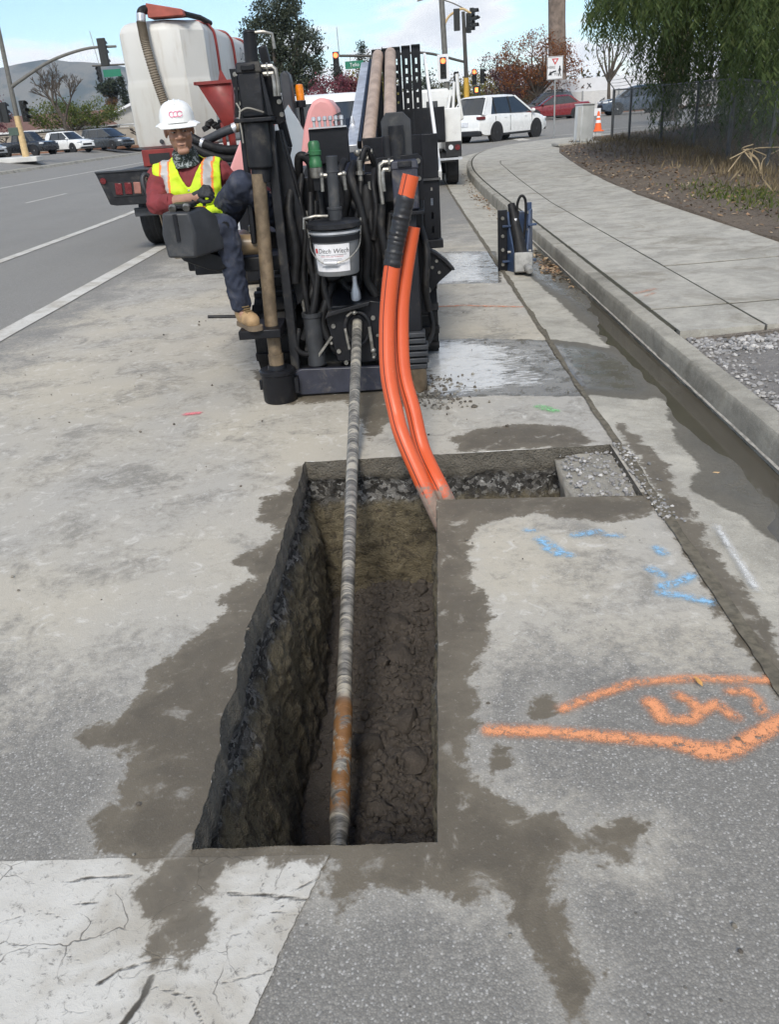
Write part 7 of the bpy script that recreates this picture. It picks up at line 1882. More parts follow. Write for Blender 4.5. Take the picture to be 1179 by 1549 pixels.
# near lamp post carrying the big framed red signal
sgR = thing('signal_pole', 'brown lamp post with a white framed red signal rising behind the slotted rack', 'traffic signal', gp(2.32, 42))
MB().tube([(2.36, 42, gz1(2.3, 42)), (2.17, 42, 6.2), (2.12, 42, 8.2)], [0.14, 0.12, 0.10], 14).build('pole', M_GRPOLE, sgR)
MB().tube(catmull([(2.2, 42, 4.95), (2.45, 42, 5.35), (2.8, 42, 5.55), (3.1, 42, 5.62), (3.45, 42, 5.42)], 6), 0.05, 8).build('side_arm', M_TANPOLE, sgR)
MB().tube(catmull([(2.15, 42, 6.05), (1.6, 42, 6.12), (1.1, 42, 6.05)], 6), 0.03, 8).build('luminaire_arm', M_GRPOLE, sgR)
MB().tube(catmull([(2.15, 42, 6.05), (2.7, 42, 5.85), (3.2, 42, 5.6)], 6), 0.025, 8).build('cross_arm', M_GRPOLE, sgR)
signal_head(sgR, (2.14, 41.8, 3.38), 0.82, plate=M_SIGW)
signal_head(sgR, (2.80, 41.8, 5.2), 0.8, lit=False, back=True)
signal_head(sgR, (3.38, 41.8, 5.05), 0.72, lit=False, yaw=55)
# yield-here-to-pedestrians sign
ys_t = thing('yield_sign', 'square white yield-here-to-pedestrians sign on a thin post at the corner', 'sign', gp(6.2, 36))
MB().bb(6.17, 6.22, 36.0, 36.05, 0.3, 2.5).build('post', M_GALV, ys_t)
pl = MB().box((6.175, 35.98, 2.84), (0.62, 0.012, 0.80)).build('sign_plate', M_SIGW, ys_t, bevel=0.004)
bd_ = MB()
for (x0, x1, z0, z1) in ((5.875, 6.475, 3.212, 3.224), (5.875, 6.475, 2.456, 2.468), (5.875, 5.887, 2.468, 3.212), (6.463, 6.475, 2.468, 3.212)):
    bd_.bb(x0, x1, 35.968, 35.972, z0, z1)
bd_.build('sign_border', M_INK, pl)
tri = lambda r, y0, y1, cz: MB().prism([(6.175 - r, cz + r * .55), (6.175 + r, cz + r * .55), (6.175, cz - r * 1.1)], 'y', y0, y1)
tri(0.135, 35.966, 35.971, 3.09).build('yield_triangle', M_INKR, pl)
tri(0.065, 35.962, 35.965, 3.09).build('triangle_centre', M_SIGW, pl)
text_obj('sign_lettering', 'HERE', 0.13, M_INK, pl, frame((6.03, 35.968, 2.86), (1, 0, 0), (0, 0, 1)))
text_obj('sign_lettering', 'TO', 0.12, M_INK, pl, frame((6.22, 35.968, 2.62), (1, 0, 0), (0, 0, 1)))
MB().prism([(5.92, 2.60), (6.0, 2.75), (6.01, 2.70), (6.10, 2.74), (6.22, 2.755), (6.22, 2.71), (6.12, 2.69), (6.04, 2.65), (6.06, 2.60)], 'y', 35.966, 35.971).build('arrow_symbol', M_INK, pl)
pd = MB()
pd.cyl((6.36, 35.971, 2.88), (6.36, 35.966, 2.88), 0.028, n=12)
for a, b_, w in (((6.36, 2.85), (6.355, 2.70), 0.06), ((6.355, 2.71), (6.31, 2.55), 0.03), ((6.355, 2.71), (6.40, 2.55), 0.03), ((6.34, 2.83), (6.30, 2.72), 0.022), ((6.37, 2.83), (6.42, 2.74), 0.022)):
    pd.bar((a[0], 35.9685, a[1]), (b_[0], 35.9685, b_[1]), w, 0.005, up=(1, 0, 0)) if False else pd.prism([(a[0] - w / 2, a[1]), (a[0] + w / 2, a[1]), (b_[0] + w / 2, b_[1]), (b_[0] - w / 2, b_[1])], 'y', 35.966, 35.971)
pd.build('walking_figure', M_INK, pl)
# grey utility cabinet on its pad
cb_ = thing('utility_cabinet', 'tall pale grey utility cabinet leaning slightly on a concrete pad', 'cabinet', (5.95, 28.6, 0.36))
zc_ = bankz(5.9, 28.6)
MB().box((5.62, 28.6, zc_ + 0.02), (1.35, 0.9, 0.07), (0, 0, 4)).build('pad', M_WALK, cb_, bevel=0.01)
cab_m = pm('cabinet_grey', (0.52, 0.53, 0.52), 0.55, var=0.08, scale=3, dirt=(0.3, 0.29, 0.26), damt=0.3)
MB().box((5.86, 28.6, zc_ + 0.58), (0.46, 0.40, 1.06), (0, 2.0, 24)).build('cabinet_body', cab_m, cb_, bevel=0.02)
MB().box((5.88, 28.6, zc_ + 1.125), (0.50, 0.44, 0.035), (0, 2.0, 24)).build('cabinet_lid', cab_m, cb_, bevel=0.01)
MB().box((5.77, 28.41, zc_ + 0.58), (0.40, 0.012, 0.96), (0, 2.0, 24)).build('cabinet_door', cab_m, cb_, bevel=0.004)
# traffic cone and small notice
cn_t = thing('traffic_cone', 'orange traffic cone with white bands standing at the corner by the fence', 'cone', (7.55, 35.2, 0.42))
cz_ = 0.52
M_CONE = pm('cone_orange', (0.82, 0.13, 0.02), 0.5, var=0.1)
MB().box((7.72, 35.0, cz_ + 0.02), (0.38, 0.38, 0.04)).build('base', M_CONE, cn_t, bevel=0.01)
MB().lathe([(0.15, 0.04), (0.035, 0.70), (0.0, 0.71)], 18, (7.72, 35.0, cz_)).build('cone_body', M_CONE, cn_t)
MB().lathe([(0.109, 0.30), (0.092, 0.40)], 18, (7.72, 35.0, cz_)).build('white_band', M_SIGW, cn_t)
MB().lathe([(0.078, 0.48), (0.067, 0.54)], 18, (7.72, 35.0, cz_)).build('white_band', M_SIGW, cn_t)
nt_t = thing('notice_board', 'small white notice on a stake above the traffic cone', 'sign', (7.5, 35.6, 0.42))
MB().bb(7.74, 7.77, 35.6, 35.63, 0.40, 1.15).build('stake', M_GALV, nt_t)
MB().box((7.76, 35.59, 1.20), (0.34, 0.012, 0.26)).build('notice_plate', M_SIGW, nt_t)
# hydraulic tool lying against the kerb
ht = thing('boring_attachment', 'blue and black steel hydraulic attachment standing on the gutter by the kerb', 'machine part', (1.17, 9.2, 0))
M_BLUE = pm('blue_steel', (0.030, 0.052, 0.105), 0.45, var=0.3, scale=8, dirt=(0.16, 0.15, 0.13), damt=0.35)
M_HAM = pm('bare_grey_steel', (0.28, 0.275, 0.26), 0.5, 0.3, var=0.25, scale=12)
zg = -0.02
for x0, x1, y, h_ in ((0.985, 1.085, 9.05, 0.62), (1.33, 1.40, 9.45, 0.64)):
    fl = MB().bb(x0, x1, y, y + 0.03, zg, h_).build('end_flange', M_BLUE if x0 > 1.2 else M_BLK, ht, bevel=0.006)
    bolts([((x0 + x1) / 2, z) for z in (0.07, 0.22, 0.36, 0.54)], 0.018, fl, y - 0.02, y + 0.002)
for x0, y0_, ang in ((1.105, 9.04, 22), (1.315, 9.06, -18)):
    M_ = Matrix.Translation((x0, y0_, 0)) @ Euler((0, 0, R(ang))).to_matrix().to_4x4()
    MB().prism([(-0.15, zg), (-0.12, 0.20), (-0.02, 0.40), (0.03, 0.60), (0.14, 0.60), (0.18, zg)], 'x', -0.011, 0.011, M=M_).build('side_plate', M_BLUE, ht, bevel=0.004)
    for z in (0.10, 0.46):
        MB().add([], []).box((x0 - 0.03 if ang > 0 else x0 + 0.03, 9.04, z), (0.09, 0.05, 0.02)).build('gusset', M_BLUE, ht, bevel=0.003)
MB().bb(1.112, 1.30, 9.30, 9.42, zg, 0.56).build('web_plate', M_BLUE, ht)
MB().box((1.225, 8.83, 0.11), (0.19, 0.20, 0.20), (-12, 0, -6)).build('nose_block', M_HAM, ht, bevel=0.012)
MB().tube([(1.245, 8.80, 0.095), (1.265, 8.66, 0.06), (1.27, 8.63, 0.055)], [0.042, 0.042, 0.028], 18).build('nose_pin', M_HAM, ht)
MB().tube([(1.14, 9.16, 0.66), (1.155, 9.10, 0.56), (1.20, 8.98, 0.28), (1.215, 8.91, 0.17)], [0.040, 0.045, 0.068, 0.07], 14).build('hammer_barrel', M_RUB, ht)
MB().tube([(1.165, 9.06, 0.52), (1.185, 9.03, 0.44)], 0.030, 12).build('coupling', M_SLV, ht)
MB().tube(catmull([(1.19, 9.1, 0.58), (1.20, 9.1, 0.68), (1.23, 9.1, 0.74), (1.265, 9.1, 0.73), (1.285, 9.1, 0.66), (1.28, 9.1, 0.45), (1.25, 9.06, 0.25)], 8), 0.014, 8).build('hydraulic_hose', M_RUB, ht)
MB().tube([(1.19, 9.1, 0.53), (1.192, 9.1, 0.60)], 0.024, 10).build('coupling', M_RUB, ht)
MB().tube([(1.08, 9.0, 0.20), (1.33, 9.0, 0.20)], 0.014, 8).build('cross_pin', M_HAM, ht)

# chain-link fence ----------------------------------------------------
M_FPOST = pm('fence_post_steel', (0.085, 0.087, 0.085), 0.5, 0.3, var=0.25)
def mesh_mat():
    m, nt, p = newmat('chain_link')
    uv = nd(nt, 'UVMap').outputs[0]
    sp_ = nd(nt, 'SeparateXYZ', None, Vector=uv)
    a = mth(nt, 'ADD', sp_.outputs[0], sp_.outputs[1]); b = mth(nt, 'SUBTRACT', sp_.outputs[0], sp_.outputs[1])
    def wire(x):
        return mth(nt, 'LESS_THAN', mth(nt, 'PINGPONG', x, 0.5), 0.055)
    k = mth(nt, 'MAXIMUM', wire(a), wire(b))
    setp(nt, p, Base_Color=(0.20, 0.205, 0.20), Metallic=0.3, Roughness=0.5)
    tr = nd(nt, 'BsdfTransparent'); mx = nd(nt, 'MixShader', None, Fac=k)
    nt.links.new(tr.outputs[0], mx.inputs[1]); nt.links.new(p.outputs[0], mx.inputs[2]); nt.links.new(mx.outputs[0], nt.nodes['Material Output'].inputs[0])
    return m
M_MESH = mesh_mat()
FP = [(5.1, 8.2), (5.6, 11.6), (6.2, 15.1), (6.75, 18.4), (7.05, 21.5), (7.12, 24.5), (7.0, 27.4), (6.95, 29.4)]
fen = thing('chain_link_fence', 'chain-link fence with angled barbed-wire arms along the dirt bank', 'fence', (7.0, 20, 0.3))
def fz(x, y):
    return bankz(x, y)
TOPZ = lambda x, y: bankz(x, y) * 0.35 + (1.47 if y < 16 else 1.62) + 0.10
def fence_run(pts, barb):
    tops = []
    for i, (x, y) in enumerate(pts):
        zt = TOPZ(x, y); zb_ = fz(x, y) - 0.15
        lean = 0.10 if y < 16 else 0.0
        MB().tube([(x, y, zb_), (x + lean, y, zt)], 0.032 if i not in (len(pts) - 1,) else 0.045, 10).build('fence_post', M_FPOST, fen)
        tops.append(Vector((x + lean, y, zt)))
        if barb:
            MB().bar((x + lean, y, zt), (x + lean - 0.22, y, zt + 0.27), 0.03, 0.025).build('barb_arm', M_FPOST, fen)
    for i in range(len(pts) - 1):
        (x0, y0), (x1, y1) = pts[i], pts[i + 1]
        MB().tube([tops[i] - Vector((0, 0, 0.02)), tops[i + 1] - Vector((0, 0, 0.02))], 0.02, 8).build('top_rail', M_FPOST, fen)
        L = math.hypot(x1 - x0, y1 - y0)
        vs = [(x0, y0, fz(x0, y0) - 0.02), (x1, y1, fz(x1, y1) - 0.02), tuple(tops[i + 1] - Vector((0, 0, 0.03))), tuple(tops[i] - Vector((0, 0, 0.03)))]
        me = bpy.data.meshes.new('mesh_panel'); me.from_pydata(vs, [], [(0, 1, 2, 3)])
        uvl = me.uv_layers.new(name='UVMap')
        H_ = vs[3][2] - vs[0][2]; s_ = 1 / 0.085
        for li, (u_, v_) in enumerate(((0, 0), (L * s_, 0), (L * s_, H_ * s_), (0, H_ * s_))):
            uvl.data[li].uv = (u_, v_)
        me.materials.append(M_MESH); link('mesh_panel', me, fen)
        if barb:
            for t in (0.35, 0.68, 1.0):
                o_ = Vector((-0.22 * t, 0, 0.27 * t))
                MB().tube([tops[i] + o_, tops[i].lerp(tops[i + 1], .5) + o_ - Vector((0, 0, 0.02)), tops[i + 1] + o_], 0.006, 4).build('barbed_wire', M_FPOST, fen)
fence_run(FP[:4], False)
fence_run(FP[3:6], False)
fence_run(FP[5:], True)
fence_run([(6.95, 29.4), (7.9, 31.0), (9.4, 32.3), (12.0, 33.2), (16, 33.9)], False)

# ================================================================== TREES AND PLANTS
RNG = np.random.default_rng(11)
def quads_mesh(name, P, U, W, mat, parent=None):
    """diamond leaves: centre P, half-length vector U, half-width vector W"""
    n = len(P)
    V = np.empty((n, 4, 3), np.float32)
    V[:, 0] = P - U; V[:, 1] = P + W - 0.15 * U; V[:, 2] = P + U; V[:, 3] = P - W - 0.15 * U
    me = bpy.data.meshes.new(name)
    me.vertices.add(n * 4); me.vertices.foreach_set('co', V.ravel())
    me.loops.add(n * 4); me.loops.foreach_set('vertex_index', np.arange(n * 4, dtype=np.int32))
    me.polygons.add(n); me.polygons.foreach_set('loop_start', np.arange(0, n * 4, 4, dtype=np.int32))
    me.update(calc_edges=True)
    me.materials.append(mat)
    return link(name, me, parent)
def runit(n):
    v = RNG.normal(size=(n, 3)); return v / np.linalg.norm(v, axis=1)[:, None]
def leaf_cloud(clumps, per, spread, size, asp=0.5):
    C_ = np.repeat(np.asarray(clumps, float), per, axis=0)
    P = C_ + RNG.normal(size=C_.shape) * spread * np.array([1, 1, 0.8])
    U = runit(len(P)); W = np.cross(U, runit(len(P))); W /= np.linalg.norm(W, axis=1)[:, None] + 1e-9
    s_ = size * RNG.uniform(0.6, 1.4, len(P))[:, None]
    return P, U * s_, W * s_ * asp
def in_ellipsoid(c, r, n, shell=0.5):
    d = runit(n); rad = shell + (1 - shell) * RNG.uniform(0, 1, n) ** 0.6
    return np.asarray(c) + d * rad[:, None] * np.asarray(r)
M_BARK = pm('grey_brown_bark', (0.085, 0.068, 0.052), 0.9, var=0.35, scale=6, bump=0.5, bscale=18)
M_BARKD = pm('dark_bark', (0.040, 0.033, 0.028), 0.9, var=0.35, scale=6)
def limbs(b, base, tops, r0, r1, n=8):
    base = Vector(base)
    for t in tops:
        t = Vector(t); mid = base.lerp(t, .45) + Vector((RNG.normal() * .12, RNG.normal() * .12, 0.14)) * (t - base).length
        b.tube(catmull([base, mid, t], 5), [r0 + (r1 - r0) * (i / 10) for i in range(11)], n)
def leafy_tree(name, label, cat, base, fork, crown, leafmat, nclump, per, spread, size, tr=0.2, group=None, bark=None, shell=0.45, nl=12, asp=0.5):
    t = thing(name, label, cat, base, 0, group)
    cl = np.concatenate([in_ellipsoid(c, r, int(nclump * w), shell) for c, r, w in crown])
    b = MB()
    b.tube([base, tuple(Vector(base).lerp(Vector(fork), .5) + Vector((tr * .3, 0, 0))), fork], [tr * 1.25, tr, tr * .8], 10)
    limbs(b, fork, cl[RNG.choice(len(cl), min(nl, len(cl)), replace=False)], tr * .6, tr * .08, 6)
    b.build('trunk', bark or M_BARK, t)
    P, U, W = leaf_cloud(cl, per, spread, size, asp)
    quads_mesh('crown', P, U, W, leafmat, t)
    return t
L_EUC = isl_mat('eucalyptus_leaf', [(0.030, 0.042, 0.026), (0.055, 0.070, 0.042), (0.085, 0.098, 0.065), (0.04, 0.05, 0.03)], 0.6, 0.25)
L_PLUM = isl_mat('plum_leaf', [(0.16, 0.035, 0.05), (0.24, 0.07, 0.09), (0.10, 0.03, 0.04), (0.20, 0.09, 0.10)], 0.6, 0.25)
L_YEL = isl_mat('yellow_leaf', [(0.22, 0.17, 0.04), (0.30, 0.24, 0.06), (0.13, 0.13, 0.04), (0.20, 0.20, 0.07)], 0.6, 0.3)
L_PINE = isl_mat('conifer_leaf', [(0.018, 0.030, 0.020), (0.035, 0.05, 0.032), (0.05, 0.06, 0.04)], 0.7, 0.1)
L_BROWN = isl_mat('brown_leaf', [(0.12, 0.065, 0.035), (0.20, 0.11, 0.05), (0.09, 0.06, 0.045), (0.16, 0.12, 0.06)], 0.7, 0.2)
L_ORG = isl_mat('autumn_leaf', [(0.26, 0.085, 0.022), (0.15, 0.05, 0.028), (0.33, 0.13, 0.03), (0.10, 0.045, 0.032), (0.20, 0.10, 0.04)], 0.6, 0.3)
L_PURP = isl_mat('purple_leaf', [(0.07, 0.028, 0.035), (0.11, 0.045, 0.055), (0.05, 0.025, 0.028), (0.14, 0.07, 0.06)], 0.6, 0.2)
L_GRN = isl_mat('bright_green_leaf', [(0.075, 0.11, 0.022), (0.12, 0.15, 0.03), (0.05, 0.08, 0.02), (0.20, 0.20, 0.04)], 0.6, 0.3)
L_PEP = isl_mat('pepper_leaf', [(0.040, 0.066, 0.018), (0.065, 0.100, 0.028), (0.095, 0.135, 0.042), (0.050, 0.078, 0.022), (0.13, 0.16, 0.055)], 0.6, 0.35)
L_OLV = isl_mat('olive_leaf', [(0.06, 0.065, 0.035), (0.09, 0.09, 0.05), (0.12, 0.10, 0.05), (0.05, 0.05, 0.03)], 0.7, 0.2)

leafy_tree('eucalyptus_tree', 'tall dark grey-green eucalyptus rising behind the tank and rig mast', 'tree', (-7.6, 62, 0.0), (-7.5, 62, 3.2),
           [((-8.6, 62, 6.6), (1.5, 1.5, 1.6), .25), ((-6.6, 62, 6.2), (1.7, 1.6, 1.5), .25), ((-7.4, 62, 8.4), (1.7, 1.6, 1.4), .25), ((-7.6, 62, 4.2), (2.4, 1.6, 1.2), .25), ((-6.0, 62, 4.6), (1.2, 1.2, 1.0), .1)], L_EUC, 210, 95, 0.24, 0.085, 0.35)
leafy_tree('plum_tree', 'low red-leaved plum tree beyond the drill rig hood', 'tree', (-3.4, 50, 0.1), (-3.4, 50, 1.6), [((-3.4, 50, 2.7), (1.6, 1.3, 1.0), 1)], L_PLUM, 75, 60, 0.20, 0.07, 0.12)
leafy_tree('yellow_tree', 'yellow-green autumn tree left of the pipe rack', 'tree', (-1.9, 54, 0.1), (-1.9, 54, 1.6), [((-1.9, 54, 2.9), (1.3, 1.2, 1.5), .6), ((-0.6, 55, 2.5), (1.2, 1.2, 1.0), .4)], L_YEL, 85, 60, 0.20, 0.07, 0.12)
leafy_tree('olive_tree', 'olive-brown tree with airy crown just left of the pipe rack', 'tree', (-1.5, 74, 0.1), (-1.5, 74, 2.2), [((-1.6, 74, 4.2), (1.7, 1.5, 2.0), 1)], L_OLV, 80, 55, 0.24, 0.08, 0.15)
def conifer(name, label, base, h, r, group, dens=1.0):
    t = thing(name, label, 'tree', base, 0, group)
    MB().tube([base, (base[0], base[1], base[2] + h)], [r * .14, r * .02], 8).build('trunk', M_BARKD, t)
    cl = []
    for i in range(int(90 * dens)):
        u = RNG.uniform(0.12, 1.0); a = RNG.uniform(0, 6.28); rr = r * (1 - u) ** 0.8 * RNG.uniform(.35, 1.05)
        cl.append((base[0] + rr * math.cos(a), base[1] + rr * math.sin(a), base[2] + h * u - 0.1 * rr))
    P, U, W = leaf_cloud(cl, 34, 0.16 * r / 1.0 + 0.05, 0.10)
    quads_mesh('crown', P, U, W, L_PINE, t)
conifer('conifer', 'pointed conifer top showing right above the green street sign', (-3.3, 92, 0), 8.1, 1.3, 'distant conifers')
conifer('conifer', 'shorter dark conifer below the hanging red signal', (-5.9, 92, 0), 6.4, 1.5, 'distant conifers')
# background trees to the right of the rack
for i, (x, y, h, w, lm, lab) in enumerate(((5.4, 96, 4.4, 2.2, L_OLV, 'grey-green tree behind the yellow signal pole base'), (8.6, 94, 4.2, 2.4, L_YEL, 'low yellow-brown shrub tree above the white SUV roof'), (12.2, 92, 4.8, 2.4, L_BROWN, 'brown leafless-looking tree left of the purple plum'), (2.6, 98, 5.0, 2.0, L_PINE, 'dark evergreen behind the framed red signal'), (15.4, 98, 5.0, 2.4, L_OLV, 'olive tree partly hidden behind the autumn tree'))):
    leafy_tree('background_tree', lab, 'tree', (x, y, 0.6), (x, y, 1.6), [((x, y, 0.6 + h * .52), (w, 1.5, h * .5), 1)], lm, 80, 40, 0.30, 0.11, 0.14, 'trees beyond the intersection', nl=16)
leafy_tree('autumn_tree', 'large russet autumn tree above the red sedan', 'tree', (11.2, 72, 0.66), (11.0, 72, 2.2), [((10.6, 72, 4.9), (3.0, 2.2, 1.9), .55), ((12.6, 72, 3.9), (1.9, 1.8, 1.9), .35), ((9.6, 72, 3.6), (1.7, 1.6, 1.2), .2)], L_ORG, 190, 38, 0.24, 0.075, 0.17, nl=26)
leafy_tree('purple_tree', 'dark purple-leaved tree left of the russet tree', 'tree', (9.4, 78, 0.66), (9.4, 78, 1.8), [((9.3, 78, 3.3), (2.0, 1.6, 1.5), .7), ((8.6, 78, 4.8), (1.5, 1.4, 1.1), .3)], L_PURP, 110, 38, 0.24, 0.08, 0.14, nl=20)
leafy_tree('young_tree', 'slender young tree with forked trunk in front of the white wall', 'tree', (15.2, 66, 0.66), (15.2, 66, 2.7), [((15.3, 66, 5.2), (1.5, 1.2, 2.2), 1)], L_GRN, 46, 16, 0.24, 0.07, 0.13, nl=14)
# massive trunk rising out of frame
tk = thing('tall_palm', 'massive fibrous palm trunk rising out of the top edge above the autumn tree', 'tree', (14.0, 80, 0.66))
MB().tube([(14.0, 80, 0.6), (13.95, 80, 4), (13.8, 80, 8), (13.7, 80, 13.0)], [0.85, 0.78, 0.72, 0.75], 18).build('trunk', pm('fibrous_trunk', (0.19, 0.145, 0.115), 0.95, var=0.3, scale=2.5, bump=0.7, bscale=9), tk)
fr_ = []
for i in range(60):
    a = RNG.uniform(0, 6.28); fr_.append((13.7 + 2.2 * math.cos(a) * RNG.uniform(.2, 1), 80 + 2.2 * math.sin(a), 13.5 + RNG.uniform(-.8, 1.5)))
P, U, W = leaf_cloud(fr_, 20, 0.4, 0.35, 0.2)
quads_mesh('crown', P, U, W, L_GRN, tk)
# fan palm with dead skirt
fp_ = thing('fan_palm', 'fan palm with a shaggy brown skirt behind the fence corner', 'tree', (12.9, 43, 0.6))
MB().tube([(12.9, 43, 0.5), (12.9, 43, 5.6)], [0.32, 0.27], 14).build('trunk', M_BARKD, fp_)
n = 2600
a = RNG.uniform(0, 6.28, n); z = RNG.uniform(1.9, 5.3, n); rr = 0.35 + 0.5 * RNG.uniform(0, 1, n) * (1 - np.abs(z - 3.6) / 3)
P = np.stack([12.9 + rr * np.cos(a), 43 + rr * np.sin(a), z], 1)
U = np.stack([np.cos(a) * .1, np.sin(a) * .1, -0.32 * np.ones(n)], 1) + RNG.normal(size=(n, 3)) * .05
W = np.stack([-np.sin(a), np.cos(a), 0 * a], 1) * 0.03
quads_mesh('dead_skirt', P, U, W, isl_mat('dead_frond', [(0.09, 0.065, 0.045), (0.17, 0.13, 0.09), (0.06, 0.045, 0.035)], 0.9), fp_)
fr_P, fr_U, fr_W = [], [], []
for i in range(26):
    a = RNG.uniform(0, 6.28); el = RNG.uniform(-0.35, 1.1); L = RNG.uniform(1.3, 2.0)
    d = np.array([math.cos(a) * math.cos(el), math.sin(a) * math.cos(el), math.sin(el)])
    for t in np.linspace(0.15, 1, 26):
        q = np.array([12.9, 43, 5.5]) + d * L * t - np.array([0, 0, 0.9 * t * t * (0.6 + 0.4 * math.cos(el))])
        sd = np.cross(d, [0, 0, 1]); sd /= np.linalg.norm(sd) + 1e-9
        for s_ in (-1, 1):
            u = (sd * s_ * .8 + d * .6 - np.array([0, 0, .35])); u /= np.linalg.norm(u)
            ll = 0.30 * math.sin(math.pi * min(1, t * .9 + .08))
            fr_P.append(q + u * ll); fr_U.append(u * ll); fr_W.append(np.cross(u, d) * 0.02)
quads_mesh('fronds', np.array(fr_P), np.array(fr_U), np.array(fr_W), L_EUC, fp_)
# weeping pepper tree over the fence
pep = thing('pepper_tree', 'big weeping pepper tree hanging its green curtain over the fence', 'tree', (9.6, 20.5, 0.9))
b = MB(); b.tube(catmull([(9.6, 20.5, 0.6), (9.4, 20.5, 1.8), (9.7, 20.3, 3.0), (9.3, 20.1, 4.2)], 5), [0.45 - 0.012 * i for i in range(16)], 12)
limbs(b, (9.5, 20.2, 2.9), [(6.4, 16.5, 5.0), (7.0, 23, 5.4), (11.5, 16.0, 5.6), (12, 22, 6.0), (8.0, 14.5, 5.0), (9.5, 20, 7.2), (5.9, 20.0, 4.8), (6.4, 25, 5.2)], 0.20, 0.04, 8)
b.build('trunk', M_BARK, pep)
PP, UU, WW = [], [], []
for i in range(7000):
    a = RNG.uniform(0, 6.28); rho = RNG.uniform(0, 1) ** 0.5
    x0 = 8.9 + 4.6 * rho * math.cos(a); y0 = 20.0 + 7.0 * rho * math.sin(a)
    if x0 > 0.43 * y0 + 0.8: continue                 # far side of the crown is kept by the inner foliage
    dome = 3.0 + 5.0 * math.sqrt(max(0, 1 - rho * rho))
    fx = float(np.interp(y0, [8, 15, 18.4, 21.5, 24.5, 29], [5.0, 6.2, 6.75, 7.05, 7.1, 7.0]))
    edge = float(smooth01(np.array(x0 - fx), -0.95, 0.25))
    clump = mnoise.noise(Vector((x0 * 0.8, y0 * 0.8, 1.0)))
    low = lerp(2.9, 0.62, edge) + 0.8 * clump + RNG.uniform(-0.25, 0.7)
    z0 = RNG.uniform(min(low + 0.8, dome), dome)
    L = min(RNG.uniform(1.0, 2.4), z0 - low)
    if L < 0.3: continue
    nseg = int(L / 0.052)
    dx, dy = (x0 - 8.9) * 0.03, (y0 - 20) * 0.02
    ph = RNG.uniform(0, 6.28)
    az = RNG.uniform(0, 6.28, nseg); ll = RNG.uniform(0.036, 0.082, nseg); t = np.arange(nseg) / nseg
    q = np.stack([x0 + dx * (t - .3) * 2 + 0.06 * np.sin(ph + t * 5), y0 + dy * (t - .3) * 2, z0 - L * t], 1)
    u = np.stack([np.cos(az) * .65, np.sin(az) * .65, -0.85 * np.ones(nseg)], 1); u /= np.linalg.norm(u, axis=1)[:, None]
    PP.append(q + u * ll[:, None] * .9); UU.append(u * ll[:, None]); WW.append(np.cross(u, np.stack([np.sin(az), -np.cos(az), .3 * np.ones(nseg)], 1)) * ll[:, None] * 0.24)
quads_mesh('crown', np.concatenate(PP), np.concatenate(UU), np.concatenate(WW), L_PEP, pep)
cl = in_ellipsoid((9.6, 20.6, 5.2), (3.8, 5.6, 2.4), 420, 0.2)
P, U, W = leaf_cloud(cl, 60, 0.5, 0.12, 0.3)
quads_mesh('inner_foliage', P, U, W, L_PEP, pep)

# left side --------------------------------------------------------------
def bare_tree(name, label, base, h, spread, seed, group=None, depth=6, r=0.22, mat=None, droop=0.0):
    rn = random.Random(seed)
    t = thing(name, label, 'tree', base, 0, group)
    tb = MB(); cbm = tb
    def grow(p, d, L, r, k):
        q = p + d * L
        mid = p.lerp(q, .5) + Vector((rn.uniform(-.08, .08), rn.uniform(-.08, .08), rn.uniform(-.05, .08))) * L
        (tb if k >= depth - 1 else cbm).tube([p, mid, q], [r, r * .85, r * .68], 6 if k > 2 else 4, cap=False)
        if k == 0: return
        n_ = 3 if k > 1 else 4
        for i in range(n_):
            a = rn.uniform(0, 6.28); s_ = rn.uniform(.35, .85) * spread
            nd_ = (d + Vector((math.cos(a) * s_, math.sin(a) * s_, rn.uniform(-.1, .35) - droop))).normalized()
            grow(q, nd_, L * rn.uniform(.58, .82), r * .62, k - 1)
    grow(Vector(base), Vector((0.05, 0, 1)).normalized(), h * .30, r, depth)
    tb.build('trunk', mat or M_BARK, t, fix=False)
    return t
bare_tree('bare_tree', 'wide bare grey-brown tree behind the parked cars', (-30.6, 82, 0.58), 8.2, 1.0, 5, None, 6, 0.22)
leafy_tree('green_tree', 'low yellow-green tree behind the parked white crossover', 'tree', (-33.5, 92, 0.58), (-33.5, 92, 2.2), [((-34.5, 92, 3.9), (3.4, 2, 1.2), .6), ((-30.8, 92, 3.8), (2.6, 2, 1.3), .4)], L_GRN, 120, 60, 0.32, 0.10, 0.2)
leafy_tree('pink_tree', 'magenta-leaved tree at the left edge behind the signal pole', 'tree', (-41.0, 88, 0.58), (-41, 88, 2.4), [((-41.2, 88, 4.4), (3.0, 2, 2.2), 1)], L_PLUM, 90, 55, 0.32, 0.10, 0.2)
for i, x in enumerate((-41.5, -38.2, -35.4, -32.6, -30.0, -27.6, -25.2)):
    bare_tree('pollarded_tree', 'stubby bare pollarded tree against the tan wall, ' + ['leftmost of the row', 'behind the black pickup', 'second from the black pickup', 'behind the white crossover', 'behind the dark minivan', 'second from the right end', 'at the right end beside the tank'][i], (x + 0.2 * (i % 2), 86.2, 0.6), 2.3, 1.5, 20 + i, 'pollarded trees along the wall', 3, 0.12, M_BARKD, 0.1)
fpl = thing('distant_palm', 'distant fan palm on the skyline left of the tank', 'tree', (-37.2, 118, 0.5))
MB().tube([(-37.2, 118, 0.4), (-37.1, 118, 6.6)], [0.35, 0.28], 10).build('trunk', M_BARK, fpl)
P, U, W = leaf_cloud(in_ellipsoid((-37.1, 118, 7.2), (1.3, 1.2, 0.9), 40, .4), 40, 0.28, 0.30, 0.22)
quads_mesh('crown', P, U, W, L_PINE, fpl)
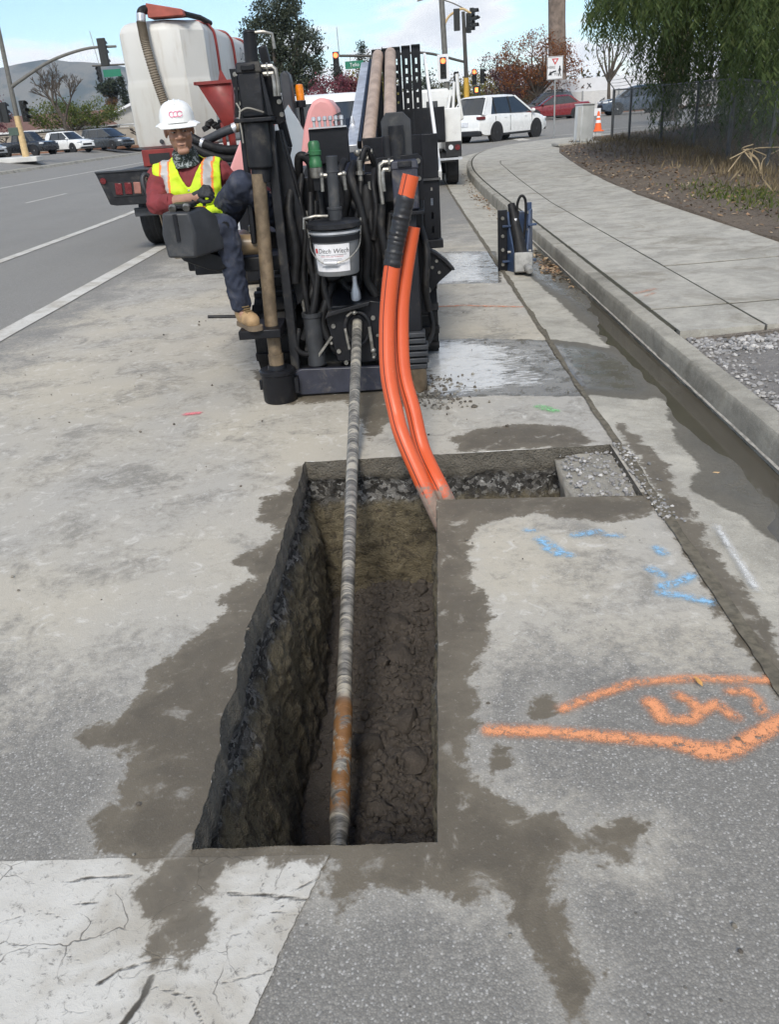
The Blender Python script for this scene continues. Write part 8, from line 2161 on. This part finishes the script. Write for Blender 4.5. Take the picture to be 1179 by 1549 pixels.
P, U, W = leaf_cloud(in_ellipsoid((-37.1, 118, 5.8), (0.7, 0.7, 0.9), 20, .4), 30, 0.2, 0.25, 0.2)
quads_mesh('dead_skirt', P, U, W, L_BROWN, fpl)
for i, (x, h, w, lab) in enumerate(((-35.4, 8.6, 0.75, 'dark slim cypress just right of the distant palm'), (-33.2, 8.4, 0.85, 'dark slim cypress at the edge of the tank'))):
    t = thing('cypress', lab, 'tree', (x, 118, 0.5), 0, 'distant cypresses')
    MB().tube([(x, 118, 0.4), (x, 118, h)], [0.15, 0.03], 8).build('trunk', M_BARKD, t)
    cl = [(x + w * (1 - u) ** .6 * RNG.uniform(-1, 1), 118 + w * (1 - u) ** .6 * RNG.uniform(-1, 1), 0.8 + u * (h - .8)) for u in RNG.uniform(0, 1, 110)]
    P, U, W = leaf_cloud(cl, 30, 0.16, 0.12); quads_mesh('crown', P, U, W, L_PINE, t)
# far line of trees closing the horizon
cl = np.concatenate([np.stack([RNG.uniform(-160, 240, 1500), RNG.uniform(150, 210, 1500), RNG.uniform(0.5, 5.5, 1500) ], 1)])
P, U, W = leaf_cloud(cl, 22, 0.9, 0.42)
stuff(quads_mesh('far_woods', P, U, W, L_OLV), 'far line of grey-green trees along the horizon', 'trees')

# dry grass and weeds on the bank ------------------------------------------
L_DRY = isl_mat('dry_grass', [(0.20, 0.155, 0.09), (0.12, 0.09, 0.055), (0.28, 0.22, 0.13), (0.08, 0.065, 0.04)], 0.9, 0.15)
PP, UU, WW = [], [], []
for i in range(9000):
    y = RNG.uniform(7, 29); x = RNG.choice([RNG.uniform(5.3, 9.5), RNG.normal(float(np.interp(y, [8, 15, 21, 29], [5.1, 6.2, 7.0, 6.9])), 0.35)])
    if x < backx(y) + 0.25: continue
    z = bankz(x, y); h = RNG.uniform(0.06, 0.28)
    d = np.array([RNG.normal() * .45, RNG.normal() * .45, 1.0]); d /= np.linalg.norm(d)
    PP.append((x, y, z + h * .45)); UU.append(d * h * .55); WW.append(np.array([RNG.normal(), RNG.normal(), 0]) * 0.006)
stuff(quads_mesh('dry_grass', np.array(PP), np.array(UU), np.array(WW), L_DRY), 'dry straw-coloured grass along the fence foot', 'grass')
PP, UU, WW = [], [], []
for i in range(1500):
    y = RNG.normal(12.2, 1.3); x = RNG.normal(5.0, 0.45)
    if x < backx(y) + 0.4: continue
    z = bankz(x, y); h = RNG.uniform(0.03, 0.10)
    d = np.array([RNG.normal() * .5, RNG.normal() * .5, 1.0])
    PP.append((x, y, z + h * .4)); UU.append(d * h * .5); WW.append(np.array([RNG.normal(), RNG.normal(), 0]) * 0.006)
stuff(quads_mesh('green_weeds', np.array(PP), np.array(UU), np.array(WW), L_GRN), 'patch of short green weeds by the nearest fence post', 'weeds')
vn = thing('dead_vine', 'pale dry vine curled around the foot of the nearest fence post', 'plant', (6.1, 15.0, 0.25))
for i in range(6):
    a0 = random.uniform(0, 6.28); p0 = Vector((6.1, 15.0, bankz(6.1, 15.0)))
    MB().tube(catmull([p0, p0 + Vector((0.15 * math.cos(a0), 0.1, 0.25)), p0 + Vector((0.4 * math.cos(a0 * 1.3), 0.1, 0.42)), p0 + Vector((0.6 * math.cos(a0), -0.1, 0.1 + 0.1 * i))], 6), 0.010, 6).build('stem', pm('dry_vine', (0.36, 0.28, 0.17), 0.8), vn)
# single fallen leaves
def one_leaf(label, loc, s_, rz, col):
    b = MB()
    pts = [(-1, 0, 0), (-.4, -.38, .10), (.3, -.32, .14), (1, 0, .05), (.3, .32, .14), (-.4, .38, .10), (0, 0, 0.0)]
    m_ = Euler((R(8), R(-10), R(rz))).to_matrix()
    b.add([tuple(Vector(loc) + m_ @ (Vector(q) * s_)) for q in pts], [(0, 1, 6), (1, 2, 6), (2, 3, 6), (3, 4, 6), (4, 5, 6), (5, 0, 6)])
    tag(b.build('fallen_leaf', pm('leaf_' + str(col), col, 0.7, var=0.2, scale=40), None), label, 'leaf')
one_leaf('pale tan fallen leaf floating in the gutter water', (1.375, 3.50, -0.018), 0.035, 10, (0.50, 0.33, 0.16))
one_leaf('curled orange fallen leaf lying on the orange arrow', (0.795, 1.955, 0.018), 0.022, 110, (0.50, 0.27, 0.08))

# ================================================================== BACKGROUND BUILDINGS AND LAND
M_TANW = pm('tan_block_wall', (0.34, 0.30, 0.245), 0.9, var=0.12, scale=1.2)
M_STUC = pm('grey_stucco', (0.38, 0.37, 0.34), 0.9, var=0.08)
M_ROOFB = pm('brown_roof', (0.16, 0.085, 0.065), 0.9, var=0.2)
M_ROOFT = pm('terracotta_roof', (0.30, 0.13, 0.08), 0.9, var=0.2)
M_MULCH = pm('rust_mulch', (0.20, 0.10, 0.06), 0.95, var=0.35, scale=1.5)
# median kerb, parking lot edge
mk = struct(MB().add([(-24.3, 25, -0.02), (-23.4, 25, -0.02), (-24.3, 25, 0.15), (-23.5, 25, 0.15), (-24.3, 160, -0.02), (-23.4, 160, -0.02), (-24.3, 160, 0.15), (-23.5, 160, 0.15)], [(1, 5, 7, 3), (3, 7, 6, 2), (2, 6, 4, 0), (0, 1, 3, 2)]).build('median_kerb', M_KERB))
isl_ = MB(); isl_.prism([(-36, 66.0), (-28, 66.0), (-24.9, 61.5), (-25.0, 60.6), (-30, 60.5), (-36, 61)], 'z', 0.40, 0.72)
struct(isl_.build('corner_island', pm('pale_island_concrete', (0.55, 0.54, 0.51), 0.85, var=0.12, scale=1), bevel=0.04))
mb = MB(); mb.prism([(-48, 85.0), (-27.8, 85.0), (-23.5, 84.0), (-22.0, 87.5), (-48, 87.5)], 'z', 0.50, 0.70)
struct(mb.build('planting_strip', M_MULCH))
w = thing('perimeter_wall', 'long tan block wall behind the parked cars', 'wall', (-35, 87.6, 0.6))
MB().bb(-60, -20, 87.5, 87.75, 0.4, 2.25).build('wall_face', M_TANW, w)
MB().bb(-60, -20, 87.45, 87.8, 2.251, 2.33).build('wall_cap', M_TANW, w)
for x in range(-58, -20, 4):
    MB().bb(x, x + 0.4, 87.40, 87.499, 0.4, 2.25).build('pilaster', M_TANW, w)
h1 = thing('brown_house', 'low house with a long brown roof behind the tan wall', 'house', (-41, 97, 0.5))
MB().bb(-52, -31.5, 95, 103, 0.4, 2.75).build('wall', M_STUC, h1)
MB().add([(-53, 94, 2.7), (-30.5, 94, 2.7), (-30.5, 104, 2.7), (-53, 104, 2.7), (-51, 99, 4.3), (-33, 99, 4.3)], [(0, 1, 5, 4), (1, 2, 5), (2, 3, 4, 5), (3, 0, 4), (0, 3, 2, 1)]).build('roof', M_ROOFB, h1)
MB().bb(-53, -30.5, 93.9, 93.99, 2.55, 2.75).build('fascia', M_SIGW, h1)
h2 = thing('gabled_house', 'pale grey gabled house with white rake boards beside the tank', 'house', (-27.5, 98, 0.5))
MB().prism([(-34, 0.4), (-34, 2.75), (-26.8, 5.1), (-19.5, 2.75), (-19.5, 0.4)], 'y', 98, 108).build('wall', M_STUC, h2)
MB().prism([(-34.6, 2.55), (-34.6, 2.75), (-26.8, 5.35), (-19, 2.75), (-19, 2.55), (-26.8, 5.1)], 'y', 97.5, 108.5).build('roof', M_SIGW, h2)
MB().bb(-31.5, -26.5, 94.0, 97.3, 2.62, 2.72).build('patio_cover', M_SIGW, h2)
for x in (-31.3, -29.5, -27.8, -26.7):
    MB().bb(x, x + 0.12, 94.1, 94.2, 0.4, 2.619).build('patio_post', M_SIGW, h2)
for x in (-31.0, -28.9):
    f_ = MB().bb(x, x + 1.5, 97.9, 97.98, 1.9, 2.5).build('window', M_SIGW, h2)
    MB().bb(x + .08, x + 1.42, 97.86, 97.899, 1.96, 2.44).build('pane', M_TINT, f_)
h3 = thing('tile_roof_house', 'distant house with a terracotta roof left of the gabled house', 'house', (-36, 112, 0.5))
MB().bb(-40, -31, 112, 120, 0.4, 3.3).build('wall', M_STUC, h3)
MB().add([(-41, 111, 3.2), (-30, 111, 3.2), (-30, 121, 3.2), (-41, 121, 3.2), (-38, 116, 4.8), (-33, 116, 4.8)], [(0, 1, 5, 4), (1, 2, 5), (2, 3, 4, 5), (3, 0, 4), (0, 3, 2, 1)]).build('roof', M_ROOFT, h3)
# white painted wall with scrawl on the right
gw = thing('white_wall', 'long white painted block wall with dark graffiti scrawl across the cross street', 'wall', (16, 74, 0.66))
m, nt, p = newmat('painted_block')
co = ocoord(nt)
br = nd(nt, 'TexBrick', None, Vector=nd(nt, 'Mapping', None, Vector=co, Rotation=(R(90), 0, 0)).outputs[0], Scale=2.4)
br.inputs['Color1'].default_value = c4((0.62, 0.62, 0.60)); br.inputs['Color2'].default_value = c4((0.56, 0.56, 0.55)); br.inputs['Mortar'].default_value = c4((0.44, 0.44, 0.43))
setp(nt, p, Base_Color=mixc(nt, mth(nt, 'MULTIPLY', sstep(nt, nz(nt, co, 0.9, 4), 0.5, 0.7), 0.35), br.outputs[0], (0.42, 0.41, 0.39)), Roughness=0.85)
MB().bb(11.3, 32, 74.0, 74.3, 0.3, 2.35).build('wall_face', m, gw)
MB().bb(11.3, 20.3, 74.02, 74.3, 2.351, 3.30).bb(20.35, 32, 74.02, 74.3, 2.351, 3.15).build('upper_band', pm('white_panel', (0.66, 0.67, 0.69), 0.7, var=0.06, scale=1), gw)
for i in range(7):
    MB().bb(12.0 + 2.9 * i, 12.12 + 2.9 * i, 73.93, 73.999, 0.3, 2.4).build('wall_post', M_GALV, gw)
for i, (x, z) in enumerate(((14.9, 2.7), (15.5, 2.75), (17.6, 1.6), (18.5, 1.5), (19.2, 1.7), (16.6, 1.55))):
    rn = random.Random(i)
    MB().tube(catmull([(x + rn.uniform(-.25, .25), 73.985 if z < 2.3 else 74.005, z + rn.uniform(-.25, .25)) for _ in range(5)], 5), 0.03, 5).build('graffiti_scrawl', M_INK, gw)
struct(MB().bb(11, 40, 71.6, 73.9, 0.60, 0.80).build('planting_strip', M_MULCH))
# hills
hv = []
xs = np.linspace(-2600, 900, 90); 
for j, (y, f_) in enumerate(((2300, 0.0), (2450, .55), (2600, 1.0), (2900, .8))):
    for x in xs:
        ridge = float(np.interp(x, [-2600, -1200, -950, -800, -700, -560, -300, 200, 900], [150, 190, 200, 188, 170, 120, 70, 50, 40])) + 16 * mnoise.noise(Vector((x * .006, j * .3, 0))) + 6 * mnoise.noise(Vector((x * .025, j, 0)))
        hv.append((x, y + 60 * mnoise.noise(Vector((x * .004, j, 5))), -5 + ridge * f_ * 1.03))
hm, nt, p = newmat('dry_hills')
co = ocoord(nt)
setp(nt, p, Base_Color=mixc(nt, sstep(nt, nz(nt, co, 0.012, 5.0, 0.6), 0.42, 0.6), (0.045, 0.055, 0.04), (0.15, 0.135, 0.10)), Roughness=1.0)
struct(MB().add(hv, [(j * 90 + i, j * 90 + i + 1, (j + 1) * 90 + i + 1, (j + 1) * 90 + i) for j in range(3) for i in range(89)]).build('hills', hm, None, smooth=180, fix=False))
# the air: faint even haze that turns the hills blue
hz = MB().bb(-3200, 3200, -200, 3600, -12, 240).build('haze', None or pm('x_unused', (1, 1, 1)), None, smooth=0)
hzm = bpy.data.materials.new('haze_air'); hzm.use_nodes = True
nt = hzm.node_tree
for n_ in list(nt.nodes): nt.nodes.remove(n_)
pv = nd(nt, 'VolumePrincipled', None, Color=(0.66, 0.80, 1.0, 1.0), Density=0.00014)
ov = nd(nt, 'OutputMaterial'); nt.links.new(pv.outputs[0], ov.inputs['Volume'])
hz.data.materials.clear(); hz.data.materials.append(hzm)
stuff(hz, 'thin blue haze in the air', 'haze')
SC.cycles.volume_bounces = 0
